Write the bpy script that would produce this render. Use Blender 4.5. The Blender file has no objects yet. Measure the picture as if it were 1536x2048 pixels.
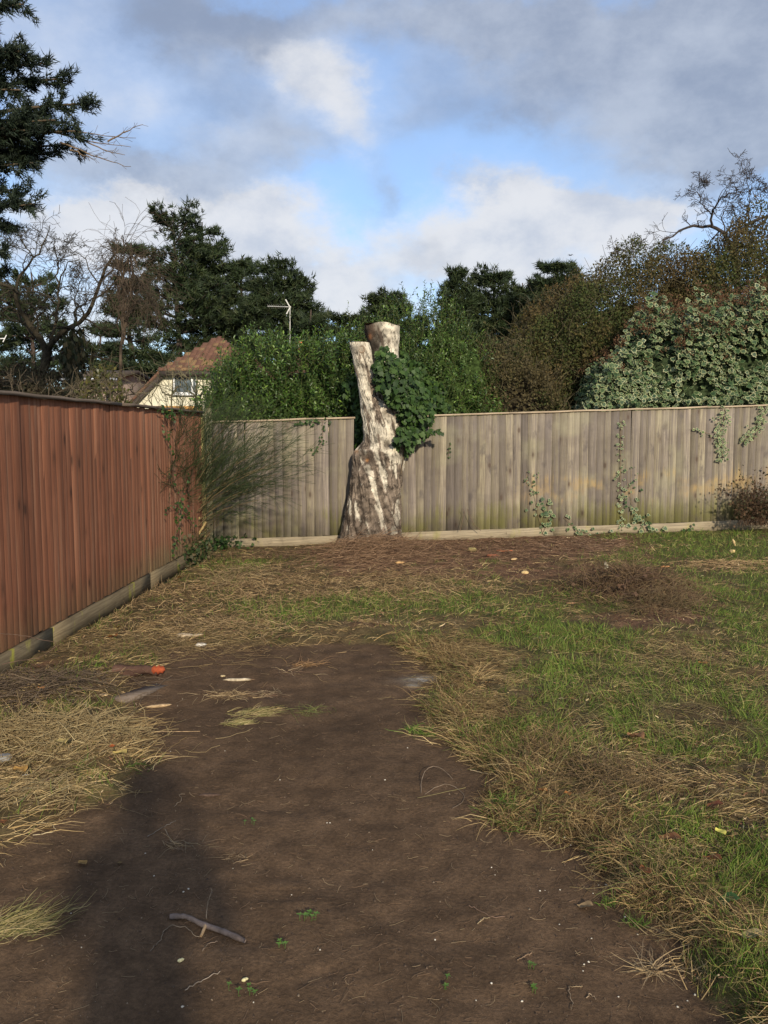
import bpy, math, random
import numpy as np
from mathutils import Vector, Matrix, Quaternion

rng = np.random.default_rng(11)
random.seed(11)
scn = bpy.context.scene
col = scn.collection
R = math.radians

# ------------------------------------------------------------------ camera
CAM_H = 1.6
PITCH = math.atan((1024 - 865) / 1716.0)
cam_d = bpy.data.cameras.new('camera')
cam_d.sensor_fit = 'VERTICAL'
cam_d.sensor_height = 24
cam_d.lens = 12 / (1024 / 1716.0)
cam_d.clip_start = 0.02
cam_d.clip_end = 6000
cam = bpy.data.objects.new('camera', cam_d)
col.objects.link(cam)
cam.location = (0, 0, CAM_H)
cam.rotation_euler = (R(90) - PITCH, 0, 0)
scn.camera = cam

# ------------------------------------------------------------------ colour management
scn.view_settings.view_transform = 'Standard'
scn.view_settings.look = 'None'
scn.view_settings.exposure = 0.0
scn.view_settings.gamma = 1.0
scn.view_settings.use_curve_mapping = False

# ------------------------------------------------------------------ sun
SUN_EL, SUN_AZ = R(21.5), R(15.0)         # behind the camera, to the right
sun_dir = Vector((-math.sin(SUN_AZ) * math.cos(SUN_EL), math.cos(SUN_AZ) * math.cos(SUN_EL), -math.sin(SUN_EL)))
sd_ = bpy.data.lights.new('sun', 'SUN')
sd_.energy = 5.0
sd_.angle = R(2.0)
sd_.color = (1.0, 0.88, 0.70)
sun = bpy.data.objects.new('sun', sd_)
col.objects.link(sun)
sun.rotation_euler = sun_dir.to_track_quat('-Z', 'Y').to_euler()
sun.location = (5, -20, 15)


# ------------------------------------------------------------------ pixel <-> place helpers
def ray(px, py):
    u = (px - 768) / 1716.0
    v = -(py - 1024) / 1716.0
    c, s = math.cos(PITCH), math.sin(PITCH)
    return np.array([u, c + v * s, -s + v * c])


def at(px, py, Y):
    d = ray(px, py)
    return np.array([0, 0, CAM_H]) + d * (Y / d[1])


def sstep(a, b, x):
    t = np.clip((np.asarray(x, float) - a) / (b - a), 0, 1)
    return t * t * (3 - 2 * t)


def base_z(x, y):
    return 0.027 * np.clip(x, -5, 9) * sstep(3, 12, y)


def g(px, py):
    d = ray(px, py)
    z = 0.0
    for _ in range(5):
        t = (z - CAM_H) / d[2]
        z = float(base_z(d[0] * t, d[1] * t))
    return np.array([d[0] * t, d[1] * t, z])


# ------------------------------------------------------------------ node helpers
def nd(nt, typ, ins=None, **kw):
    n = nt.nodes.new(typ)
    for k, v in kw.items():
        setattr(n, k, v)
    if ins:
        for k, v in ins.items():
            s = n.inputs[k]
            if isinstance(v, bpy.types.NodeSocket):
                nt.links.new(v, s)
            else:
                s.default_value = v
    return n


def mth(nt, op, a, b=0.0, c=0.0, clamp=False):
    return nd(nt, 'ShaderNodeMath', {0: a, 1: b, 2: c}, operation=op, use_clamp=clamp).outputs[0]


def vm(nt, op, a, b=(0, 0, 0)):
    n = nd(nt, 'ShaderNodeVectorMath', {0: a, 1: b}, operation=op)
    return n.outputs['Value'] if op in ('DOT_PRODUCT', 'LENGTH') else n.outputs[0]


def mixc(nt, f, a, b, blend='MIX'):
    n = nd(nt, 'ShaderNodeMix', data_type='RGBA', blend_type=blend)
    for i, v in ((0, f), (6, a), (7, b)):
        if isinstance(v, bpy.types.NodeSocket):
            nt.links.new(v, n.inputs[i])
        else:
            n.inputs[i].default_value = v if i == 0 else (tuple(v) + (1,))[:4]
    return n.outputs[2]


def maprange(nt, x, a, b, c=0.0, d=1.0, smooth=True):
    n = nd(nt, 'ShaderNodeMapRange', {0: x, 1: a, 2: b, 3: c, 4: d})
    n.interpolation_type = 'SMOOTHSTEP' if smooth else 'LINEAR'
    return n.outputs[0]


def noise(nt, vec, scale, detail=4, rough=0.55, dist=0.0):
    return nd(nt, 'ShaderNodeTexNoise', {'Vector': vec, 'Scale': scale, 'Detail': detail, 'Roughness': rough, 'Distortion': dist})


# ------------------------------------------------------------------ world: Nishita sky with broken cloud
w = bpy.data.worlds.new('World')
scn.world = w
w.use_nodes = True
nt = w.node_tree
nt.nodes.clear()
sky = nd(nt, 'ShaderNodeTexSky', sky_type='NISHITA', sun_disc=False)
sky.sun_elevation = SUN_EL
sky.sun_rotation = math.pi - SUN_AZ
sky.air_density = 1.0
sky.dust_density = 0.6
sky.ozone_density = 1.5
tc = nd(nt, 'ShaderNodeTexCoord')
D = tc.outputs['Generated']
sep = nd(nt, 'ShaderNodeSeparateXYZ', {0: D})
az = mth(nt, 'ARCTAN2', sep.outputs[0], sep.outputs[1])
el = mth(nt, 'ARCSINE', sep.outputs[2])
C0 = nd(nt, 'ShaderNodeCombineXYZ', {0: az, 1: el, 2: 0.0}).outputs[0]
Ds = vm(nt, 'MULTIPLY', D, (1.0, 1.0, 1.5))
wn = noise(nt, Ds, 4.6, 9, 0.62)
wv = vm(nt, 'MULTIPLY', vm(nt, 'SUBTRACT', wn.outputs['Color'], (0.5, 0.5, 0.5)), (0.24, 0.20, 0))
C = vm(nt, 'ADD', C0, wv)


def blob_sum(items):
    tot = None
    for px, py, rx, ry, amp in items:
        d = ray(px, py)
        a0 = math.atan2(d[0], d[1])
        e0 = math.asin(d[2] / np.linalg.norm(d))
        v = vm(nt, 'SUBTRACT', C, (a0, e0, 0))
        v = vm(nt, 'MULTIPLY', v, (1716.0 / rx, 1716.0 / ry, 0))
        q = vm(nt, 'DOT_PRODUCT', v, v)
        q = mth(nt, 'EXPONENT', mth(nt, 'MULTIPLY', q, -1.0))
        tot = mth(nt, 'MULTIPLY', q, amp) if tot is None else mth(nt, 'MULTIPLY_ADD', q, amp, tot)
    return tot


WHITE = [(120, 445, 200, 50, 1.1), (290, 440, 120, 40, 1.0), (430, 430, 130, 45, 1.05), (530, 470, 110, 55, 0.8), (600, 560, 140, 60, 0.75), (760, 540, 160, 60, 0.45),
         (1060, 450, 150, 70, 1.1), (1200, 420, 120, 58, 1.2), (1310, 440, 90, 60, 1.1), (940, 500, 110, 60, 0.8), (1150, 530, 260, 50, 0.7), (400, 560, 420, 80, 0.8), (650, 640, 260, 40, 0.9), (160, 660, 200, 60, 0.9),
         (640, 130, 90, 70, 1.1), (590, 220, 80, 60, 0.5), (750, 300, 100, 60, 0.75), (700, 250, 70, 50, 0.4), (450, 310, 90, 45, 0.6), (700, 190, 60, 60, 0.4),
         (150, 90, 160, 110, 0.55), (240, 220, 120, 90, 0.35), (540, 80, 60, 40, 0.5), (860, 150, 60, 90, 0.35)]
GREY = [(420, 160, 130, 150, 0.85), (300, 360, 200, 42, 1.0), (130, 270, 140, 110, 0.6), (700, 10, 400, 50, 0.55), (1000, 60, 220, 80, 0.6), (1420, 150, 240, 150, 1.5),
        (1480, 280, 150, 60, 1.0), (900, 230, 110, 75, 0.65), (600, 320, 110, 50, 0.75), (790, 420, 50, 60, 0.6), (1090, 190, 90, 50, 0.55),
        (450, 20, 300, 60, 0.7), (1250, 20, 300, 60, 0.9), (870, 540, 60, 50, 0.5), (1010, 390, 70, 30, 0.5), (520, 250, 60, 60, 0.4), (70, 60, 120, 80, 0.35)]
front = maprange(nt, vm(nt, 'DOT_PRODUCT', D, (0, 1, 0)), 0.35, 0.75)
n2 = noise(nt, Ds, 2.3, 7, 0.58).outputs[0]
n3 = noise(nt, vm(nt, 'ADD', Ds, (7, 3, 1)), 1.7, 7, 0.6).outputs[0]
n4 = noise(nt, vm(nt, 'ADD', Ds, (2, 9, 4)), 9.0, 6, 0.6).outputs[0]
genW = maprange(nt, n2, 0.42, 0.62)
genG = mth(nt, 'MULTIPLY', maprange(nt, n3, 0.44, 0.60), 0.8)
fW = mth(nt, 'ADD', blob_sum(WHITE), mth(nt, 'MULTIPLY', mth(nt, 'SUBTRACT', n4, 0.5), 1.1))
fG = mth(nt, 'ADD', blob_sum(GREY), mth(nt, 'MULTIPLY', mth(nt, 'SUBTRACT', n4, 0.5), -0.8))
fW = maprange(nt, fW, 0.05, 1.30)
fG = maprange(nt, fG, 0.05, 1.25)
W_ = nd(nt, 'ShaderNodeMix', {0: front, 2: genW, 3: fW}).outputs[0]
G_ = nd(nt, 'ShaderNodeMix', {0: front, 2: genG, 3: fG}).outputs[0]
blue = mixc(nt, 1.0, sky.outputs[0], (1.5, 1.85, 2.25), 'MULTIPLY')
veil = mixc(nt, 0.36, blue, (4.9, 5.6, 7.0))
n6 = noise(nt, vm(nt, 'ADD', Ds, (1, 6, 3)), 7.0, 8, 0.62).outputs[0]
wtone = mixc(nt, maprange(nt, n6, 0.32, 0.60), (5.6, 6.1, 7.1), (8.0, 8.1, 8.4))
c1 = mixc(nt, mth(nt, 'MULTIPLY', W_, 0.93), veil, wtone)
n5 = noise(nt, vm(nt, 'ADD', Ds, (5, 1, 8)), 5.0, 8, 0.62).outputs[0]
gtone = mixc(nt, maprange(nt, n5, 0.34, 0.66), (2.75, 3.2, 4.2), (5.2, 5.65, 6.5))
c2 = mixc(nt, mth(nt, 'MULTIPLY', G_, 0.82), c1, gtone)
bg = nd(nt, 'ShaderNodeBackground', {'Color': c2, 'Strength': 0.1})
wo = nd(nt, 'ShaderNodeOutputWorld', {0: bg.outputs[0]})


# ------------------------------------------------------------------ numpy noise
def _hash(ix, seed):
    h = np.zeros(ix.shape[:-1], np.uint32) + np.uint32((seed * 2654435761) & 0xffffffff)
    for k, m in zip(range(ix.shape[-1]), (374761393, 668265263, 2246822519)):
        h = h ^ (ix[..., k].astype(np.int64) & 0xffffffff).astype(np.uint32) * np.uint32(m)
        h = (h ^ (h >> np.uint32(13))) * np.uint32(1274126177)
    h = h ^ (h >> np.uint32(16))
    return h.astype(np.float64) / 4294967295.0


def vnoise(P, seed=0):
    P = np.asarray(P, float)
    i = np.floor(P).astype(np.int64)
    f = P - i
    f = f * f * (3 - 2 * f)
    d = P.shape[-1]
    out = 0
    for c in range(2 ** d):
        off = np.array([(c >> k) & 1 for k in range(d)])
        wgt = np.prod(np.where(off == 1, f, 1 - f), axis=-1)
        out = out + wgt * _hash(i + off, seed)
    return out


def fbm(P, oct=4, seed=0, gain=0.5):
    P = np.asarray(P, float)
    a, s, t = 1.0, 0.0, 0.0
    for k in range(oct):
        s = s + a * vnoise(P * (2 ** k) + k * 17.3, seed + k)
        t += a
        a *= gain
    return s / t


def nrm(v):
    return v / np.maximum(np.linalg.norm(v, axis=-1, keepdims=True), 1e-9)


def rnd(*s):
    return rng.random(s)


def rn(*s):
    return rng.standard_normal(s)


# ------------------------------------------------------------------ objects
def tag(o, label=None, cat=None, group=None, kind=None):
    if label: o['label'] = label
    if cat: o['category'] = cat
    if group: o['group'] = group
    if kind: o['kind'] = kind
    return o


def empty(name, loc, label, cat, group=None):
    o = bpy.data.objects.new(name, None)
    o.empty_display_size = 0.1
    col.objects.link(o)
    o.location = tuple(float(v) for v in loc)
    return tag(o, label, cat, group)


class Acc:
    """collects vertices and faces (arrays of tris or quads) and links them as one mesh object"""
    def __init__(self):
        self.V, self.F, self.C, self.n = [], [], [], 0

    def add(self, V, F, c=None):
        V = np.asarray(V, float).reshape(-1, 3)
        for f in (F if isinstance(F, list) else [F]):
            f = np.asarray(f, np.int64)
            if len(f):
                self.F.append(f + self.n)
        if c is None:
            c = (0.5, 0.5, 0.5)
        c = np.asarray(c, float)
        if c.ndim == 1:
            c = np.tile(c[:3], (len(V), 1))
        self.V.append(V)
        self.C.append(c[:, :3])
        self.n += len(V)
        return self

    def mesh(self, name, m, origin=(0, 0, 0), smooth=False):
        V = np.concatenate(self.V) - np.asarray(origin, float)
        Cc = np.concatenate(self.C)
        me = bpy.data.meshes.new(name)
        me.vertices.add(len(V))
        me.vertices.foreach_set('co', V.astype(np.float32).ravel())
        idx = np.concatenate([f.ravel() for f in self.F]).astype(np.int32)
        tot = np.concatenate([np.full(len(f), f.shape[1], np.int32) for f in self.F])
        st = np.concatenate([[0], np.cumsum(tot)[:-1]]).astype(np.int32)
        me.loops.add(len(idx))
        me.loops.foreach_set('vertex_index', idx)
        me.polygons.add(len(tot))
        me.polygons.foreach_set('loop_start', st)
        me.polygons.foreach_set('loop_total', tot)
        if smooth:
            me.polygons.foreach_set('use_smooth', np.ones(len(tot), bool))
        a = me.attributes.new('Col', 'FLOAT_COLOR', 'POINT')
        a.data.foreach_set('color', np.concatenate([Cc, np.ones((len(Cc), 1))], 1).astype(np.float32).ravel())
        me.update(calc_edges=True)
        me.validate()
        me.materials.append(m)
        return me

    def build(self, name, m, parent=None, smooth=False, kind=None, origin=None):
        if origin is None:
            origin = tuple(parent.location) if parent is not None else (0, 0, 0)
        me = self.mesh(name, m, origin, smooth)
        o = bpy.data.objects.new(name, me)
        col.objects.link(o)
        if parent is not None:
            o.parent = parent
        else:
            o.location = origin
        if kind: o['kind'] = kind
        return o


def inst(name, me, parent, loc, rot=(0, 0, 0), scale=(1, 1, 1)):
    o = bpy.data.objects.new(name, me)
    col.objects.link(o)
    if parent is not None:
        o.parent = parent
        loc = np.asarray(loc, float) - np.asarray(parent.location)
    o.location = tuple(float(v) for v in loc)
    o.rotation_euler = rot
    o.scale = scale
    return o


def box(acc, lo, hi, c=None, M=None):
    lo, hi = np.asarray(lo, float), np.asarray(hi, float)
    V = np.array([[(lo, hi)[i][0], (lo, hi)[j][1], (lo, hi)[k][2]] for k in (0, 1) for j in (0, 1) for i in (0, 1)])
    if M is not None:
        V = (np.c_[V, np.ones(8)] @ np.array(M).T)[:, :3]
    F = np.array([[0, 2, 3, 1], [4, 5, 7, 6], [0, 1, 5, 4], [2, 6, 7, 3], [0, 4, 6, 2], [1, 3, 7, 5]])
    return acc.add(V, F, c)


def ribbons(acc, P, W, side, c):
    N, K = P.shape[:2]
    if W.ndim == 1: W = np.tile(W[:, None], (1, K))
    s = side[:, None, :] * W[..., None]
    V = np.stack([P - s, P + s], 2).reshape(-1, 3)
    b = (np.arange(N) * K * 2)[:, None] + (np.arange(K - 1) * 2)[None]
    F = np.stack([b, b + 1, b + 3, b + 2], -1).reshape(-1, 4)
    c = np.asarray(c, float)
    if c.ndim == 1: cc = c
    elif c.ndim == 2: cc = np.repeat(c, K * 2, 0)
    else: cc = np.repeat(c.reshape(-1, 3), 2, 0)
    return acc.add(V, F, cc)


def tubes(acc, P, Rr, s=4, c=(0.1, 0.1, 0.1), cap=False):
    P = np.asarray(P, float)
    N, K = P.shape[:2]
    Rr = np.asarray(Rr, float)
    if Rr.ndim == 1: Rr = np.tile(Rr[None], (N, 1)) if len(Rr) == K and N != K else np.tile(Rr[:, None], (1, K))
    T = nrm(np.gradient(P, axis=1))
    ref = np.array([0.31, 0.52, 0.8])
    alt = np.array([0.9, -0.3, 0.1])
    d = np.abs((T * nrm(ref)).sum(-1, keepdims=True))
    rf = np.where(d.max(1, keepdims=True) > 0.95, nrm(alt), nrm(ref))
    n1 = nrm(np.cross(T, np.broadcast_to(rf, T.shape)))
    n2_ = np.cross(T, n1)
    a = np.arange(s) / s * 2 * math.pi
    V = P[:, :, None] + Rr[:, :, None, None] * (np.cos(a)[None, None, :, None] * n1[:, :, None] + np.sin(a)[None, None, :, None] * n2_[:, :, None])
    b = (np.arange(N) * K * s)[:, None, None] + (np.arange(K - 1) * s)[None, :, None]
    j = np.arange(s)[None, None]
    j2 = (j + 1) % s
    F = [np.stack([b + j, b + j2, b + s + j2, b + s + j], -1).reshape(-1, 4)]
    if cap:
        for k in (0, K - 1):
            q = (np.arange(N) * K * s + k * s)[:, None]
            F.append(np.concatenate([q + i for i in range(s)], 1) if k == 0 else np.concatenate([q + i for i in range(s)][::-1], 1))
    c = np.asarray(c, float)
    if c.ndim == 2: c = np.repeat(c, K * s, 0)
    return acc.add(V.reshape(-1, 3), F, c)


def curves(p0, d0, L, K=5, wob=0.2, grav=0.0):
    """N random wandering polylines"""
    N = len(p0)
    L = np.broadcast_to(np.asarray(L, float), (N,))
    wob = np.broadcast_to(np.asarray(wob, float), (N,))[:, None]
    P = [np.asarray(p0, float)]
    d = nrm(np.asarray(d0, float))
    for k in range(K - 1):
        P.append(P[-1] + d * (L / (K - 1))[:, None])
        d = nrm(d + wob * rn(N, 3) + np.array([0, 0, -1.0]) * grav)
    return np.stack(P, 1)


def branch_out(P, Rr, n, ratio, ang=(35, 70), K=6, wob=0.18, grav=0.0, tmin=0.25, rr=0.6, minlen=0.0):
    N, K0 = P.shape[:2]
    i = np.repeat(np.arange(N), n)
    M = len(i)
    t = tmin + (1 - tmin) * rnd(M)
    f = t * (K0 - 1)
    k = np.minimum(f.astype(int), K0 - 2)
    f = (f - k)[:, None]
    p = P[i, k] * (1 - f) + P[i, k + 1] * f
    r = (Rr[i, k][:, None] * (1 - f) + Rr[i, k + 1][:, None] * f)[:, 0]
    T = nrm(P[i, k + 1] - P[i, k])
    q = nrm(np.cross(T, nrm(rn(M, 3))))
    a = np.radians(ang[0] + (ang[1] - ang[0]) * rnd(M))[:, None]
    d = T * np.cos(a) + q * np.sin(a)
    Lp = np.linalg.norm(np.diff(P, axis=1), axis=2).sum(1)[i]
    L = np.maximum(Lp * ratio * (0.5 + rnd(M)) * (1.15 - 0.5 * t), minlen)
    P2 = curves(p, d, L, K, wob, grav)
    R2 = (r * rr)[:, None] * np.linspace(1, 0.35, K)[None]
    return P2, R2


def leaves(acc, pos, axis, normal, size, tV, tF, colr, tC=None):
    """copies of a leaf template; template x = across, y = along, z = normal"""
    N, k = len(pos), len(tV)
    ax = nrm(axis)
    sd = nrm(np.cross(ax, normal))
    no = np.cross(sd, ax)
    s = np.broadcast_to(np.asarray(size, float), (N,))[:, None, None]
    V = pos[:, None] + s * (tV[None, :, 0:1] * sd[:, None] + tV[None, :, 1:2] * ax[:, None] + tV[None, :, 2:3] * no[:, None])
    F = (np.asarray(tF)[None] + (np.arange(N) * k)[:, None, None]).reshape(-1, np.asarray(tF).shape[1])
    colr = np.asarray(colr, float)
    if colr.ndim == 1: colr = np.tile(colr, (N, 1))
    cc = np.repeat(colr[:, None], k, 1)
    if tC is not None:
        cc = cc * tC[None] if tC.ndim == 2 else tC
    return acc.add(V.reshape(-1, 3), F, cc.reshape(-1, 3))


# leaf templates
LAUREL_V = np.array([[0, 0, 0], [-.19, .35, .05], [0, .4, -.02], [.19, .35, .05], [-.14, .72, .03], [.14, .72, .03], [0, 1, -.08]], float)
LAUREL_F = np.array([[0, 2, 1], [0, 3, 2], [1, 2, 4], [2, 3, 5], [2, 6, 4], [2, 5, 6]])
SMALL_V = np.array([[0, 0, 0], [-.26, .5, .06], [.26, .5, .06], [0, 1, 0]], float)
SMALL_F = np.array([[0, 2, 1], [1, 2, 3]])


def ivy_template(ring=(0.66, 1.0)):
    out = [(0, -.02), (-.30, -.10), (-.50, .12), (-.36, .36), (-.40, .62), (-.14, .72), (0, 1.05), (.14, .72), (.40, .62), (.36, .36), (.50, .12), (.30, -.10)]
    c = np.array([0, .34])
    V = [[0, .34, 0.03]]
    for r in ring:
        for x, y in out:
            p = c + (np.array([x, y]) - c) * r
            V.append([p[0], p[1], 0.03 - 0.12 * r * (abs(p[0]) ** 1.2) - 0.05 * r * max(p[1] - .5, 0)])
    n = len(out)
    F = [[0, 1 + i, 1 + (i + 1) % n] for i in range(n)]
    for k in range(len(ring) - 1):
        a, b = 1 + k * n, 1 + (k + 1) * n
        for i in range(n):
            j = (i + 1) % n
            F += [[a + i, b + i, b + j], [a + i, b + j, a + j]]
    return np.array(V), np.array(F)


IVY_V, IVY_F = ivy_template((1.0,))
VAR_V, VAR_F = ivy_template((0.62, 0.70, 1.0))


def inpoly(P, poly):
    x, y = P[:, 0], P[:, 1]
    r = np.zeros(len(P), bool)
    n = len(poly)
    for i in range(n):
        (x1, y1), (x2, y2) = poly[i], poly[(i + 1) % n]
        if y1 == y2: continue
        c = ((y1 > y) != (y2 > y)) & (x < (x2 - x1) * (y - y1) / (y2 - y1) + x1)
        r ^= c
    return r


def polysd(P, poly):
    """signed distance, negative inside"""
    best = np.full(len(P), 1e9)
    n = len(poly)
    for i in range(n):
        a, b = np.array(poly[i], float), np.array(poly[(i + 1) % n], float)
        ab = b - a
        t = np.clip(((P - a) @ ab) / max(ab @ ab, 1e-9), 0, 1)
        best = np.minimum(best, np.linalg.norm(P - a - t[:, None] * ab, axis=1))
    return np.where(inpoly(P, poly), -best, best)


# ------------------------------------------------------------------ materials
def newmat(name):
    m = bpy.data.materials.new(name)
    m.use_nodes = True
    m.node_tree.nodes.clear()
    return m, m.node_tree


def finish(nt, color, rough=0.6, bump=None, bstr=0.3, bdist=0.01, spec=0.3, translucent=0.0):
    ins = {'Base Color': color, 'Roughness': rough, 'Specular IOR Level': spec}
    b = None
    if bump is not None:
        b = nd(nt, 'ShaderNodeBump', {'Height': bump, 'Strength': bstr, 'Distance': bdist}).outputs[0]
        ins['Normal'] = b
    if not isinstance(color, bpy.types.NodeSocket): ins['Base Color'] = tuple(color) + (1,)
    p = nd(nt, 'ShaderNodeBsdfPrincipled', ins).outputs[0]
    if translucent > 0:
        t = nd(nt, 'ShaderNodeBsdfTranslucent', {'Color': ins['Base Color']}).outputs[0]
        p = nd(nt, 'ShaderNodeMixShader', {0: translucent, 1: p, 2: t}).outputs[0]
    nd(nt, 'ShaderNodeOutputMaterial', {0: p})


def vcol_mat(name, rough=0.6, spec=0.3, translucent=0.0, nscale=None, namt=0.25, bstr=0.0, bscale=60):
    m, nt = newmat(name)
    c = nd(nt, 'ShaderNodeAttribute', attribute_name='Col').outputs['Color']
    geo = nd(nt, 'ShaderNodeNewGeometry').outputs['Position']
    if nscale:
        f = maprange(nt, noise(nt, geo, nscale, 3).outputs[0], 0.3, 0.7, 1 - namt, 1 + namt)
        c = mixc(nt, 1.0, c, nd(nt, 'ShaderNodeCombineColor', {0: f, 1: f, 2: f}).outputs[0], 'MULTIPLY')
    bump = noise(nt, geo, bscale, 4).outputs[0] if bstr > 0 else None
    finish(nt, c, rough, bump, bstr, 0.01, spec, translucent)
    return m


M = {}
M['leaf'] = vcol_mat('glossy_leaf', 0.38, 0.45, 0.22)
M['ivy'] = vcol_mat('ivy_leaf', 0.52, 0.22, 0.15)
M['needle'] = vcol_mat('conifer_needle', 0.6, 0.25, 0.1)
M['dull'] = vcol_mat('dull_foliage', 0.7, 0.2, 0.25)
M['grass'] = vcol_mat('grass_blade', 0.6, 0.2, 0.25)
M['straw'] = vcol_mat('dry_straw', 0.7, 0.2, 0.15)
M['twig'] = vcol_mat('twig_bark', 0.85, 0.15, 0, 30, 0.35)
M['bark'] = vcol_mat('tree_bark', 0.9, 0.1, 0, 9, 0.4, 1.0, 32)
M['plain'] = vcol_mat('painted_surface', 0.7, 0.25, 0, 3, 0.08)
M['rough'] = vcol_mat('rough_surface', 0.9, 0.15, 0, 40, 0.25, 0.5, 120)
M['core'] = vcol_mat('dark_core', 0.9, 0.05, 0, 20, 0.6, 0.6, 20)  # dark filling of the solid cores added inside the shrubs


def soil_mat():
    m, nt = newmat('garden_soil')
    c = nd(nt, 'ShaderNodeAttribute', attribute_name='Col').outputs['Color']
    p = nd(nt, 'ShaderNodeNewGeometry').outputs['Position']
    a = noise(nt, p, 9, 6, 0.65).outputs[0]
    b = noise(nt, p, 70, 5, 0.7).outputs[0]
    d = noise(nt, p, 330, 3, 0.7).outputs[0]
    f = mth(nt, 'MULTIPLY', maprange(nt, a, 0.3, 0.7, 0.78, 1.2), maprange(nt, b, 0.25, 0.75, 0.72, 1.3))
    f = mth(nt, 'MULTIPLY', f, maprange(nt, d, 0.3, 0.7, 0.8, 1.2))
    c = mixc(nt, 1.0, c, nd(nt, 'ShaderNodeCombineColor', {0: f, 1: f, 2: f}).outputs[0], 'MULTIPLY')
    vo = nd(nt, 'ShaderNodeTexVoronoi', {'Vector': p, 'Scale': 95.0})
    spk = mth(nt, 'MULTIPLY', maprange(nt, vo.outputs['Distance'], 0.10, 0.16, 1, 0),
              maprange(nt, nd(nt, 'ShaderNodeSeparateColor', {0: vo.outputs['Color']}).outputs[0], 0.94, 0.96))
    c = mixc(nt, mth(nt, 'MULTIPLY', spk, 0.6), c, (0.36, 0.3, 0.23))
    vo2 = nd(nt, 'ShaderNodeTexVoronoi', {'Vector': vm(nt, 'ADD', p, (3.1, 1.7, 0)), 'Scale': 38.0})
    crumb = maprange(nt, vo2.outputs['Distance'], 0.1, 0.5, 1, 0)
    h = mth(nt, 'ADD', mth(nt, 'MULTIPLY', b, 0.9), mth(nt, 'MULTIPLY', d, 0.5))
    h = mth(nt, 'ADD', h, mth(nt, 'MULTIPLY', crumb, 0.22))
    finish(nt, c, 0.93, h, 0.75, 0.012, 0.12)
    return m


M['soil'] = soil_mat()


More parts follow.
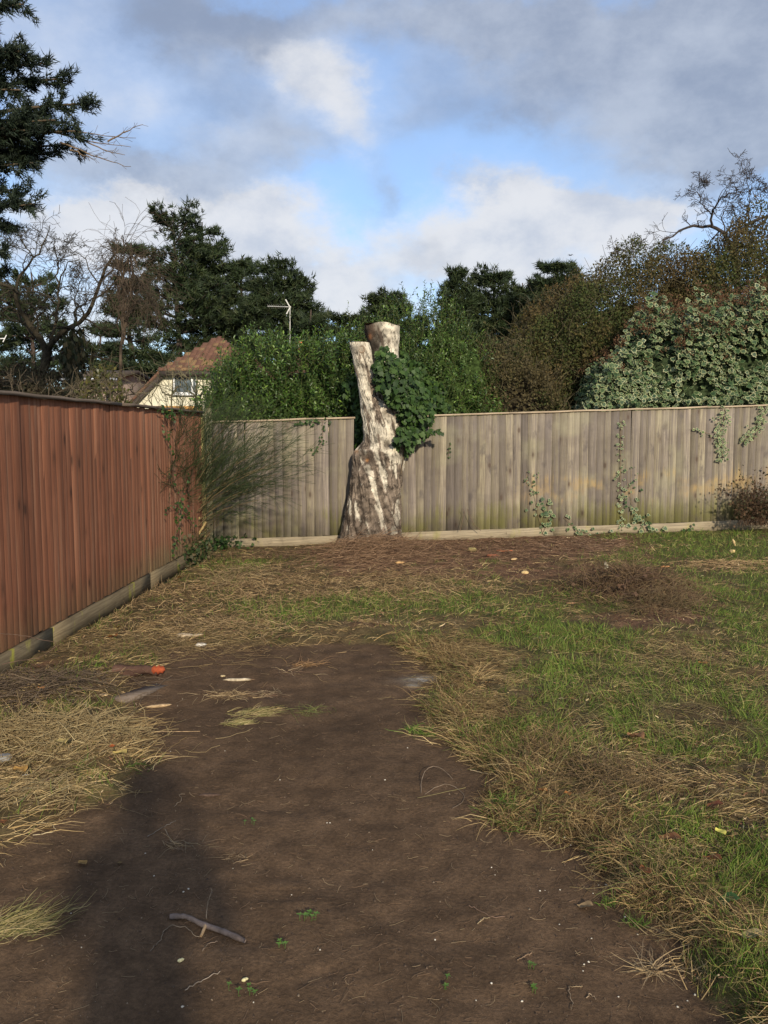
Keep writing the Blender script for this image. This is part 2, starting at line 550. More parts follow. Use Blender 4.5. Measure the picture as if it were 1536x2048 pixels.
def board_mat(name, red):
    m, nt = newmat(name)
    tc = nd(nt, 'ShaderNodeTexCoord').outputs['Object']
    oi = nd(nt, 'ShaderNodeObjectInfo').outputs['Random']
    r2 = mth(nt, 'FRACT', mth(nt, 'MULTIPLY', oi, 37.7))
    r3 = mth(nt, 'FRACT', mth(nt, 'MULTIPLY', oi, 91.3))
    off = nd(nt, 'ShaderNodeCombineXYZ', {0: mth(nt, 'MULTIPLY', oi, 31.0), 1: 0.0, 2: mth(nt, 'MULTIPLY', r2, 57.0)}).outputs[0]
    q = vm(nt, 'ADD', tc, off)
    wp = nd(nt, 'ShaderNodeNewGeometry').outputs['Position']
    sp = nd(nt, 'ShaderNodeSeparateXYZ', {0: wp})
    # cathedral grain: contour lines of a stretched noise
    big = noise(nt, vm(nt, 'MULTIPLY', q, (9, 9, 0.75)), 1.0, 2, 0.5).outputs[0]
    rings = mth(nt, 'PINGPONG', mth(nt, 'MULTIPLY', big, 26.0), 1.0)
    fine = noise(nt, vm(nt, 'MULTIPLY', q, (150, 150, 3.0)), 1.0, 4, 0.6).outputs[0]
    streak = noise(nt, vm(nt, 'MULTIPLY', q, (30, 30, 0.8)), 1.0, 4, 0.6).outputs[0]
    blot = noise(nt, vm(nt, 'MULTIPLY', q, (6, 6, 3.0)), 1.0, 5, 0.6).outputs[0]
    # knots
    kv = nd(nt, 'ShaderNodeTexVoronoi', {'Vector': vm(nt, 'MULTIPLY', q, (7.0, 0.01, 3.2)), 'Scale': 1.0})
    ksel = maprange(nt, nd(nt, 'ShaderNodeSeparateColor', {0: kv.outputs['Color']}).outputs[0], 0.62, 0.66)
    kd = kv.outputs['Distance']
    knot = mth(nt, 'MULTIPLY', maprange(nt, kd, 0.07, 0.17, 1, 0), ksel)
    halo = mth(nt, 'MULTIPLY', maprange(nt, kd, 0.10, 0.36, 1, 0), ksel)
    if red:
        c = mixc(nt, maprange(nt, fine, 0.3, 0.7), (0.170, 0.067, 0.037), (0.265, 0.113, 0.063))
        tint = mixc(nt, maprange(nt, oi, 0, 1), (0.82, 0.80, 0.80), (1.14, 1.12, 1.10))
        c = mixc(nt, 1.0, c, tint, 'MULTIPLY')
        c = mixc(nt, mth(nt, 'MULTIPLY', rings, 0.18), c, (0.11, 0.045, 0.026))
        far = maprange(nt, sp.outputs[1], 7.4, 10.2)
        wear = mth(nt, 'MULTIPLY', maprange(nt, streak, 0.50, 0.68), mth(nt, 'MULTIPLY_ADD', far, 0.55, 0.20))
        wear = mth(nt, 'ADD', wear, mth(nt, 'MULTIPLY', maprange(nt, streak, 0.70, 0.76), 0.5), clamp=True)
        c = mixc(nt, wear, c, (0.38, 0.26, 0.17))
        c = mixc(nt, mth(nt, 'MULTIPLY', far, 0.30), c, (0.40, 0.19, 0.11))
        low = mth(nt, 'MULTIPLY', maprange(nt, mth(nt, 'MULTIPLY_ADD', blot, 0.5, sp.outputs[2]), 0.72, 0.35), mth(nt, 'MULTIPLY_ADD', far, 0.5, 0.22))
        c = mixc(nt, low, c, (0.26, 0.22, 0.11))
    else:
        c = mixc(nt, maprange(nt, fine, 0.28, 0.72), (0.165, 0.147, 0.120), (0.33, 0.297, 0.242))
        tint = mixc(nt, r2, (0.96, 0.90, 0.92), (1.06, 1.02, 0.86))
        c = mixc(nt, 1.0, c, tint, 'MULTIPLY')
        c = mixc(nt, mth(nt, 'MULTIPLY', maprange(nt, noise(nt, vm(nt, 'MULTIPLY', wp, (1.0, 1.0, 1.6)), 2.2, 5, 0.6).outputs[0], 0.44, 0.66), 0.45), c, (0.15, 0.125, 0.105))
        val = mth(nt, 'MULTIPLY_ADD', r3, 0.75, 0.45)
        c = mixc(nt, 1.0, c, nd(nt, 'ShaderNodeCombineColor', {0: val, 1: val, 2: val}).outputs[0], 'MULTIPLY')
        c = mixc(nt, mth(nt, 'MULTIPLY', rings, mth(nt, 'MULTIPLY_ADD', r2, 0.35, 0.05)), c, (0.17, 0.13, 0.10))
        c = mixc(nt, mth(nt, 'MULTIPLY', maprange(nt, streak, 0.46, 0.64), 0.8), c, (0.145, 0.122, 0.108))
        c = mixc(nt, mth(nt, 'MULTIPLY', maprange(nt, blot, 0.55, 0.70), 0.7), c, (0.10, 0.085, 0.078))
        c = mixc(nt, mth(nt, 'MULTIPLY', maprange(nt, noise(nt, wp, 1.6, 4).outputs[0], 0.5, 0.68), 0.35), c, (0.31, 0.29, 0.18))
        # damp band of ochre and algae near the ground
        lowz = mth(nt, 'SUBTRACT', sp.outputs[2], mth(nt, 'MULTIPLY', sp.outputs[0], 0.03))
        lz = mth(nt, 'MULTIPLY_ADD', mth(nt, 'SUBTRACT', streak, 0.5), 0.9, lowz)
        xm = maprange(nt, sp.outputs[0], 1.6, 2.4)
        och = mth(nt, 'MULTIPLY', maprange(nt, mth(nt, 'ABSOLUTE', mth(nt, 'SUBTRACT', lz, 0.72)), 0.22, 0.02), xm)
        och = mth(nt, 'MULTIPLY', och, maprange(nt, noise(nt, wp, 2.6, 5).outputs[0], 0.42, 0.60))
        c = mixc(nt, mth(nt, 'MULTIPLY', och, 0.55), c, (0.40, 0.27, 0.10))
        alg = mth(nt, 'MULTIPLY', maprange(nt, lz, 0.62, 0.18), maprange(nt, noise(nt, wp, 2.1, 4).outputs[0], 0.36, 0.62))
        c = mixc(nt, mth(nt, 'MULTIPLY', alg, 0.55), c, (0.19, 0.19, 0.035))
    kc = (0.06, 0.03, 0.02) if red else (0.085, 0.06, 0.045)
    c = mixc(nt, mth(nt, 'MULTIPLY', halo, 0.35), c, kc)
    c = mixc(nt, mth(nt, 'MULTIPLY', knot, 0.8), c, kc)
    h = mth(nt, 'ADD', mth(nt, 'MULTIPLY', fine, 0.7), mth(nt, 'MULTIPLY', rings, 0.3))
    finish(nt, c, 0.85, h, 0.35, 0.004, 0.15)
    return m


M['grey_board'] = board_mat('weathered_board', False)
M['red_board'] = board_mat('stained_board', True)


def rail_mat(name, a, b, moss=0.0):
    m, nt = newmat(name)
    tc = nd(nt, 'ShaderNodeTexCoord').outputs['Object']
    wp = nd(nt, 'ShaderNodeNewGeometry').outputs['Position']
    oi = nd(nt, 'ShaderNodeObjectInfo').outputs['Random']
    q = vm(nt, 'ADD', tc, nd(nt, 'ShaderNodeCombineXYZ', {0: mth(nt, 'MULTIPLY', oi, 40.0)}).outputs[0])
    f = noise(nt, vm(nt, 'MULTIPLY', q, (2.5, 70, 70)), 1.0, 4, 0.6).outputs[0]
    c = mixc(nt, maprange(nt, f, 0.3, 0.7), a, b)
    bl = noise(nt, wp, 7, 5).outputs[0]
    c = mixc(nt, mth(nt, 'MULTIPLY', maprange(nt, bl, 0.52, 0.7), 0.32), c, tuple(x * 0.4 for x in a))
    if moss:
        mn = mth(nt, 'MULTIPLY', maprange(nt, noise(nt, vm(nt, 'MULTIPLY', wp, (3.6, 3.6, 1.5)), 1.0, 6).outputs[0], 0.57, 0.70), moss)
        c = mixc(nt, mn, c, (0.33, 0.32, 0.03))
    finish(nt, c, 0.9, f, 0.4, 0.004, 0.12)
    return m


M['pale_rail'] = rail_mat('pale_timber', (0.30, 0.23, 0.16), (0.46, 0.37, 0.26))
M['dark_rail'] = rail_mat('dark_timber', (0.10, 0.075, 0.055), (0.19, 0.15, 0.12))
M['mossy_rail'] = rail_mat('mossy_timber', (0.11, 0.083, 0.05), (0.19, 0.15, 0.09), 0.95)
M['grey_rail'] = rail_mat('gravel_board', (0.19, 0.155, 0.105), (0.34, 0.28, 0.19), 0.25)

# ================================================================== GROUND
SOIL_PX = [(335, 1303), (420, 1293), (560, 1290), (680, 1284), (800, 1288), (825, 1305), (850, 1330), (880, 1352), (872, 1385), (850, 1420),
           (862, 1445), (900, 1480), (945, 1515), (985, 1548), (1018, 1572), (975, 1590), (968, 1615), (990, 1640), (1080, 1655), (1180, 1680),
           (1205, 1740), (1265, 1800), (1330, 1830), (1395, 1850), (1400, 1930), (1430, 1990), (1478, 2060), (1600, 2300)]
SOIL_PX2 = [(-900, 1800), (-300, 1720), (-50, 1700), (0, 1690), (110, 1625), (240, 1590), (300, 1530), (275, 1450), (250, 1410), (240, 1370)]
SOIL = [tuple(g(*p)[:2]) for p in SOIL_PX] + [(2.6, -4), (-6, -4)] + [tuple(g(*p)[:2]) for p in SOIL_PX2]


def ell(P, px, py, rx, ry):
    c = g(px, py)
    sx = rx * c[1] / 1716.0
    sy = ry * c[1] ** 2 / (CAM_H * 1716.0)
    q = ((P[:, 0] - c[0]) / sx) ** 2 + ((P[:, 1] - c[1]) / sy) ** 2
    return np.exp(-q * 0.9)


GREENS = [(640, 1228, 110, 24, 1.7), (470, 1128, 80, 20, 1.2), (720, 1215, 60, 14, .8), (1100, 1275, 90, 22, .9), (1180, 1310, 120, 30, .7), (1420, 1090, 150, 28, 1.3), (1300, 1120, 120, 24, .8),
          (1450, 1200, 110, 40, .6), (960, 1200, 80, 14, .7), (1310, 1540, 150, 40, .8), (1020, 1612, 40, 12, 1.1), (1490, 1780, 110, 80, .9), (1500, 1960, 90, 80, .9), (1420, 1680, 120, 50, .6),
          (1240, 1390, 250, 50, .3), (1500, 1440, 80, 50, .5), (300, 1440, 40, 14, .4), (450, 1160, 60, 16, .5), (1060, 1225, 150, 26, .6), (860, 1225, 120, 18, .5), (1440, 1250, 110, 26, .5), (1140, 1350, 90, 24, .6), (1330, 1390, 110, 26, .5), (1300, 1190, 80, 18, -.2)]
DRYS = [(910, 1310, 75, 28, .9), (930, 1350, 70, 28, .8), (960, 1440, 80, 40, .6), (1080, 1520, 80, 45, .7), (1230, 1600, 130, 45, .7), (1150, 1590, 60, 40, .5), (1330, 1760, 100, 40, .4),
        (1460, 1136, 90, 11, 1.6), (560, 1180, 170, 30, .7), (430, 1262, 140, 28, .9), (800, 1180, 120, 24, .7), (1000, 1260, 120, 22, .5), (520, 1275, 120, 14, .8), (700, 1160, 200, 20, .7), (960, 1235, 60, 14, .6),
        (130, 1510, 200, 70, 1.8), (60, 1390, 140, 40, .9), (290, 1330, 130, 22, .8), (1290, 1290, 130, 18, .5), (1380, 1480, 200, 30, .4), (1330, 1900, 60, 40, -.2), (1400, 1330, 150, 24, .4)]
BARES = [(740, 1125, 100, 24, 1.2), (960, 1100, 190, 26, 1.3), (1120, 1090, 170, 22, 1.2), (1260, 1190, 150, 40, 1.1), (1330, 1250, 130, 16, .8), (900, 1150, 260, 20, .6), (720, 1258, 60, 12, .8), (130, 1330, 120, 30, .6),
         (560, 1110, 100, 12, .4), (1060, 1150, 130, 22, .5), (1340, 1310, 90, 12, .5)]
MOUNDS = [(760, 1105, 90, 16, .10), (1265, 1195, 115, 24, .13), (130, 1500, 180, 50, .05), (950, 1330, 70, 40, .03), (1150, 1560, 160, 40, .05), (720, 1262, 50, 12, .04)]


DENTS = []
for px, py in [(600, 1610), (590, 1550), (540, 1535), (740, 1680), (500, 1640), (720, 1860), (470, 1520), (880, 1720), (640, 1760), (560, 1790), (800, 1480), (700, 1420), (860, 1930), (420, 1760), (520, 1880), (760, 1990), (950, 1880), (1080, 1720), (620, 1960), (330, 1960), (250, 1720), (90, 1760), (1020, 1990), (830, 1590)]:
    c_ = g(px, py)
    a_ = random.uniform(0, 3.14)
    DENTS.append((c_[0], c_[1], math.cos(a_), math.sin(a_), random.uniform(.05, .13), random.uniform(.03, .05), -random.uniform(.003, .008)))


def fields(x, y):
    P = np.stack([x, y], 1)
    wob = (fbm(P * 4.5, 3, 5) - .5) * 0.20 + (fbm(P * 19, 2, 6) - .5) * 0.11
    sd = polysd(P, SOIL)
    sd = sd + wob * np.clip(0.35 + y * 0.10, 0.4, 1.2)
    gsum = sum(a * ell(P, *b) for *b, a in GREENS)
    dsum = sum(a * ell(P, *b) for *b, a in DRYS)
    bsum = sum(a * ell(P, *b) for *b, a in BARES)
    n = fbm(P * 1.7, 4, 21)
    n2 = fbm(P * 5, 3, 22)
    lawn = sstep(-0.4, 0.5, x - 0.2) * 0.35
    gr = np.clip(gsum * .95 + lawn - .10 + (n - .5) * 2.2 + (n2 - .5) * 1.6, 0, 1.3)
    dr = np.clip(dsum * .85 + .25 + (.5 - n) * 0.9 + (fbm(P * 3.1, 3, 23) - .5) * 2.0, 0, 1.3)
    ba = np.clip(bsum * .9 + (fbm(P * 4.3, 3, 24) - .5) * 1.5, 0, 1.3)
    return sd, gr, dr, ba


def surf_z(x, y, sd=None, ba=None):
    P = np.stack([x, y], 1)
    if sd is None:
        sd = fields(x, y)[0]
    turf = sstep(-0.01, 0.085, sd)
    amp = 0.03 + 0.04 * sstep(0.3, 1.2, x) * sstep(6.5, 5.0, y)
    z = base_z(x, y) + turf * amp
    z = z + (fbm(P * 1.3, 3, 31) - .5) * 0.05 + (fbm(P * 7, 3, 32) - .5) * (0.022 + 0.03 * turf)
    for dx_, dy_, ca, sa, l_, w_, h_ in DENTS:
        u, v = (x - dx_) * ca + (y - dy_) * sa, -(x - dx_) * sa + (y - dy_) * ca
        q = (u / l_) ** 2 + (v / w_) ** 2
        z = z + (h_ * np.exp(-q * q) - .2 * h_ * np.exp(-(np.sqrt(q) - 1.45) ** 2 * 9)) * (1 - turf)
    for px, py, rx, ry, h in MOUNDS:
        z = z + h * ell(P, px, py, rx, ry)
    return z


def zat(x, y):
    return float(surf_z(np.array([x], float), np.array([y], float))[0])


def gs(px, py):
    p = g(px, py)
    for _ in range(3):
        d = ray(px, py)
        t = (zat(p[0], p[1]) - CAM_H) / d[2]
        p = np.array([0, 0, CAM_H]) + d * t
    p[2] = zat(p[0], p[1])
    return p


def build_ground():
    fx = np.concatenate([np.arange(-3.3, -1.6, .035), np.arange(-1.6, 2.0, 0.02), np.arange(2.0, 7.2, .035)])
    xs = np.concatenate([[-2500, -400, -90, -40, -20, -10, -6, -4.5, -3.7], fx, [7.6, 8.4, 10, 14, 25, 50, 100, 400, 2500]])
    ys_ = [0.9]
    while ys_[-1] < 13.2:
        ys_.append(ys_[-1] + 0.011 + 0.0028 * ys_[-1])
    ys = np.concatenate([[-400, -60, -20, -8, -4, -2, -0.8, 0, 0.5], ys_, [13.8, 15, 18, 24, 32, 45, 70, 130, 400, 3000]])
    X, Y = np.meshgrid(xs, ys)
    x, y = X.ravel(), Y.ravel()
    sd, gr, dr, ba = fields(x, y)
    z = surf_z(x, y, sd)
    P = np.stack([x, y], 1)
    soil = np.array([.101, .063, .036]) * (0.8 + .4 * fbm(P * 2.2, 4, 41))[:, None]
    damp = sstep(.52, .72, fbm(P * 1.1 + 9, 4, 44))[:, None]
    soil = soil * (1 - .30 * damp) * (0.72 + .56 * fbm(P * 6.5, 4, 47))[:, None]
    mulch = np.array([.125, .070, .040])
    thatch = np.array([.095, .068, .032])
    green = np.array([.055, .085, .016])
    c = np.tile(thatch, (len(x), 1)) * (0.4 + 1.2 * fbm(P * 11, 4, 42))[:, None]
    k = np.clip(gr, 0, 1)[:, None] * .6
    c = c * (1 - k) + green * k
    k = sstep(.35, .9, ba)[:, None]
    c = c * (1 - k) + mulch * (0.35 + 1.3 * fbm(P * 12, 4, 43))[:, None] * k
    k = sstep(0.03, -0.06, sd)[:, None]
    c = c * (1 - k) + soil * k
    # spilt white powder near the turf edge
    for px, py, rx, ry, a in [(845, 1357, 24, 3.5, .8), (826, 1371, 12, 4, .5), (835, 1360, 40, 9, .2)]:
        k = (a * np.clip(ell(P, px, py, rx, ry) * (0.4 + 1.2 * fbm(P * 40, 2, 45)), 0, 1))[:, None]
        c = c * (1 - k) + np.array([.5, .47, .40]) * k
    nx, ny = len(xs), len(ys)
    i = (np.arange(ny - 1) * nx)[:, None] + np.arange(nx - 1)[None]
    F = np.stack([i, i + 1, i + nx + 1, i + nx], -1).reshape(-1, 4)
    a = Acc().add(np.stack([x, y, z], 1), F, c)
    o = a.build('ground', M['soil'], smooth=True)
    tag(o, 'bare brown soil and rough turf of the cleared garden', 'ground', kind='structure')


build_ground()


# ================================================================== GRASS, STRAW
def sample_ground(n, ymin=1.2, ymax=12.4, pw=1.6):
    u = rnd(n)
    e = 1 - pw
    y = (ymin ** e + u * (ymax ** e - ymin ** e)) ** (1 / e)
    half = 0.50 * y + 0.35
    x = -half + rnd(n) * (2 * half + 1.4)
    ok = (x > -2.64 + .028 * y) & (y < 12.05 + .055 * (x + 2.6))
    ok &= ~((np.hypot(x + .18, y - 12.15) < .42))
    return x[ok], y[ok]


def blades(n, mode):
    x, y = sample_ground(n)
    sd, gr, dr, ba = fields(x, y)
    on = sstep(-0.05, 0.07, sd)
    if mode == 'green':
        pr = on * np.clip(gr * 1.15 - .12, 0.03, 1) * (1 - .93 * sstep(.45, .9, ba)) * sstep(1.1, .5, dr - gr * .4)
    elif mode == 'olive':
        pr = on * np.clip(.25 + .5 * gr, 0, 1) * (1 - .85 * sstep(.45, .9, ba))
    else:
        pr = on * np.clip(dr, 0, 1) * (1 - .75 * sstep(.45, .9, ba)) + sstep(-.10, .0, sd) * sstep(.12, 0., sd) * .5
    k = rnd(len(x)) < pr
    x, y, sd, gr, dr = x[k], y[k], sd[k], gr[k], dr[k]
    N = len(x)
    z = surf_z(x, y, sd) - .004
    p = np.stack([x, y, z], 1)
    a = rnd(N) * 2 * math.pi
    # wind-combed tufts: neighbouring blades lean alike
    P2 = np.stack([x, y], 1)
    comb = fbm(P2 * 3.2, 2, 51) * 12
    if mode == 'dry':
        a = comb + (rnd(N) - .5) * 1.9
    else:
        a = np.where(rnd(N) < .5, comb + (rnd(N) - .5) * 2, a)
    hz = np.stack([np.cos(a), np.sin(a), np.zeros(N)], 1)
    far = .7 + .085 * y
    if mode == 'green':
        tilt = .55 + .9 * rnd(N)
        L = (.03 + .045 * rnd(N) ** 1.5) * (1 + .5 * np.clip(gr - .6, 0, 1))
        wdt = (.0011 + .0009 * rnd(N)) * far
        t = rnd(N)[:, None]
        c = np.array([.078, .150, .018]) * (1 - t) + np.array([.165, .215, .040]) * t
        c = np.where((rnd(N) < .12)[:, None], np.array([.30, .28, .09]), c)
        grav, K = .25, 3
    elif mode == 'olive':
        tilt = .15 + .7 * rnd(N)
        L = .03 + .055 * rnd(N)
        wdt = (.0010 + .0009 * rnd(N)) * far
        t = rnd(N)[:, None]
        c = np.array([.13, .115, .03]) * (1 - t) + np.array([.25, .21, .07]) * t
        c = np.where((rnd(N) < .3)[:, None], np.array([.10, .062, .028]), c)
        grav, K = .30, 3
    else:
        tilt = .05 + .55 * rnd(N) ** 1.5
        edge = np.exp(-(sd / .18) ** 2)
        L = (.05 + .10 * rnd(N)) * (1 + .5 * edge)
        wdt = (.0010 + .0009 * rnd(N)) * far
        t = rnd(N)[:, None]
        c = np.array([.26, .17, .068]) * (1 - t) + np.array([.56, .42, .21]) * t
        c = np.where((rnd(N) < .40)[:, None], np.array([.125, .078, .036]), c)
        grav, K = .34, 4
    near = sstep(2.2, 4.2, y)
    L = L * (0.85 + .25 * near)
    d = hz + np.array([0, 0, 1.]) * np.tan(tilt)[:, None]
    P = curves(p, d, L, K, .16, grav)
    P[:, 1:, 2] = np.maximum(P[:, 1:, 2], z[:, None] + .004 + .012 * rnd(N, K - 1))
    side = nrm(np.cross(d, rn(N, 3) * .7 + np.array([0, -.6, .5])))
    W = wdt[:, None] * np.linspace(1, .25, K)[None]
    tone = (.62 + .76 * fbm(P2 * 7.5, 3, 52))[:, None]
    acc = Acc()
    ribbons(acc, P, W, side, c * tone * (.75 + .5 * rnd(N)[:, None]))
    return acc


o = blades(290000, 'green').build('green_grass', M['grass'])
tag(o, 'short green grass growing in patches across the lawn', 'grass', kind='stuff')
o = blades(180000, 'olive').build('faded_grass', M['grass'])
tag(o, 'thin olive and brown grass between the greener patches', 'grass', kind='stuff')
o = blades(165000, 'dry').build('dry_grass', M['straw'])
tag(o, 'straw coloured dead grass lying flat along the soil edge', 'dead grass', kind='stuff')


def edge_grass(n):
    """tussocks of long dead grass hanging over the cut edge of the turf"""
    E = [tuple(g(*p)[:2]) for p in SOIL_PX[4:-1]]
    E = np.array(E)
    seg = np.linalg.norm(np.diff(E, axis=0), axis=1)
    k = rng.choice(len(seg), n, p=seg / seg.sum())
    t = rnd(n)[:, None]
    p = E[k] * (1 - t) + E[k + 1] * t
    tg = nrm(E[k + 1] - E[k])
    out = np.stack([tg[:, 1], -tg[:, 0]], 1)
    out = np.where((out[:, :1] < -.2), -out, out)
    p = p + np.array([1, .25]) * (rnd(n, 1) ** 1.4) * .26 + rn(n, 2) * .03
    clump = fbm(p * 6.5, 2, 53)
    ok = (clump + .25 * rnd(n) > .60 + .05 * sstep(3.6, 2.6, p[:, 1]))
    p, clump = p[ok], clump[ok]
    n = len(p)
    sd = fields(p[:, 0], p[:, 1])[0]
    ok = sd > -.02
    p, clump, sd = p[ok], clump[ok], sd[ok]
    n = len(p)
    z = surf_z(p[:, 0], p[:, 1], sd)
    a = math.pi * 1.1 + (fbm(p * 3.5, 2, 54) - .5) * 9 + rn(n) * 1.1
    d = np.stack([np.cos(a), np.sin(a), .25 + 1.1 * rnd(n)], 1)
    L = .05 + .11 * rnd(n) ** 1.3
    K = 5
    P = curves(np.stack([p[:, 0], p[:, 1], z - .004], 1), d, L, K, .34, .34)
    gz = surf_z(P[..., 0].ravel(), P[..., 1].ravel()).reshape(n, K)
    P[:, 1:, 2] = np.maximum(P[:, 1:, 2], gz[:, 1:] + .004)
    yy = p[:, 1]
    W = ((.0008 + .0007 * rnd(n)) * (.7 + .085 * yy))[:, None] * np.linspace(1, .3, K)
    t = rnd(n)[:, None]
    c = np.array([.20, .125, .05]) * (1 - t) + np.array([.50, .36, .17]) * t
    c = np.where((rnd(n) < .5)[:, None], np.array([.085, .052, .026]), c)
    c = np.where((rnd(n) < .12)[:, None], np.array([.14, .19, .04]), c)
    a_ = Acc()
    ribbons(a_, P, W, nrm(np.cross(d, rn(n, 3))), c * (.15 + 1.6 * clump)[:, None])
    tag(a_.build('turf_fringe', M['straw']), 'long tawny dead grass hanging over the cut edge of the turf', 'dead grass', kind='stuff')


edge_grass(34000)


def scatter_straw(px, py, rx, ry, n, L=(.12, .5), r=(.0012, .0024), lift=.06, cols=((.42, .33, .17), (.26, .18, .085)), K=6, wob=.16, comb=None, tilt=.12, acc=None):
    c = g(px, py)
    sx, sy = rx * c[1] / 1716., ry * c[1] ** 2 / (CAM_H * 1716.)
    q = rn(n, 2) * .55
    x, y = c[0] + q[:, 0] * sx, c[1] + q[:, 1] * sy
    x = np.maximum(x, -2.58 + .028 * y)
    z = surf_z(x, y)
    a = rnd(n) * 2 * math.pi if comb is None else comb + rn(n) * .5
    d = np.stack([np.cos(a), np.sin(a), tilt * rn(n)], 1)
    LL = L[0] + (L[1] - L[0]) * rnd(n) ** 1.6
    hh = np.exp(-(q ** 2).sum(1) * 1.2) * lift
    p0 = np.stack([x, y, z + .004 + hh * rnd(n)], 1) - d * (LL / 2)[:, None]
    P = curves(p0, d, LL, K, wob, .02)
    gz = surf_z(P[..., 0].ravel(), P[..., 1].ravel()).reshape(n, K)
    P[..., 2] = np.maximum(P[..., 2], gz + .003)
    P[..., 0] = np.maximum(P[..., 0], -2.60 + .028 * P[..., 1])
    rr = (r[0] + (r[1] - r[0]) * rnd(n))[:, None] * np.linspace(1, .6, K)[None]
    t = rnd(n)[:, None]
    cc = (np.array(cols[0]) * t + np.array(cols[1]) * (1 - t)) * (.75 + .5 * rnd(n)[:, None])
    acc = acc or Acc()
    tubes(acc, P, rr, 3, cc)
    return acc


a = scatter_straw(95, 1495, 175, 46, 1700, (.05, .28), (.0009, .0023), .07, wob=.28, tilt=.25)
scatter_straw(140, 1490, 120, 30, 70, (.3, .7), (.0018, .003), .09, acc=a, comb=.15, wob=.2)
scatter_straw(50, 1600, 130, 34, 130, (.15, .5), (.0012, .0026), .02, acc=a, comb=.8)
tag(a.build('straw_pile', M['straw']), 'heap of pale dry straw stalks lying on the soil below the red fence', 'straw', kind='stuff')
a = scatter_straw(70, 1390, 170, 45, 700, (.08, .4), (.001, .0026), .08, ((.20, .15, .10), (.10, .07, .05)))
scatter_straw(330, 1300, 230, 30, 700, (.06, .28), (.001, .002), .02, ((.34, .25, .12), (.16, .10, .055)), acc=a)
scatter_straw(520, 1195, 330, 62, 1900, (.05, .24), (.0013, .0030), .04, ((.50, .35, .18), (.13, .08, .045)), wob=.3, tilt=.3, acc=a)
scatter_straw(430, 1262, 170, 26, 600, (.05, .2), (.0012, .0026), .03, ((.52, .38, .2), (.16, .10, .05)), wob=.3, tilt=.3, acc=a)
scatter_straw(830, 1180, 220, 40, 1100, (.05, .24), (.0013, .003), .04, ((.50, .35, .18), (.14, .09, .045)), wob=.3, tilt=.3, acc=a)
scatter_straw(1465, 1137, 90, 11, 420, (.06, .22), (.0014, .003), .02, ((.60, .42, .22), (.30, .19, .1)), acc=a)
scatter_straw(1380, 1330, 200, 60, 700, (.05, .22), (.001, .0022), .03, ((.46, .36, .16), (.13, .08, .045)), acc=a)
scatter_straw(470, 1160, 60, 22, 200, (.2, .5), (.0014, .0028), .07, ((.42, .32, .17), (.22, .15, .08)), acc=a)
tag(a.build('garden_litter', M['straw']), 'brown stalk litter spread over the ground in front of both fences', 'litter', kind='stuff')
a = scatter_straw(930, 1325, 100, 45, 600, (.08, .30), (.0009, .0018), .05, ((.40, .30, .14), (.20, .13, .06)), comb=-.5)
scatter_straw(960, 1440, 70, 36, 300, (.08, .28), (.0009, .0018), .05, ((.38, .28, .13), (.18, .12, .055)), comb=-.6, acc=a)
scatter_straw(1090, 1530, 80, 45, 420, (.08, .30), (.0009, .0018), .06, ((.32, .22, .10), (.13, .085, .045)), acc=a, tilt=.5)
scatter_straw(1230, 1600, 130, 45, 500, (.08, .30), (.0008, .0016), .06, ((.30, .21, .10), (.12, .08, .045)), acc=a, tilt=.4)
scatter_straw(1340, 1770, 140, 60, 260, (.07, .26), (.0007, .0014), .04, ((.34, .26, .12), (.14, .10, .05)), acc=a, tilt=.3)
scatter_straw(1300, 1420, 330, 130, 900, (.06, .26), (.0008, .0015), .02, ((.34, .29, .13), (.18, .13, .06)), acc=a)
tag(a.build('hay_wisp', M['straw']), 'golden wisps of cut grass lying along the ragged turf edge', 'cut grass', kind='stuff')
a = scatter_straw(755, 1112, 120, 30, 1300, (.12, .5), (.0014, .0034), .12, ((.46, .30, .18), (.11, .06, .036)), comb=.2, wob=.22)
scatter_straw(980, 1105, 230, 30, 1500, (.05, .28), (.0014, .0034), .04, ((.34, .21, .125), (.075, .045, .03)), acc=a)
scatter_straw(1150, 1095, 140, 20, 700, (.05, .2), (.0014, .003), .03, ((.36, .24, .15), (.09, .05, .034)), acc=a)
scatter_straw(560, 1115, 120, 14, 500, (.05, .2), (.0014, .003), .03, ((.32, .21, .12), (.09, .05, .034)), acc=a)
tag(a.build('mulch', M['straw']), 'reddish brown twigs and needles heaped at the foot of the birch stump', 'mulch', kind='stuff')

# chaff: short broken bits matted into the turf, litter and mulch
def chaff(n):
    x, y = sample_ground(n, 1.3, 12.2, 1.5)
    sd, gr, dr, ba = fields(x, y)
    pr = sstep(-.12, .05, sd) * (.30 + .7 * np.clip(dr + ba, 0, 1))
    k = rnd(len(x)) < pr
    x, y, ba = x[k], y[k], ba[k]
    n = len(x)
    z = surf_z(x, y)
    a_ = rnd(n) * 6.283
    d = np.stack([np.cos(a_), np.sin(a_), .35 * rn(n)], 1)
    L = (.010 + .035 * rnd(n) ** 2) * (.6 + .10 * y)
    P = curves(np.stack([x, y, z + .003 + .012 * rnd(n)], 1), d, L, 3, .3, .05)
    W = ((.0009 + .0022 * rnd(n) ** 3) * (.6 + .13 * y))[:, None] * np.array([[.8, 1, .5]])
    cols = np.array([(.36, .25, .13), (.22, .14, .075), (.12, .07, .04), (.055, .036, .025), (.50, .38, .22), (.20, .085, .05)])
    c_ = cols[rng.choice(6, n, p=[.18, .24, .26, .18, .08, .06])] * (.7 + .6 * rnd(n, 1))
    ac = Acc()
    ribbons(ac, P, W, nrm(np.cross(d, rn(n, 3) * .8 + np.array([0, 0, 1.2]))), c_)
    tag(ac.build('chaff', M['straw']), 'short broken bits of straw, bark and leaf matted over the rough ground', 'litter', kind='stuff')


chaff(92000)

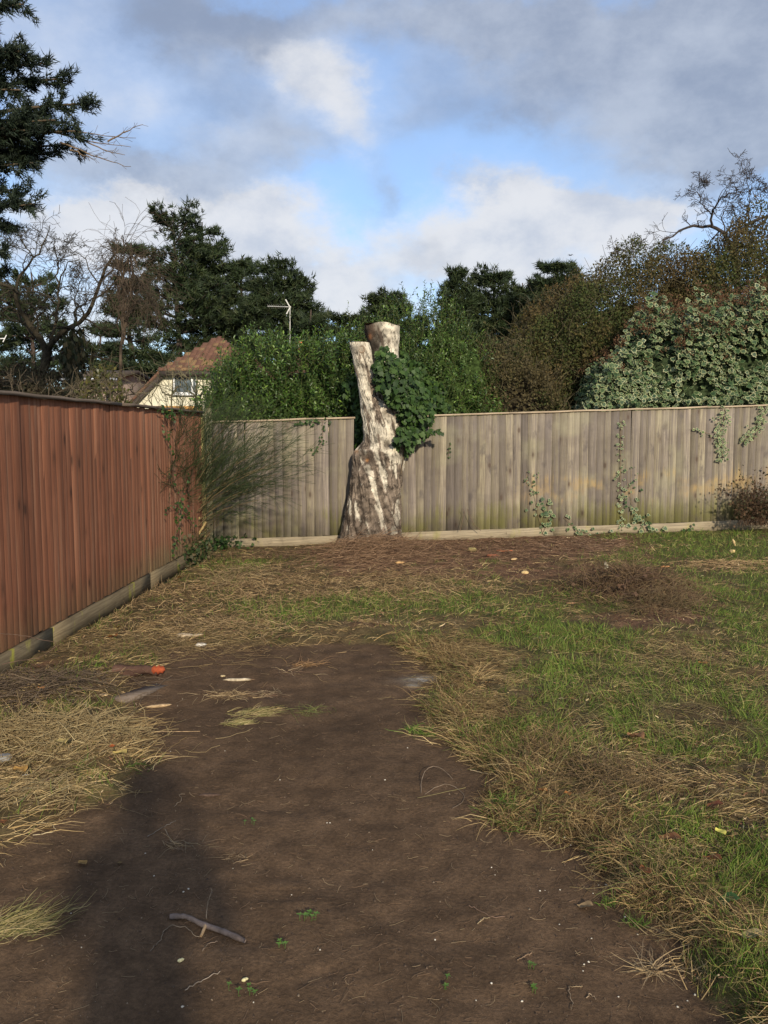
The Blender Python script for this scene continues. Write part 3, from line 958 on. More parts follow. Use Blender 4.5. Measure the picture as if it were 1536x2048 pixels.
# heap of dead cuttings on the lawn
c = gs(1265, 1200)
root = empty('brush_pile', c, 'low heap of dark brown dead cuttings on the lawn at the right', 'brush pile')
a = scatter_straw(1260, 1195, 125, 30, 1500, (.12, .5), (.0014, .0032), .17, ((.26, .175, .09), (.085, .05, .034)), wob=.3, tilt=.4)
scatter_straw(1320, 1228, 90, 16, 350, (.15, .45), (.0012, .0024), .14, ((.24, .175, .09), (.12, .08, .045)), wob=.35, tilt=.4, acc=a)
a.build('stalk', M['straw'], root, kind='stuff')
n = 70
cc = g(1260, 1205)
x, y = cc[0] + rn(n) * .28, cc[1] + rn(n) * .30
a = Acc()
leaves(a, np.stack([x, y, surf_z(x, y) + .05 + .10 * rnd(n)], 1), rn(n, 3), rn(n, 3) + np.array([0, 0, 1.2]), .03 + .035 * rnd(n), SMALL_V * [1.5, 1, 2], SMALL_F, np.array([.11, .065, .04]) * (.6 + .8 * rnd(n)[:, None]))
a.build('dead_leaf', M['dull'], root, kind='stuff')


# ================================================================== FENCES
def board_mesh(w_, h, name, m):
    t0, t1, lean = .006, .017, .008
    s = [(0, 0), (w_, -lean), (w_, -lean - t1 + .004), (w_ - .003, -lean - t1 + .001), (0, -t0)]
    V, F = [], []
    zs = [0, h * .25, h * .5, h * .75, h]
    n = len(s)
    for k, z in enumerate(zs):
        dx = (0, .0015, .0, -.0015, 0)[k]
        V += [(x + dx, y, z) for x, y in s]
    F = []
    for k in range(len(zs) - 1):
        for i in range(n):
            j = (i + 1) % n
            F.append([k * n + i, k * n + j, (k + 1) * n + j, (k + 1) * n + i])
    T = [[0, 4, 3], [0, 3, 2], [0, 2, 1]]
    b = (len(zs) - 1) * n
    T += [[b, b + 3, b + 4], [b, b + 2, b + 3], [b, b + 1, b + 2]]
    return Acc().add(np.array(V), [np.array(F), np.array(T)], (.3, .3, .3)).mesh(name, m)


def long_box(name, m, parent, p, q, wy, hz, kind=None, label=None, joff=0.0):
    """rail from p to q (bottom centre line), wy deep across, hz tall; own object with x along its length"""
    p, q = np.asarray(p, float), np.asarray(q, float)
    L = np.linalg.norm(q - p)
    a = Acc()
    xs = np.linspace(0, L, max(2, int(L / .3)))
    V, F = [], []
    for x in xs:
        jz, jy = .003 * rng.standard_normal(), .002 * rng.standard_normal()
        V += [(x, -wy / 2 + jy, jz), (x, wy / 2 + jy, jz), (x, wy / 2 + jy, hz + jz), (x, -wy / 2 + jy, hz + jz)]
    for k in range(len(xs) - 1):
        for i in range(4):
            j = (i + 1) % 4
            F.append([k * 4 + i, k * 4 + j, k * 4 + 4 + j, k * 4 + 4 + i])
    e = len(V) - 4
    F += [[0, 3, 2, 1], [e, e + 1, e + 2, e + 3]]
    a.add(np.array(V), np.array(F), (.3, .3, .3))
    me = a.mesh(name, m)
    d = q - p
    o = inst(name, me, parent, p, (0, -math.asin(d[2] / L), math.atan2(d[1], d[0])))
    if label: o['label'] = label
    return o


def fy(x):                                   # where the back fence stands
    return 12.2 + .055 * (x + 2.6)


def fz(x):                                   # foot of the back fence
    return .031 * x


GB = [board_mesh(wd, 1.655, 'board', M['grey_board']) for wd in (.120, .127, .134)]
A_F = math.atan(.055)


def back_fence(x0, x1, label, skip=()):
    xm = (x0 + x1) / 2
    root = empty('wooden_fence', (xm, fy(xm), fz(xm)), label, 'fence')
    x = x0
    while x < x1 - .05:
        k = random.randrange(3)
        inst('board', GB[k], root, (x, fy(x), fz(x) + .150 + random.uniform(-.004, .004)),
             (0, R(random.gauss(0, .32)), A_F + R(random.gauss(0, .35))), (1, random.uniform(.85, 1.15), 1))
        x += random.choice((.100, .106, .112)) if k < 2 else .116
    # gravel board, cap, rails, posts
    L = x1 - x0
    seams = [x0] + [s for s in np.arange(-2.4, 8, 2.44) if x0 + .5 < s < x1 - .5] + [x1 + .02]
    for s0, s1 in zip(seams[:-1], seams[1:]):
        long_box('gravel_board', M['grey_rail'], root, (s0 + .003, fy(s0) - .022, fz(s0) - .01), (s1 - .003, fy(s1) - .022, fz(s1) - .01), .026, .158)
    caps = [x0] + [s for s in np.arange(-1.1, 8, 2.9) if x0 + .4 < s < x1 - .4] + [x1 + .03]
    for s0, s1 in zip(caps[:-1], caps[1:]):
        long_box('cap_rail', M['pale_rail'], root, (s0 + .002, fy(s0) - .012, fz(s0) + 1.812), (s1 - .002, fy(s1) - .012, fz(s1) + 1.812), .062, .024)
    for h in (.35, 1.0, 1.62):
        long_box('arris_rail', M['pale_rail'], root, (x0, fy(x0) + .045, fz(x0) + h), (x1, fy(x1) + .045, fz(x1) + h), .06, .075)
    for s in seams[:-1]:
        a = Acc()
        box(a, (s + .04, fy(s) + .09, fz(s) - .2), (s + .14, fy(s) + .19, fz(s) + 1.79), (.2, .17, .12))
        a.build('post', M['rough'], root)
    return root


back_fence(-2.64, -.44, 'short grey weathered board fence between the red fence and the birch stump')
back_fence(.10, 7.4, 'long grey weathered board fence running right from behind the birch stump')


def lx(y):                                   # line of the red fence
    return -2.69 + .028 * y


RB = [board_mesh(wd, 1.70, 'board', M['red_board']) for wd in (.118, .125, .132)]
root = empty('red_fence', (lx(7.5), 7.5, 0), 'reddish brown stained board fence along the left side of the garden', 'fence')
y = 3.6
while y < 11.12:
    k = random.randrange(3)
    inst('board', RB[k], root, (lx(y), y, .150 + random.uniform(-.007, .007)),
         (R(random.gauss(0, .15)), 0, R(90) - math.atan(.028) + R(random.gauss(0, .5))), (1, random.uniform(.30, .46), 1))
    y += random.choice((.088, .096, .104, .112))
ys_ = [3.6, 6.3, 8.75, 11.2]
for s0, s1 in zip(ys_[:-1], ys_[1:]):
    long_box('gravel_board', M['mossy_rail'], root, (lx(s0) + .026, s0 + .003, -.02), (lx(s1) + .026, s1 - .003, -.02), .028, .168)
ys_ = [3.6, 5.1, 8.0, 11.24]
for s0, s1 in zip(ys_[:-1], ys_[1:]):
    long_box('cap_rail', M['dark_rail'], root, (lx(s0) + .012, s0 + .002, 1.848), (lx(s1) + .012, s1 - .002, 1.848), .066, .026)
for h in (.35, 1.0, 1.62):
    long_box('arris_rail', M['dark_rail'], root, (lx(3.6) - .05, 3.6, h), (lx(11.2) - .05, 11.2, h), .06, .075)
for s in (3.7, 6.3, 8.75):
    a = Acc()
    box(a, (lx(s) - .19, s, -.2), (lx(s) - .09, s + .1, 1.82), (.16, .12, .09))
    a.build('post', M['rough'], root)
a = Acc()
box(a, (lx(11.2) - .05, 11.155, -.2), (lx(11.2) + .042, 11.25, 1.80), (.23, .21, .09))
o = a.build('post', M['rough'], root)
o['label'] = 'greenish square end post at the corner'
a = Acc()
p = at(415, 820, 11.9)
box(a, (p[0] - .05, 11.85, -.1), (p[0] + .05, 11.95, p[2] + .02), (.27, .25, .15))
tag(a.build('fence_post', M['rough'], origin=(p[0], 11.9, 0)), 'lichen covered square post standing behind the fence corner', 'post')

# new orange fence panel in the garden beyond the corner
p0, p1 = at(345, 830, 14.6), at(402, 830, 14.6)
root = empty('garden_fence', (p0[0], 14.6, 0), 'new orange timber fence seen over the corner of the red fence', 'fence')
top = at(370, 812, 14.6)[2]
x = p0[0] - .35
while x < p1[0] - .1:
    a = Acc()
    box(a, (x, 14.60, .02), (x + .118, 14.62, top - .05), np.array([.52, .27, .085]) * random.uniform(.85, 1.12))
    a.build('board', M['plain'], root)
    x += .122
a = Acc()
box(a, (p0[0] - .36, 14.57, top - .05), (p1[0] + .02, 14.65, top), (.56, .30, .10))
a.build('cap_rail', M['plain'], root)
a = Acc()
box(a, (p1[0] - .085, 14.56, 0), (p1[0] + .02, 14.66, top - .052), (.50, .27, .09))
a.build('post', M['plain'], root)

# ================================================================== BIRCH STUMP
SY = 12.12
MPX = SY / 1716.0 / 3.7225                    # metres per pixel of the enlarged outline


def crop(cx, cy, Y=SY):
    return at(560 + cx / 3.7225, 600 + cy / 3.7225, Y)


def loft(rows, Y0, ratio, nr, ns, amp, seed, yoff=None):
    rows = np.array(rows, float)
    cy = np.linspace(rows[0, 0], rows[-1, 0], nr)
    Lx = np.interp(-cy, -rows[:, 0], rows[:, 1])
    Rx = np.interp(-cy, -rows[:, 0], rows[:, 2])
    ker = np.ones(7) / 7
    pad = lambda v: np.convolve(np.pad(v, 3, 'edge'), ker, 'valid')
    Lx, Rx = pad(Lx), pad(Rx)
    V = np.zeros((nr, ns, 3))
    th = np.arange(ns) / ns * 2 * math.pi
    aux = []
    for i in range(nr):
        a, b = crop(Lx[i], cy[i], Y0), crop(Rx[i], cy[i], Y0)
        c = (a + b) / 2
        rx = (b[0] - a[0]) / 2
        ry = rx * (ratio if np.isscalar(ratio) else np.interp(-cy[i], [-r[0] for r in ratio], [r[1] for r in ratio]))
        V[i, :, 0] = c[0] + rx * np.cos(th)
        V[i, :, 1] = Y0 + ry * np.sin(th) + (0 if yoff is None else np.interp(c[2], *yoff))
        V[i, :, 2] = c[2]
        aux.append((c[0], Y0, c[2]))
    cyl = np.stack([np.cos(th) * np.ones((nr, 1)), np.sin(th) * np.ones((nr, 1))], -1)
    zz = V[..., 2]
    # twisting ridges: stretch along the trunk
    tw = zz * .9
    q = np.stack([np.cos(th[None] + tw) * 4.0, np.sin(th[None] + tw) * 4.0, zz * 1.5], -1).reshape(-1, 3)
    ridge = 1 - np.abs(fbm(q * 1.6, 4, seed) * 2 - 1) * 2
    fine = fbm(q * np.array([5, 5, 3.2]), 4, seed + 9)
    lump = fbm(V.reshape(-1, 3) * 4.2, 3, seed + 5) - .5
    low = sstep(1.75, .2, zz).ravel()
    topf = sstep(rows[-1, 0] - 2, rows[-1, 0] + 60, np.repeat(cy, ns))
    disp = amp * (ridge * (.35 + .8 * low) + (fine - .5) * .9) + lump * .06 * (.3 + .7 * topf)
    n = np.zeros((nr, ns, 3)); n[..., 0] = cyl[..., 0]; n[..., 1] = cyl[..., 1]
    V = V + n * disp.reshape(nr, ns, 1)
    i = (np.arange(nr - 1) * ns)[:, None]
    j = np.arange(ns)[None]
    j2 = (j + 1) % ns
    F = np.stack([i + j, i + j2, i + ns + j2, i + ns + j], -1).reshape(-1, 4)
    return V, F, ridge, fine, th


def bark_col(V, ridge, fine, seed, hmid=1.35, upper=0.0):
    P = V.reshape(-1, 3)
    z = P[:, 2]
    q = P * np.array([12, 12, 2.0]) + np.stack([z * 3.2, z * 0, z * 0], 1)
    plate = fbm(q, 4, seed + 20)
    lent = fbm(P * np.array([6, 6, 45]), 3, seed + 21)
    crack = np.abs(fbm(P * np.array([17, 17, 6.5]) + np.stack([z * 5, z * 0, z * 0], 1), 4, seed + 22) - .5)
    up = sstep(.55, 2.5, z) + .35 * sstep(2.2, 2.6, z) + upper
    plate = plate + .30 * (fbm(P * np.array([24, 24, 8]), 4, seed + 23) - .5)
    white = sstep(.64 - .26 * up, .68 - .23 * up, plate + .10 * (ridge - .2))
    c = np.array([.150, .118, .090]) * (.2 + 1.6 * fine)[:, None]
    c = c * (1 + .5 * sstep(.5, .75, fbm(P * 26, 3, seed + 25)))[:, None]
    wc = np.array([.54, .485, .385]) * (.74 + .4 * lent)[:, None]
    wc = wc * (1 - .25 * sstep(.55, .7, fbm(P * 9, 3, seed + 26)))[:, None]
    c = c * (1 - white[:, None]) + wc * white[:, None]
    ck = sstep(.050 + .012 * (1 - up), .012, crack)
    c = c * (1 - .68 * ck[:, None])
    base = sstep(1.0, .05, z)[:, None] * (.25 + .75 * fbm(P * 5, 3, seed + 28))[:, None]
    c = c * (1 - .65 * base) + np.array([.065, .047, .035]) * .65 * base
    return c


root = empty('birch_stump', crop(665, 1800), 'tall pollarded silver birch stump with two sawn limbs at the gap in the fence', 'tree stump')
MAIN = [(1870, 430, 890), (1800, 446, 886), (1700, 470, 885), (1600, 490, 885), (1500, 508, 886), (1400, 525, 892), (1300, 537, 900), (1220, 548, 913), (1180, 543, 922),
        (1140, 552, 928), (1100, 584, 922), (1055, 618, 902), (1000, 624, 890), (940, 620, 894), (890, 618, 896), (850, 612, 884), (815, 608, 858), (790, 606, 820), (765, 603, 775),
        (735, 599, 742), (700, 592, 722), (650, 586, 716), (600, 580, 717), (550, 570, 712), (500, 560, 702), (450, 549, 690), (400, 538, 678), (350, 524, 662), (318, 517, 655)]
V, F, rd, fn, th = loft(MAIN, SY, [(1870, .95), (1500, .85), (1150, .72), (1000, .85), (850, .72), (700, .95), (318, 1.0)], 300, 200, .028, 3)
# flared roots at the foot and a hollow knuckle on the right-hand bulge
zz = V[..., 2]
fl = sstep(.45, 0, zz)[..., None]
ctr = np.array([crop(665, 1800)[0], SY, 0])
rad = V - ctr; rad[..., 2] = 0
V = V + rad * fl * (.0 + .09 * np.maximum(0, np.sin(th * 5 + .6))[None, :, None] ** 2)


def dent(V, p, r, depth, push=(0, 1, 0)):
    d = np.linalg.norm((V - p) * np.array([1, .6, 1]), axis=-1)
    return V + (np.exp(-(d / r) ** 2) * depth)[..., None] * np.array(push)


for (cx, cy, r, dp) in [(805, 835, .07, .05), (655, 1180, .06, .07), (800, 1085, .06, .07), (650, 1085, .05, .03)]:
    p = crop(cx, cy, SY - .25)
    V = dent(V, p, r, dp)
V = dent(V, crop(600, 360, SY - .15), .06, -.02)
c = bark_col(V, rd, fn, 3)
P = V.reshape(-1, 3)
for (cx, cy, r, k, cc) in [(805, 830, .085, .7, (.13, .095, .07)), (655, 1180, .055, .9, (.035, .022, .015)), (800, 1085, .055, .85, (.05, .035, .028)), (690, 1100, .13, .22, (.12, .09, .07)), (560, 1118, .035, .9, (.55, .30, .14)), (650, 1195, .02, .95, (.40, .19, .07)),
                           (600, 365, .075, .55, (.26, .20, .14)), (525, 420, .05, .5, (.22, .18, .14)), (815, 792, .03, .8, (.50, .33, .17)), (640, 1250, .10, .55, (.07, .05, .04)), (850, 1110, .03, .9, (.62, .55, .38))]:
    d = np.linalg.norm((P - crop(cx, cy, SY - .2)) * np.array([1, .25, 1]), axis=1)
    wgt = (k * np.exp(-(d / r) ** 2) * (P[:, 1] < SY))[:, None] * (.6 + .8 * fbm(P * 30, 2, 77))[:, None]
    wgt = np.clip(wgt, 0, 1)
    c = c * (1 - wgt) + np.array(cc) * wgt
acc = Acc().add(V.reshape(-1, 3), F, c)
acc.build('trunk', M['bark'], root, smooth=True)


def cap(name, ringV, label, rise=.0, tilt=(0, 0)):
    """sawn top: sits on the last ring"""
    cN = ringV.mean(0)
    ns = len(ringV)
    a = Acc()
    VV = [cN + np.array([0, 0, .012 + rise])]
    cols = [(.36, .25, .14)]
    for k, (s, cc) in enumerate([(.35, (.40, .29, .17)), (.7, (.47, .35, .21)), (.93, (.44, .33, .20)), (1.02, (.22, .16, .11))]):
        for q in ringV:
            v = cN + (q - cN) * s
            v[2] = cN[2] + .012 * (1 - s) + tilt[0] * (v[0] - cN[0]) + .004
            VV.append(v)
            cols.append(np.array(cc) * random.uniform(.85, 1.15))
    F3 = [[0, 1 + i, 1 + (i + 1) % ns] for i in range(ns)]
    F4 = []
    for k in range(3):
        o_ = 1 + k * ns
        F4 += [[o_ + i, o_ + ns + i, o_ + ns + (i + 1) % ns, o_ + (i + 1) % ns] for i in range(ns)]
    a.add(np.array(VV), [np.array(F3), np.array(F4)], np.array(cols))
    ob = a.build(name, M['rough'], root)
    if label: ob['label'] = label


cap('sawn_face', V[-1], 'sawn end of the thinner left limb')
# rear limb
REAR = [(1250, 690, 850), (1000, 710, 870), (800, 722, 880), (600, 716, 884), (480, 704, 884), (400, 676, 880), (330, 656, 883), (280, 644, 886), (230, 636, 889), (186, 630, 892)]
V2, F2, rd2, fn2, th2 = loft(REAR, SY + .30, .8, 130, 120, .012, 8)
c2_ = bark_col(V2, rd2, fn2, 8, upper=-.05)
P = V2.reshape(-1, 3)
# rotten dark strip down the left of the rear limb
for (cx, cy, r, k, cc) in [(650, 235, .15, 1.3, (.045, .032, .024)), (690, 330, .12, 1.2, (.04, .032, .024)), (670, 400, .10, 1.1, (.05, .04, .03)), (668, 268, .025, .9, (.33, .13, .05)), (810, 300, .035, .9, (.05, .035, .025)), (690, 215, .05, .7, (.10, .07, .05))]:
    d = np.linalg.norm((P - crop(cx, cy, SY + .1)) * np.array([1, .2, .7]), axis=1)
    wgt = np.clip((k * np.exp(-(d / r) ** 2) * (P[:, 1] < SY + .35))[:, None] * (.6 + .9 * fbm(P * 22, 3, 78))[:, None], 0, 1)
    c2_ = c2_ * (1 - wgt) + np.array(cc) * wgt
V2[-1, :, 2] += .02 * np.sin(th2 * 3)
o = Acc().add(V2.reshape(-1, 3), F2, c2_).build('limb', M['bark'], root, smooth=True)
o['label'] = 'thick rear limb sawn off flat above the hedge'
cap('sawn_face', V2[-1], 'sawn top of the thick rear limb', tilt=(-.05, 0))
# knot ring on the left limb
p = crop(608, 368, SY - .145)
a = Acc()
th = np.linspace(0, 2 * math.pi, 25)[:-1]
ph = np.arange(6) / 6 * 2 * math.pi
Vk = []
for t in th:
    for q in ph:
        rr = .036 + .013 * math.cos(q)
        Vk.append(p + np.array([rr * math.cos(t), -.012 * math.sin(q) - .004, rr * 1.15 * math.sin(t)]))
i, j = np.meshgrid(np.arange(24), np.arange(6), indexing='ij')
Fk = np.stack([i * 6 + j, ((i + 1) % 24) * 6 + j, ((i + 1) % 24) * 6 + (j + 1) % 6, i * 6 + (j + 1) % 6], -1).reshape(-1, 4)
a.add(np.array(Vk), Fk, (.27, .20, .14))
n0 = 24
Vd = [p + np.array([0, .012, 0])] + [p + np.array([.03 * math.cos(t), .006, .034 * math.sin(t)]) for t in th]
a.add(np.array(Vd), np.array([[0, 1 + (k + 1) % n0, 1 + k] for k in range(n0)]), (.055, .036, .025))
a.build('knot', M['bark'], root, smooth=True)


# ================================================================== CLIMBERS
def leaf_objects(root, me_list, pos, axis, normal, size, name='leaf'):
    ax = nrm(axis); sdv = nrm(np.cross(ax, normal)); no = np.cross(sdv, ax)
    base = np.asarray(root.location)
    for k in range(len(pos)):
        o = bpy.data.objects.new(name, me_list[k % len(me_list)])
        col.objects.link(o)
        o.parent = root
        s = size[k]
        Mx = Matrix(np.column_stack([sdv[k] * s, ax[k] * s, no[k] * s]).tolist()).to_4x4()
        Mx.translation = Vector((pos[k] - base).tolist())
        o.matrix_local = Mx


def leaf_mesh(tV, tF, colr, tC=None, name='leaf', m=None):
    a = Acc()
    leaves(a, np.zeros((1, 3)), np.array([[0, 1., 0]]), np.array([[0, 0, 1.]]), 1.0, tV, tF, np.array(colr), tC)
    return a.mesh(name, m or M['ivy'])


GREEN_IVY = [(.026, .056, .012), (.036, .072, .016), (.052, .092, .022), (.020, .042, .012)]
IVY_MESH = [leaf_mesh(IVY_V, IVY_F, c) for c in GREEN_IVY]
n12 = 12


def var_cols(inner, edge, mid):
    return np.array([inner] + [inner] * n12 + [mid] * n12 + [edge] * n12)


VARC = [var_cols((.045, .078, .040), (.42, .43, .23), (.12, .16, .075)), var_cols((.050, .085, .035), (.32, .36, .17), (.09, .14, .055)),
        var_cols((.038, .07, .04), (.50, .49, .30), (.17, .20, .10)), var_cols((.030, .060, .024), (.10, .14, .06), (.045, .085, .03)),
        var_cols((.06, .095, .05), (.36, .37, .18), (.13, .17, .08)), var_cols((.035, .065, .028), (.20, .25, .11), (.07, .11, .045))]
VAR_MESH = [leaf_mesh(VAR_V, VAR_F, (1, 1, 1), c) for c in VARC]


def add_var(acc, pos, axis, normal, size):
    pick = rng.integers(0, len(VARC), len(pos))
    for k in range(len(VARC)):
        s = pick == k
        if s.any():
            leaves(acc, pos[s], axis[s], normal[s], size[s], VAR_V, VAR_F, np.ones((s.sum(), 3)), np.tile(VARC[k][None], (s.sum(), 1, 1)) * (.8 + .4 * rnd(s.sum(), 1, 1)))


# --- dark ivy on the stump
POLY = [(690, 600), (705, 520), (700, 430), (700, 395), (735, 360), (770, 342), (830, 380), (880, 420), (940, 470), (1000, 540), (1060, 620), (1105, 700), (1140, 780), (1150, 850), (1115, 905), (1060, 940), (1085, 985),
        (1010, 1050), (1000, 1100), (965, 1150), (925, 1165), (920, 1100), (850, 1070), (800, 1050), (850, 1010), (880, 960), (905, 900), (890, 860), (860, 815), (800, 770), (755, 735), (715, 690)]
stem_root = crop(880, 900)
root = empty('ivy', stem_root, 'mass of dark green ivy clinging to the right side of the birch stump', 'ivy')


def poly_leaves(n, poly, Yb, bulge, soft):
    out = []
    lo, hi = np.min(poly, 0), np.max(poly, 0)
    while len(out) < n:
        q = lo + (hi - lo) * rnd(4 * n, 2)
        s = polysd(q, poly)
        k = s < soft * (8.0 * fbm(q / 42., 2, 7) - 4.6) + 6 * rnd(len(q)) ** 4
        out += list(np.c_[q[k], s[k]])
    out = np.array(out[:n])
    b = np.clip(-out[:, 2] / 110, 0, 1) ** .5
    Y = Yb - bulge * b
    return out, Y, b


q, Y, b = poly_leaves(1700, POLY, SY - .08, .20, 14)
Y = Y + rn(len(q)) * .07 - .14 * (fbm(q[:, :2] / 60., 2, 8) - .5) * 2
pos = np.array([crop(x_, y_, yy) for (x_, y_, _), yy in zip(q, Y)])
cx_ = crop(880, 760)[0]
nor = nrm(np.stack([(pos[:, 0] - cx_) * .5 + .15, -np.ones(len(pos)) * .9, .35 + .4 * rnd(len(pos))], 1) + rn(len(pos), 3) * .45)
axs = np.stack([rn(len(pos)) * .5 + .1, -.25 * np.ones(len(pos)), -np.ones(len(pos))], 1) + rn(len(pos), 3) * .25
siz = .035 + .06 * rnd(len(pos)) ** 1.3
order = np.argsort(Y)
fr, bk = order[:300], order[300:]
leaf_objects(root, IVY_MESH, pos[fr], axs[fr], nor[fr], siz[fr])
a = Acc()
pk = rng.integers(0, 4, len(bk))
leaves(a, pos[bk], axs[bk], nor[bk], siz[bk], IVY_V, IVY_F, np.array(GREEN_IVY)[pk] * (.8 + .4 * rnd(len(bk), 1)))
# foliage round the back and down the dark left side of the trunk
q2, Y2, b2 = poly_leaves(900, POLY, SY + .25, -.35, 5)
pos2 = np.array([crop(x_, y_, yy) for (x_, y_, _), yy in zip(q2, Y2)])
leaves(a, pos2, rn(900, 3) + np.array([0, .2, -1]), rn(900, 3) * .4 + np.array([0, 1, .2]), .05 + .04 * rnd(900), IVY_V, IVY_F, np.array(GREEN_IVY)[rng.integers(0, 4, 900)])
LEFTP = [(560, 560), (600, 640), (612, 800), (622, 900), (625, 1080), (575, 1090), (570, 900), (555, 760), (500, 700), (470, 620)]
q3, Y3, b3 = poly_leaves(650, LEFTP, SY + .42, .05, 10)
pos3 = np.array([crop(x_, y_, yy) for (x_, y_, _), yy in zip(q3, Y3 + .18 * rnd(650))])
leaves(a, pos3, rn(650, 3) * .5 + np.array([0, -.2, -1]), rn(650, 3) * .5 + np.array([-.3, -1, .3]), .05 + .035 * rnd(650), IVY_V, IVY_F, np.array(GREEN_IVY)[rng.integers(0, 4, 650)])
FILL = [(870, 360), (960, 400), (1060, 470), (1170, 590), (1240, 720), (1265, 860), (1120, 860), (1030, 680), (940, 520)]
q4, Y4, b4 = poly_leaves(700, FILL, SY + .75, .25, 18)
pos4 = np.array([crop(x_, y_, yy) for (x_, y_, _), yy in zip(q4, Y4 + .35 * rnd(700))])
leaves(a, pos4, rn(700, 3) * .6 + np.array([0, -.2, -1]), rn(700, 3) * .6 + np.array([.1, -1, .5]), .04 + .05 * rnd(700), IVY_V, IVY_F, np.array(GREEN_IVY)[rng.integers(0, 4, 700)] * (.75 + .5 * rnd(700, 1)))
a.build('foliage', M['ivy'], root, kind='stuff')
a = Acc()
for pts in ([(760, 1300), (880, 1150), (900, 1000), (880, 800), (800, 600), (760, 400)], [(900, 1300), (930, 1100), (980, 950), (1000, 800), (960, 600), (880, 480)], [(930, 1040), (1000, 1010), (1060, 995), (1100, 985), (1150, 975), (1190, 968)]):
    P = np.array([crop(x_, y_, SY - .12 if k < 3 else SY - .15) for k, (x_, y_) in enumerate(pts)])[None]
    tubes(a, P, np.full((1, 6), .007), 5, (.11, .08, .05))
a.build('stem', M['twig'], root)
# the sprig reaching right over the fence
n = 34
t = rnd(n) ** .8
pos = np.array([crop(1010 + 185 * tt + rng.standard_normal() * 8, 1005 - 35 * tt + rng.standard_normal() * 14, SY - .16) for tt in t])
leaf_objects(root, IVY_MESH, pos, rn(n, 3) * .6 + np.array([.3, 0, -1]), rn(n, 3) * .4 + np.array([0, -1, .4]), .04 + .03 * rnd(n))


def strand(path, label, n, size, meshes, cat='ivy', name='ivy_strand', group=None, spread=14, Yoff=.045, hang=True, taper=False):
    """climber against the back fence; path in photo pixels"""
    path = np.array(path, float)
    pts = []
    for px, py in path:
        x = at(px, py, 12.3)[0]
        pts.append(at(px, py, fy(x) - Yoff))
    pts = np.array(pts)
    rt = empty(name, pts[0], label, cat, group)
    tt = np.linspace(0, 1, 10)
    sgm = np.linspace(0, 1, len(pts))
    S = np.stack([np.interp(tt, sgm, pts[:, k]) for k in range(3)], 1)
    a = Acc()
    tubes(a, S[None], np.linspace(.0035, .0018, 10)[None], 5, (.16, .11, .065))
    a.build('stem', M['twig'], rt)
    t = np.sort(rnd(n))
    ps = np.stack([np.interp(t, sgm, pts[:, k]) for k in range(3)], 1)
    off = rn(n, 3) * np.array([spread, 2, spread * .8]) / 1716. * 12.3 * .6
    ps = ps + off
    ps[:, 1] = np.minimum(ps[:, 1], np.array([fy(x) for x in ps[:, 0]]) - .03) - .02 * rnd(n)
    sc = (size * (.65 + .7 * rnd(n)))
    if taper: sc = sc * (1.25 - .75 * t)
    leaf_objects(rt, meshes, ps, np.stack([np.sign(off[:, 0]) * (.5 + rnd(n)), -.2 * np.ones(n), -.7 * np.ones(n)], 1) + rn(n, 3) * .25,
                 rn(n, 3) * .35 + np.array([0, -1, .35]), sc)
    return rt


VS = VAR_MESH
PALE = [leaf_mesh(VAR_V, VAR_F, (1, 1, 1), var_cols((.10, .15, .055), (.52, .53, .30), (.26, .31, .15))), VAR_MESH[0], VAR_MESH[2]]
strand([(1242, 842), (1241, 880), (1241, 930), (1240, 970), (1240, 1010), (1243, 1060)], 'long thin variegated ivy runner climbing the full height of the fence', 62, .034, PALE, spread=6, Yoff=.035)
strand([(1290, 1062), (1280, 1040), (1265, 1010), (1256, 975), (1253, 920)], 'bushy variegated ivy plant at the fence foot beside the long runner', 58, .052, VS, spread=16, taper=True)
strand([(1085, 1068), (1078, 1035), (1070, 1000), (1063, 960), (1062, 945)], 'variegated ivy plant with a pale top shoot left of the long runner', 40, .05, VS, spread=14, taper=True)
strand([(1085, 1068), (1098, 1040), (1096, 1010), (1090, 992)], 'short forked ivy shoot curling on the fence beside the left variegated plant', 16, .058, VS, spread=8)
strand([(1150, 1062), (1180, 1066), (1205, 1072), (1222, 1078)], 'low variegated ivy trailing along the gravel board between the two plants', 26, .056, VS, spread=11, Yoff=.07)
strand([(1450, 815), (1448, 840), (1440, 870), (1444, 900), (1446, 920)], 'variegated ivy tress hanging over the fence top near the right edge', 130, .034, PALE + VS[:2], spread=10, Yoff=.06)
strand([(1420, 868), (1400, 862), (1380, 858)], 'little ivy sprig spreading left from the hanging tress', 7, .036, PALE, spread=8)
strand([(1530, 815), (1520, 850), (1500, 872), (1488, 880)], 'variegated ivy hanging over the fence at the far right edge', 90, .036, PALE + VS[:2], spread=10, Yoff=.06)
strand([(646, 842), (645, 870), (643, 890), (634, 903), (624, 906)], 'thin dark ivy tendril hooked down the grey fence left of the stump', 30, .028, IVY_MESH, spread=5, Yoff=.03)
strand([(575, 843), (600, 846), (620, 845), (640, 843), (655, 842)], 'dark ivy creeping along the fence top left of the stump', 30, .034, IVY_MESH, spread=7, Yoff=.05)
strand([(1410, 1075), (1395, 1072), (1380, 1062), (1372, 1056)], 'small dark green weed against the gravel board on the right', 18, .05, IVY_MESH, spread=14, Yoff=.07, name='weed_plant', cat='weed')
strand([(900, 885), (897, 905), (897, 915)], 'tiny dried ivy remnant stuck on the fence right of the stump', 12, .02, IVY_MESH, spread=3, Yoff=.03)
strand([(1312, 1062), (1322, 1056)], 'small cream edged ivy leaves at the fence foot right of the bushy plant', 5, .06, VS, spread=8, Yoff=.06)
strand([(1128, 1035), (1140, 1046), (1150, 1056)], 'small variegated sprig low on the fence between the two ivy plants', 8, .036, VS, spread=7)

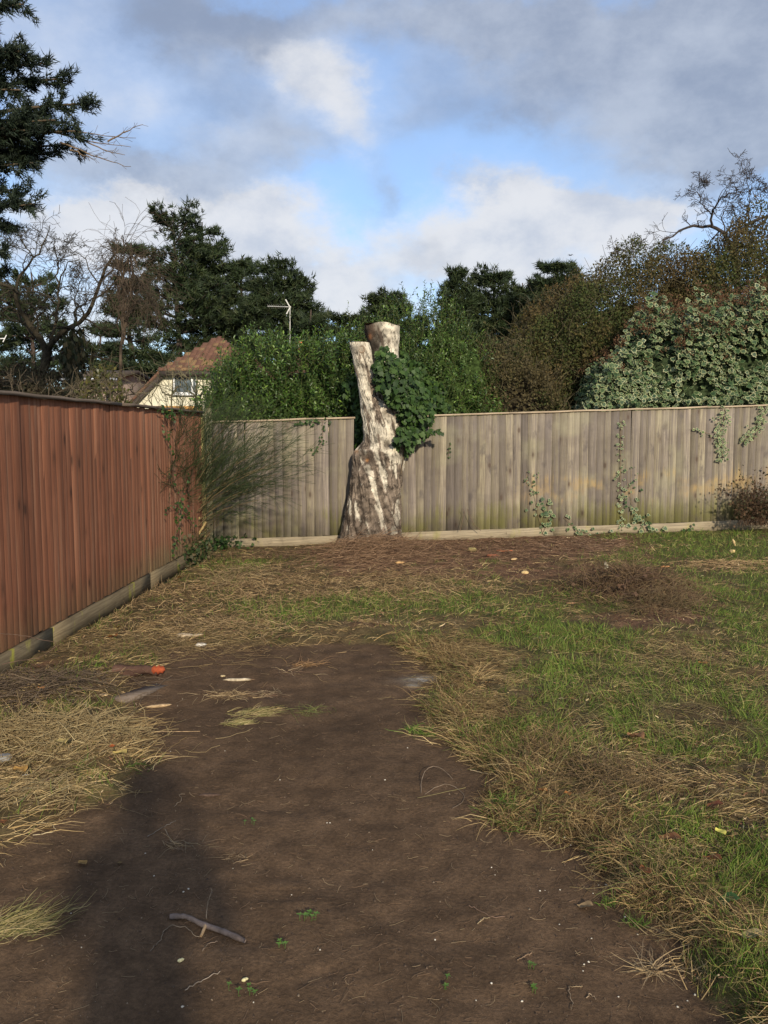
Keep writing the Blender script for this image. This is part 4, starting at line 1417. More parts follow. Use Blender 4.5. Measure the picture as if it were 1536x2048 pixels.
# ================================================================== SHRUBS BEHIND THE FENCE
def shell_pts(n, prof, Yc, Dp, z0, rlo=.82, rhi=1.04, seed=0, lump=.22, back=.55):
    """points on the lumpy skin of a long shrub: prof = skyline in photo pixels, Yc = depth of its middle"""
    pr = np.array([at(px, py, Yc)[[0, 2]] for px, py in prof])
    x = pr[0, 0] + (pr[-1, 0] - pr[0, 0]) * rnd(n)
    h = np.interp(x, pr[:, 0], pr[:, 1]) - z0
    th = rnd(n) * math.pi * back                     # 0 = front foot, pi/2 = top
    r = rlo + (rhi - rlo) * rnd(n) ** .6
    s = np.stack([x * 1.5, th * 2.2, np.full(n, seed * 3.3)], 1)
    r = r * (1 + lump * (fbm(s, 3, 60 + seed) - .5) * 2)
    ex = .75
    y = Yc - Dp * np.sign(np.cos(th)) * np.abs(np.cos(th)) ** ex * r
    y = np.maximum(y, fy(x) + .14 + .12 * rnd(n))
    z = z0 + h * np.abs(np.sin(th)) ** ex * r
    nor = nrm(np.stack([rn(n) * .35, -np.cos(th) / Dp, np.sin(th) / np.maximum(h, .3)], 1))
    return np.stack([x, y, z], 1), nor


def core(root, prof, Yc, Dp, z0, colr, s=.80):  # added solid dark core under the leaves, blocks the view through the shrub
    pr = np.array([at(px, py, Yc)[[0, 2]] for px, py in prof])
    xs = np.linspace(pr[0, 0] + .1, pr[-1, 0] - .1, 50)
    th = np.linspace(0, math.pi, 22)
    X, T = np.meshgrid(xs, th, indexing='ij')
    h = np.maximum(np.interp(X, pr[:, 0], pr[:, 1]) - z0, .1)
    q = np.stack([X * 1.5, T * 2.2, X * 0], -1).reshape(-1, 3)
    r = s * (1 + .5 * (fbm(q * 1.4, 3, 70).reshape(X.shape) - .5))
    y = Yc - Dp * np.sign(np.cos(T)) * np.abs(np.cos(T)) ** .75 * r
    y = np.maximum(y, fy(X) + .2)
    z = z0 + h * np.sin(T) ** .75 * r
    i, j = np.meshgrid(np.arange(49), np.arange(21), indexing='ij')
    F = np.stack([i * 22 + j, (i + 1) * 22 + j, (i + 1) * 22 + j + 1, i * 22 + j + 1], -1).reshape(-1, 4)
    Acc().add(np.stack([X, y, z], -1).reshape(-1, 3), F, colr).build('solid_core', M['core'], root)


def shoots(acc, wood, p, nor, nl, L, leaf, cols, up=.9, T=(LAUREL_V, LAUREL_F), spread=.75, jit=.2):
    n = len(p)
    d = nrm(nor * .6 + np.array([0, 0, up]) + rn(n, 3) * .3)
    Ls = L * (.6 + .8 * rnd(n))
    P = curves(p, d, Ls, 4, .12, -.04)
    tubes(wood, P, np.full((n, 4), .0035) * np.linspace(1, .5, 4), 3, (.12, .13, .05))
    k = np.tile(np.linspace(.12, 1, nl), n)
    i = np.repeat(np.arange(n), nl)
    f = k * 3
    a = np.minimum(f.astype(int), 2)
    f = (f - a)[:, None]
    pos = P[i, a] * (1 - f) + P[i, a + 1] * f
    tdir = nrm(P[i, a + 1] - P[i, a])
    ph = np.tile(np.arange(nl) * 2.4, n) + np.repeat(rnd(n) * 6.28, nl)
    e1 = nrm(np.cross(tdir, np.array([.2, .9, .1])))
    e2 = np.cross(tdir, e1)
    outv = e1 * np.cos(ph)[:, None] + e2 * np.sin(ph)[:, None]
    ax = nrm(tdir * (1 - spread + .4 * k[:, None]) + outv * spread + rn(len(i), 3) * jit)
    nr = nrm(tdir * .9 + outv * -.3 + rn(len(i), 3) * .3)
    c = np.array(cols)[rng.integers(0, len(cols), n)][i] * (.75 + .5 * rnd(len(i), 1))
    c = c * (1 + np.array([.9, .75, .25]) * (k[:, None] ** 5))
    leaves(acc, pos, ax, nr, leaf * (.65 + .6 * rnd(len(i))) * (1.05 - .3 * k), T[0], T[1], c)


LAUR = [(.038, .080, .014), (.052, .102, .019), (.030, .064, .014), (.070, .120, .024)]


def hedge(name, label, prof, Yc, Dp, n, extra, cols=LAUR, leaf=.075, L=.30, nl=13, cat='hedge', T=(LAUREL_V, LAUREL_F)):
    c = at(prof[len(prof) // 2][0], 900, Yc)
    root = empty(name, (c[0], Yc, 0), label, cat)
    f, wd = Acc(), Acc()
    p, nor = shell_pts(n, prof, Yc, Dp, .5, seed=len(prof))
    shoots(f, wd, p, nor, nl, L, leaf, cols, T=T)
    for px, py, py0, k in extra:                     # taller single leaders above the outline
        b = at(px, py0, Yc - .2)
        t = at(px, py, Yc - .2)
        hh = t[2] - b[2]
        bp = b + np.array([0, 0, 1.]) * (np.linspace(0, .85, k)[:, None] * hh) + rn(k, 3) * .02
        shoots(f, wd, bp, rn(k, 3) * .3, 9, hh / k * 1.7 + .06, leaf * .8, cols[1:], up=2.0)
    f.build('foliage', M['leaf'], root, kind='stuff')
    wd.build('shoot', M['twig'], root, kind='stuff')
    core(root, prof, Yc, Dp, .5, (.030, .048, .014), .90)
    return root


hedge('laurel_hedge', 'glossy green laurel hedge behind the grey fence left of the stump',
      [(418, 845), (424, 800), (440, 760), (468, 728), (510, 718), (560, 724), (620, 714), (680, 712), (730, 720), (760, 780)], 14.2, 1.25, 1500,
      [(578, 640, 690, 3), (489, 668, 695, 2), (520, 672, 695, 2), (605, 690, 705, 1), (655, 672, 695, 2), (705, 660, 700, 3), (440, 700, 720, 1), (700, 640, 690, 2)])
hedge('privet_hedge', 'green hedge with tall whippy shoots right of the birch stump',
      [(700, 720), (740, 690), (780, 672), (830, 645), (870, 640), (915, 665), (950, 700), (985, 770), (1000, 830)], 13.9, 1.0, 1250,
      [(862, 588, 650, 5), (897, 605, 660, 4), (840, 640, 670, 2), (775, 612, 670, 4), (792, 640, 680, 3), (884, 640, 670, 3), (722, 655, 690, 2), (820, 650, 670, 3)], leaf=.062, cols=LAUR + [(.05, .085, .02)])

# brown thicket
OLIV = [(.050, .066, .018), (.066, .070, .021), (.082, .074, .023), (.086, .068, .024), (.105, .074, .030)]


def thicket(name, label, prof, Yc, Dp, nleaf, ntw, z0=.5, cols=OLIV, leaf=.04, lump=.3, corecol=(.03, .024, .012), rlo=.80):
    c = at(prof[len(prof) // 2][0], 900, Yc)
    root = empty(name, (c[0], Yc, 0), label, 'shrub')
    p, nor = shell_pts(nleaf, prof, Yc, Dp, z0, rlo=rlo, rhi=1.05, seed=2, lump=lump, back=.62)
    k = fbm(p * 3.2, 3, 81) + .35 * rnd(len(p)) > .50
    p, nor = p[k], nor[k]
    cl = fbm(p * 1.6, 3, 82)
    ci = np.clip(((cl - .3) / .4 * len(cols)).astype(int) + rng.integers(-1, 2, len(p)), 0, len(cols) - 1)
    a = Acc()
    leaves(a, p, nor * .5 + rn(len(p), 3) * .7, nor + rn(len(p), 3) * .5, leaf * (.6 + .8 * rnd(len(p))), SMALL_V * [1.3, 1, 1], SMALL_F, np.array(cols)[ci] * (.65 + .7 * rnd(len(p), 1)))
    a.build('foliage', M['dull'], root, kind='stuff')
    p, nor = shell_pts(ntw, prof, Yc, Dp, z0, rlo=.7, rhi=1.0, seed=2, lump=lump, back=.62)
    P = curves(p, nor + np.array([0, 0, .6]) + rn(ntw, 3) * .5, .2 + .38 * rnd(ntw), 5, .28, -.02)
    b = Acc()
    tubes(b, P, np.full((ntw, 1), .006) * np.linspace(1, .4, 5), 3, np.array([.095, .080, .045]) * (.6 + .7 * rnd(ntw, 1)))
    b.build('twig', M['twig'], root, kind='stuff')
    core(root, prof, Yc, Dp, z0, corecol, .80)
    return root


thicket('thicket', 'tall olive brown thicket of fine twigs behind the long grey fence',
        [(960, 840), (985, 770), (1010, 715), (1035, 665), (1060, 635), (1095, 612), (1150, 595), (1200, 578), (1235, 552), (1270, 535), (1330, 525), (1400, 510), (1480, 488), (1560, 474), (1640, 480), (1700, 600), (1720, 800)], 15.6, 1.6, 150000, 4200)
# sparse green sprig bush in front of the thicket's left end
thicket('bramble_shrub', 'thin grey brown bramble shrub between the green hedge and the thicket',
        [(925, 838), (940, 760), (962, 715), (1000, 700), (1040, 712), (1080, 745), (1110, 790), (1140, 836)], 14.0, .9, 12000, 420, cols=[(.055, .056, .020), (.05, .066, .020), (.07, .064, .024), (.085, .068, .03)], leaf=.04, corecol=(.02, .016, .01))
for spec in ([(958, 715), (985, 720), (1010, 726), (1040, 722), (1078, 726)], [(1058, 758), (1070, 740), (1078, 728), (1092, 735), (1100, 750)]):
    pass

# variegated ivy mound
prof = [(1148, 840), (1152, 815), (1166, 770), (1198, 730), (1245, 698), (1280, 670), (1320, 648), (1380, 636), (1440, 630), (1500, 614), (1570, 606), (1640, 640), (1680, 740), (1690, 830)]
Yc, Dp = 13.75, 1.15
c = at(1400, 900, Yc)
root = empty('variegated_ivy', (c[0], Yc, 0), 'big rounded mound of cream edged variegated ivy behind the fence at the right', 'ivy')
n = 12000
p, nor = shell_pts(n, prof, Yc, Dp, .6, rlo=.80, rhi=1.05, seed=5, lump=.34, back=.56)
k = fbm(p * 2.6, 3, 90) + .3 * rnd(n) > .52
p, nor = p[k], nor[k]
n = len(p)
axs = np.stack([rn(n) * .55, -.5 * np.ones(n), -.8 * np.ones(n)], 1) + nor * .25 + rn(n, 3) * .3
nr = nor + rn(n, 3) * .42 + np.array([0, -.15, .25])
sz = .050 + .045 * rnd(n)
q = p + np.array([0, 0, -CAM_H])
front = np.argsort(np.linalg.norm(q, axis=1) + 3 * (np.abs(p[:, 0] / p[:, 1]) > .46))
fr = front[:300]
leaf_objects(root, VAR_MESH, p[fr], axs[fr], nr[fr], sz[fr])
bk = front[300:]
a = Acc()
add_var(a, p[bk], axs[bk], nr[bk], sz[bk])
# leaves draped on the fence top
m = 300
x = np.concatenate([rng.uniform(4.5, 6.2, m - 60), rng.uniform(2.9, 4.5, 60)])
pp = np.stack([x, fy(x) + .02 + .25 * rnd(m), fz(x) + 1.84 + .10 * rnd(m) + .1 * rnd(m)], 1)
add_var(a, pp, rn(m, 3) * .4 + np.array([0, -.7, -.6]), rn(m, 3) * .4 + np.array([0, -.6, .8]), .05 + .035 * rnd(m))
a.build('foliage', M['ivy'], root, kind='stuff')
# rusty flower heads
n = 600
p2, nor2 = shell_pts(n, prof, Yc, Dp, .6, rlo=1.0, rhi=1.09, seed=5, lump=.24, back=.56)
kk = (p2[:, 2] > 2.55) & (rnd(n) < sstep(2.4, 3.3, p2[:, 2]) + .1)
p2 = p2[kk]
b = Acc()
m = 34
i = np.repeat(np.arange(len(p2)), m)
d = nrm(rn(len(i), 3) + np.array([0, -.3, .4]))
leaves(b, p2[i] + rn(len(i), 3) * .035, d, rn(len(i), 3), .022 + .014 * rnd(len(i)), SMALL_V * [1.3, 1, 1], SMALL_F, np.array([.135, .072, .038]) * (.6 + .8 * rnd(len(i), 1)))
b.build('flower_head', M['dull'], root, kind='stuff')
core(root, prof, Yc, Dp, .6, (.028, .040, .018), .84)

# bronze shrub overhanging at the right end of the fence foot
c = at(1520, 1050, 12.2)
root = empty('dead_shrub', (c[0], 12.15, c[2]), 'dark brown scrubby shrub at the fence foot on the far right', 'shrub')
n = 130
P = curves(np.tile(c, (n, 1)) + rn(n, 3) * [.16, .05, .01], np.stack([rn(n) * .45 + .1, rn(n) * .2 - .1, .6 + rnd(n)], 1), .3 + .45 * rnd(n), 6, .25, .03)
P2, R2 = branch_out(P, np.full((n, 6), .004) * np.linspace(1, .4, 6), 4, .5, K=5, wob=.25)
a = Acc()
tubes(a, P, np.full((n, 6), .004) * np.linspace(1, .4, 6), 3, (.11, .07, .045))
tubes(a, P2, R2, 3, (.12, .075, .05))
a.build('stem', M['twig'], root, kind='stuff')
pts = P2[:, 1:].reshape(-1, 3)
pts = pts[rnd(len(pts)) < .75]
b = Acc()
leaves(b, pts, rn(len(pts), 3), rn(len(pts), 3), .028 + .025 * rnd(len(pts)), SMALL_V * [1.4, 1, 1], SMALL_F, np.array([(.085, .055, .03), (.06, .06, .028), (.11, .065, .035)])[rng.integers(0, 3, len(pts))] * (.6 + .7 * rnd(len(pts), 1)))
b.build('foliage', M['dull'], root, kind='stuff')


# ================================================================== BROOM IN THE CORNER
def broom():
    base = g(402, 1098)
    base = np.array([base[0], 11.0, zat(base[0], 11.0)])
    root = empty('broom_shrub', base, 'wispy dark green broom bush in the corner where the fences meet', 'shrub')
    tgt = [(352, 880), (358, 850), (372, 838), (395, 835), (420, 830), (440, 812), (430, 792), (462, 830), (480, 840), (505, 850), (530, 862), (555, 880), (570, 905), (560, 945), (540, 965), (505, 985), (345, 930), (350, 905), (450, 860), (410, 860), (520, 900),
           (470, 990), (545, 915), (430, 850), (375, 930), (345, 960), (520, 1000), (500, 930), (480, 950), (540, 890), (525, 940), (560, 925), (470, 900), (440, 910), (400, 900), (490, 1010), (455, 850), (380, 960), (535, 930), (510, 960)]
    main = []
    for k, (px, py) in enumerate(tgt):
        Yt = 11.0 + random.uniform(-.55, .75)
        if px < 408:
            Yt = min(Yt, 2.60 / (.028 + (768 - px) / 1716.))
        e = at(px, py, Yt)
        s = base + np.array([random.gauss(0, .05), random.gauss(0, .05), 0])
        mid = s + np.array([(e[0] - s[0]) * .10, (e[1] - s[1]) * .2, (e[2] - s[2]) * .55 + .20])
        t = np.linspace(0, 1, 8)[:, None]
        main.append((1 - t) ** 2 * s + 2 * t * (1 - t) * mid + t ** 2 * e + rn(8, 3) * .008)
    main = np.array(main)
    a = Acc()
    R0 = np.full((len(main), 8), .011) * np.linspace(1, .22, 8)
    tubes(a, main, R0, 5, (.13, .095, .05))
    b1, r1 = branch_out(main, R0, 12, .34, (14, 40), 6, .12, .012, .42, .5, .16)
    b2, r2 = branch_out(b1, r1, 4, .62, (10, 32), 5, .08, .02, .15, .55, .10)
    s_ = rnd(len(b1), 1)
    tubes(a, b1, np.maximum(r1, .0022), 3, np.array([.050, .062, .026]) * (.7 + .6 * s_))
    a.build('stem', M['twig'], root, kind='stuff')
    f = Acc()
    s_ = rnd(len(b2), 1)
    cc = np.array([.028, .050, .020]) * s_ + np.array([.050, .068, .026]) * (1 - s_)
    tubes(f, b2, np.maximum(r2, .0022), 3, cc)
    # dense whisks on the right
    w1, wr = branch_out(b1[rnd(len(b1)) < .5], np.full((1, 6), .002).repeat(len(b1), 0)[:1].repeat(10000, 0)[:len(b1)], 3, .55, (8, 22), 5, .05, .015, .3, .8, .15) if False else (None, None)
    f.build('foliage', M['needle'], root, kind='stuff')
    # brown dead wood at the heart and basal trunk
    d = Acc()
    n = 220
    P = curves(np.tile(base, (n, 1)) + rn(n, 3) * [.07, .06, 0], np.stack([rn(n) * .38 + .05, rn(n) * .3 - .1, np.ones(n)], 1), .35 + .75 * rnd(n), 6, .14, .0)
    tubes(d, P, np.full((n, 6), .003) * np.linspace(1, .5, 6), 3, np.array([.16, .10, .055]) * (.6 + .7 * rnd(n, 1)))
    d.build('dead_twig', M['twig'], root, kind='stuff')
    for k, (px, py) in enumerate([(412, 1040), (395, 1030)]):
        e = at(px, py, 10.95)
        t = np.linspace(0, 1, 8)[:, None]
        P = base + (e - base) * t + rn(8, 3) * .006 + np.array([.03 * k, 0, -.03])
        tt = Acc()
        tubes(tt, P[None], np.linspace(.022, .014, 8)[None] * (1 - .2 * k), 7, (.30, .22, .10))
        o_ = tt.build('trunk', M['bark'], root)
    return base


BB = broom()
# scrub ivy and bramble at the broom's foot and on the end of the red fence
root = empty('corner_ivy', (BB[0] - .2, 10.7, 0), 'straggling small leaved ivy climbing the far end of the red fence', 'ivy')
pts, stems = [], []
for path in ([(362, 1105), (358, 1040), (362, 990), (345, 955), (341, 900), (330, 852)], [(350, 1120), (352, 1075), (360, 1030), (366, 985), (372, 960), (380, 1005)], [(395, 1100), (385, 1050), (372, 1010), (350, 1008), (332, 1020)], [(345, 815), (348, 828), (350, 842)], [(312, 818), (330, 822), (347, 824), (370, 826)]):
    ww = []
    for px, py in path:
        d = ray(px, py)
        # on the face of the red fence: x = lx(y) + 0.05
        t = (lx(0) + .06) / (d[0] - .028 * d[1])
        q = np.array([0, 0, CAM_H]) + d * t
        if q[1] > 11.1 or q[1] < 8:
            q = at(px, py, 11.0)
        ww.append(q)
    ww = np.array(ww)
    tt = np.linspace(0, 1, 10)
    S = np.stack([np.interp(tt, np.linspace(0, 1, len(ww)), ww[:, k]) for k in range(3)], 1)
    stems.append(S + rn(10, 3) * .008)
    nL = 36 if len(path) > 3 else 14
    t = rnd(nL)
    pts.append(np.stack([np.interp(t, np.linspace(0, 1, len(ww)), ww[:, k]) for k in range(3)], 1) + rn(nL, 3) * [.03, .04, .03])
a = Acc()
tubes(a, np.array(stems), np.full((len(stems), 10), .0035), 4, (.10, .075, .05))
a.build('stem', M['twig'], root)
pts = np.concatenate(pts)
leaf_objects(root, IVY_MESH, pts, rn(len(pts), 3) * .6 + np.array([.3, -.2, -.7]), rn(len(pts), 3) * .4 + np.array([.9, -.6, .3]), .024 + .022 * rnd(len(pts)))
n = 900
b = Acc()
cc = np.array([BB[0], 10.8])
x = BB[0] - .08 + rn(n) * .20
y = 10.75 + rn(n) * .30
x = np.maximum(x, lx(y) + .06)
z = surf_z(x, y) + np.abs(rn(n)) * .13
leaves(b, np.stack([x, y, z], 1), rn(n, 3) + np.array([0, -.2, .1]), rn(n, 3) + np.array([0, -.5, .8]), .022 + .03 * rnd(n), IVY_V, IVY_F, np.array([(.032, .052, .016), (.06, .058, .025), (.10, .075, .04), (.025, .045, .016)])[rng.integers(0, 4, n)] * (.7 + .6 * rnd(n, 1)))
b.build('foliage', M['ivy'], root, kind='stuff')
c = gs(450, 1100)
root = empty('ivy_clump', c, 'low dark green ivy clump on the ground at the foot of the broom', 'ivy')
n = 190
x, y = c[0] - .12 + rn(n) * .20, c[1] + .1 + rn(n) * .18
b = np.stack([x, y, surf_z(x, y) + .02 + .16 * rnd(n)], 1)
leaf_objects(root, IVY_MESH, b, rn(n, 3) + np.array([0, -.5, 0]), rn(n, 3) * .5 + np.array([0, -.4, 1]), .035 + .03 * rnd(n))


# ================================================================== TREES
def taper_tube(acc, pts, r0, r1, s=8, c=(.1, .08, .06), K=12, wob=.0):
    pts = np.array(pts, float)
    t = np.linspace(0, 1, K)
    d = np.r_[0, np.cumsum(np.linalg.norm(np.diff(pts, axis=0), axis=1))]
    d /= d[-1]
    P = np.stack([np.interp(t, d, pts[:, k]) for k in range(3)], 1)
    for _ in range(2):
        P[1:-1] = .25 * P[:-2] + .5 * P[1:-1] + .25 * P[2:]
    P[1:-1] += rn(K - 2, 3) * wob
    tubes(acc, P[None], np.linspace(r0, r1, K)[None], s, c)
    return P


def tufts(acc, p, out, n, L, wd, cols, up=.35, spread=.9):
    """bottle-brush needle tufts: n slender triangles around each point"""
    i = np.repeat(np.arange(len(p)), n)
    d = nrm(out[i] * .8 + np.array([0, 0, up]) + rn(len(i), 3) * spread)
    sd = nrm(np.cross(d, rn(len(i), 3)))
    l = L * (.6 + .7 * rnd(len(i)))[:, None]
    q = p[i] + rn(len(i), 3) * L * .18
    V = np.stack([q - sd * wd, q + sd * wd, q + d * l + sd * wd * .3], 1).reshape(-1, 3)
    F = np.arange(len(i) * 3).reshape(-1, 3)
    c = np.array(cols)[rng.integers(0, len(cols), len(p))][i] * (.7 + .6 * rnd(len(i), 1))
    acc.add(V, F, np.repeat(c, 3, 0))


PINE = [(.028, .044, .018), (.034, .052, .019), (.044, .058, .021), (.022, .034, .016)]


def pine(label, px, top, Y, halfw, crown0=.30, ntuft=2600, lean=0.0, whorls=13, cols=PINE, group='dark pines beyond the gardens', second=None, shape='cone', nb=8, gap=0.0):
    """px, top: where the leader's tip shows; halfw: half width of the crown in photo pixels"""
    tip = at(px, top, Y)
    H = tip[2]
    W = halfw * Y / 1716.
    root = empty('pine_tree', (tip[0] - lean * H, Y, 0), label, 'pine tree', group)
    tr = Acc()
    b = np.array([tip[0] - lean * H, Y, -.2])
    bark = (.075, .055, .045)
    TP = taper_tube(tr, [b, b + (tip - b) * .5 + rn(3) * [.15, .1, 0], tip - [0, 0, .1]], H * .020, .03, 8, bark, 16, .03)
    pos, out = [], []
    lim = []
    for k in range(whorls):
        f = crown0 + (1 - crown0) * ((k + random.uniform(-.3, .3)) / whorls)
        f = min(max(f, crown0 * .95), .985)
        zc = f * H
        c0 = np.array([np.interp(zc, TP[:, 2], TP[:, i]) for i in range(3)])
        g_ = max(0.0, (f - crown0) / (1 - crown0))
        if shape == 'cone':
            prof = (1 - g_) ** .55 * 1.1 * (.55 + .45 * min(1, g_ / .22 + .25))
        elif shape == 'dome':
            prof = math.sqrt(max(0, 1 - g_ ** 3.0)) * (.62 + .38 * min(1, g_ / .35 + .15))
        else:
            prof = (.7 + .3 * math.sin(g_ * 9)) * (1 - g_) ** .4
        m = nb if g_ < .8 else max(4, nb - 3)
        for j in range(m):
            if random.random() < gap: continue
            a = (j + random.uniform(-.4, .4)) / m * 2 * math.pi + k * 1.3
            L = W * prof * random.uniform(.62, 1.12) + .25
            d = np.array([math.cos(a), math.sin(a), random.uniform(.02, .38) + .25 * g_])
            Pb = curves(c0[None], d[None], L, 7, .10, -.06)[0]
            lim.append(Pb)
            nt_ = int(8 + 34 * L / max(W, .5))
            t = .28 + .72 * rnd(nt_) ** .75
            fk = t * 6
            ii = np.minimum(fk.astype(int), 5)
            ff = (fk - ii)[:, None]
            q = Pb[ii] * (1 - ff) + Pb[ii + 1] * ff
            perp = np.array([-math.sin(a), math.cos(a), 0])
            sp_ = L * .30 * (.35 + .9 * np.sin(math.pi * np.clip(t, 0, 1) * .8))
            q = q + perp * (rn(nt_) * sp_ * .75)[:, None] + np.array([0, 0, 1]) * (rn(nt_) * .07 + .05)[:, None] * (L * .35 + .3)
            pos.append(q)
            out.append(np.tile(nrm(d), (nt_, 1)) + perp * rn(nt_)[:, None] * .5)
    tubes(tr, np.array(lim), np.array([np.linspace(.045, .012, 7) * (.5 + H / 24.)] * len(lim)), 4, bark)
    tr.build('trunk', M['bark'], root)
    pos = np.concatenate(pos); out = nrm(np.concatenate(out))
    if len(pos) > ntuft:
        s = rng.permutation(len(pos))[:ntuft]
        pos, out = pos[s], out[s]
    cr = Acc()
    sc = Y / 40.
    tufts(cr, pos, out, 14, .27 * (.6 + .4 * sc), .024 * sc, cols, spread=.8)
    cr.build('crown', M['needle'], root)
    return root


pine('tallest pine with a broad tiered dark crown behind the cream house', 346, 424, 42, 112, .16, 3800, whorls=12, nb=9, gap=.24, shape='dome')
pine('slim leaning pine trunk growing close against the tallest pine', 404, 440, 43.5, 66, .30, 2200, lean=.02, whorls=12, nb=8, gap=.1, shape='dome')
pine('narrow pine right of the tallest pine', 484, 510, 44, 66, .14, 3000, whorls=14)
pine('broad pine behind the television aerial', 555, 530, 40, 92, .10, 4600, whorls=15, shape='dome', nb=9)
pine('low pine sloping down at the right end of the left pine group', 622, 615, 38, 58, .08, 2200, whorls=9, shape='dome')
pine('bare stemmed pine with a thin crown left of the cream house', 262, 480, 33, 70, .20, 1700, whorls=11, gap=.30, nb=7)
pine('dark pine behind the bare gnarled tree at the left', 62, 540, 36, 84, .14, 1500, whorls=12, gap=.3, shape='dome')
pine('pine at the far left edge behind the bare tree', -30, 560, 38, 90, .14, 1500, whorls=11)
pine('small dark pine low behind the cream house at its left', 200, 640, 40, 60, .08, 1000, whorls=8, gap=.1)
pine('round headed pine directly behind the sawn birch limb', 770, 583, 46, 60, .22, 3000, whorls=13, shape='dome')
pine('low dark pine just left of the sawn birch limb', 698, 622, 45, 58, .10, 2600, whorls=9, shape='dome')
pine('pine showing low between the birch limb and the tall hedge shoots', 822, 618, 47, 56, .10, 2400, whorls=8, shape='dome')
pine('pointed open pine right of the tall hedge shoots', 914, 541, 43, 70, .10, 3400, whorls=19, gap=.03, nb=9)
pine('rounded pine right of the pointed open pine', 988, 538, 44, 70, .12, 3800, whorls=16, shape='dome')
pine('small pine top in the dip left of the flat topped pine', 1045, 562, 45, 54, .12, 2200, whorls=9, shape='dome')
pine('flat topped pine rising above the brown thicket under the bird', 1115, 524, 40, 64, .40, 2600, whorls=10, shape='dome', gap=.05)
pine('dark pine tip beside the thicket right of the flat topped pine', 1168, 546, 40, 44, .3, 1400, whorls=8)


# ---- bare trees
def bare_tree(name, label, cat, limbs, Y, r0, levels, colr=(.075, .058, .045), tw=.004, foliage=None, seedjit=.02, parts=('trunk', 'twig'), group=None):
    """limbs: list of (pixel path, start radius, end radius)"""
    b = at(limbs[0][0][0][0], limbs[0][0][0][1], Y)
    root = empty(name, (b[0], Y, 0), label, cat, group)
    tr = Acc()
    Ps, Rs = [], []
    for path, ra, rb in limbs:
        pts = []
        dy = random.uniform(-.35, .35) if path is not limbs[0][0] else 0
        for k, (px, py) in enumerate(path):
            pts.append(at(px, py, Y + dy * k / max(1, len(path) - 1) * 2))
        if path is limbs[0][0]:
            pts.insert(0, np.array([pts[0][0] - .1, Y, -.2]))
        P = taper_tube(tr, pts, ra, rb, 8, colr, 12, seedjit)
        if ra < r0 * 2:
            Ps.append(P); Rs.append(np.linspace(ra, rb, 12))
    P, Rr = np.array(Ps), np.array(Rs)
    tr.build(parts[0], M['bark'], root)
    twg = Acc()
    last = []
    for lv in levels:
        P, Rr = branch_out(P, Rr, **lv)
        Rr = np.maximum(Rr, tw)
        tubes(twg, P, Rr, 4 if len(P) < 600 else 3, np.array(colr) * (.8 + .4 * rnd(len(P), 1)))
        last.append(P)
    twg.build(parts[1], M['twig'], root, kind='stuff')
    return root, last


LV = [dict(n=9, ratio=.42, ang=(35, 80), K=7, wob=.30, grav=-.02, tmin=.2, rr=.55), dict(n=6, ratio=.48, ang=(35, 80), K=6, wob=.34, grav=0, tmin=.15, rr=.6, minlen=.12), dict(n=4, ratio=.5, ang=(30, 80), K=4, wob=.3, grav=0, tmin=.2, rr=.65, minlen=.08)]
r_, last = bare_tree('bare_tree', 'gnarled leafless tree with a mossy leaning trunk behind the red fence', 'tree', [
    ([(72, 800), (85, 745), (96, 700)], 0.116, 0.090),
    ([(96, 705), (100, 680), (112, 665), (140, 655), (170, 638), (187, 612), (196, 580), (205, 555), (215, 520), (240, 495)], 0.058, 0.017),
    ([(92, 705), (82, 672), (60, 655), (45, 625), (35, 600), (22, 572), (0, 566)], 0.064, 0.030),
    ([(84, 690), (70, 668), (52, 660), (42, 630), (10, 600), (-20, 580)], 0.046, 0.021),
    ([(34, 600), (28, 570), (40, 545), (60, 525), (78, 510), (88, 480), (105, 465), (100, 450)], 0.032, 0.007),
    ([(100, 690), (108, 650), (118, 620), (117, 575), (122, 545), (140, 525), (158, 520)], 0.035, 0.008),
    ([(117, 575), (114, 540), (115, 505), (108, 475)], 0.020, 0.006),
    ([(152, 645), (150, 620), (160, 608), (178, 600), (190, 595)], 0.023, 0.010),
    ([(205, 560), (225, 545), (235, 520), (225, 498), (200, 492)], 0.020, 0.007),
    ([(70, 515), (45, 490), (40, 470), (20, 460)], 0.014, 0.005),
    ([(150, 640), (150, 600), (165, 560), (160, 525)], 0.014, 0.005),
], 17.0, .066, LV, colr=(.045, .038, .026))
tr_ = [o for o in bpy.data.objects if o.parent == r_ and o.name.startswith('trunk')]
# ivy-like brown hanging foliage under the fork
n = 800
bpos = np.array([at(146 + 11 * rng.standard_normal(), 708 + 26 * rng.standard_normal(), 17 + .5 * rng.standard_normal()) for _ in range(n)])
a = Acc()
leaves(a, bpos, rn(n, 3) * .35 + np.array([0, 0, -1]), rn(n, 3), .10 + .10 * rnd(n), SMALL_V, SMALL_F, np.array([(.050, .048, .024), (.035, .042, .02), (.075, .06, .03)])[rng.integers(0, 3, n)] * (.7 + .6 * rnd(n, 1)))
a.build('hanging_foliage', M['dull'], r_, kind='stuff')

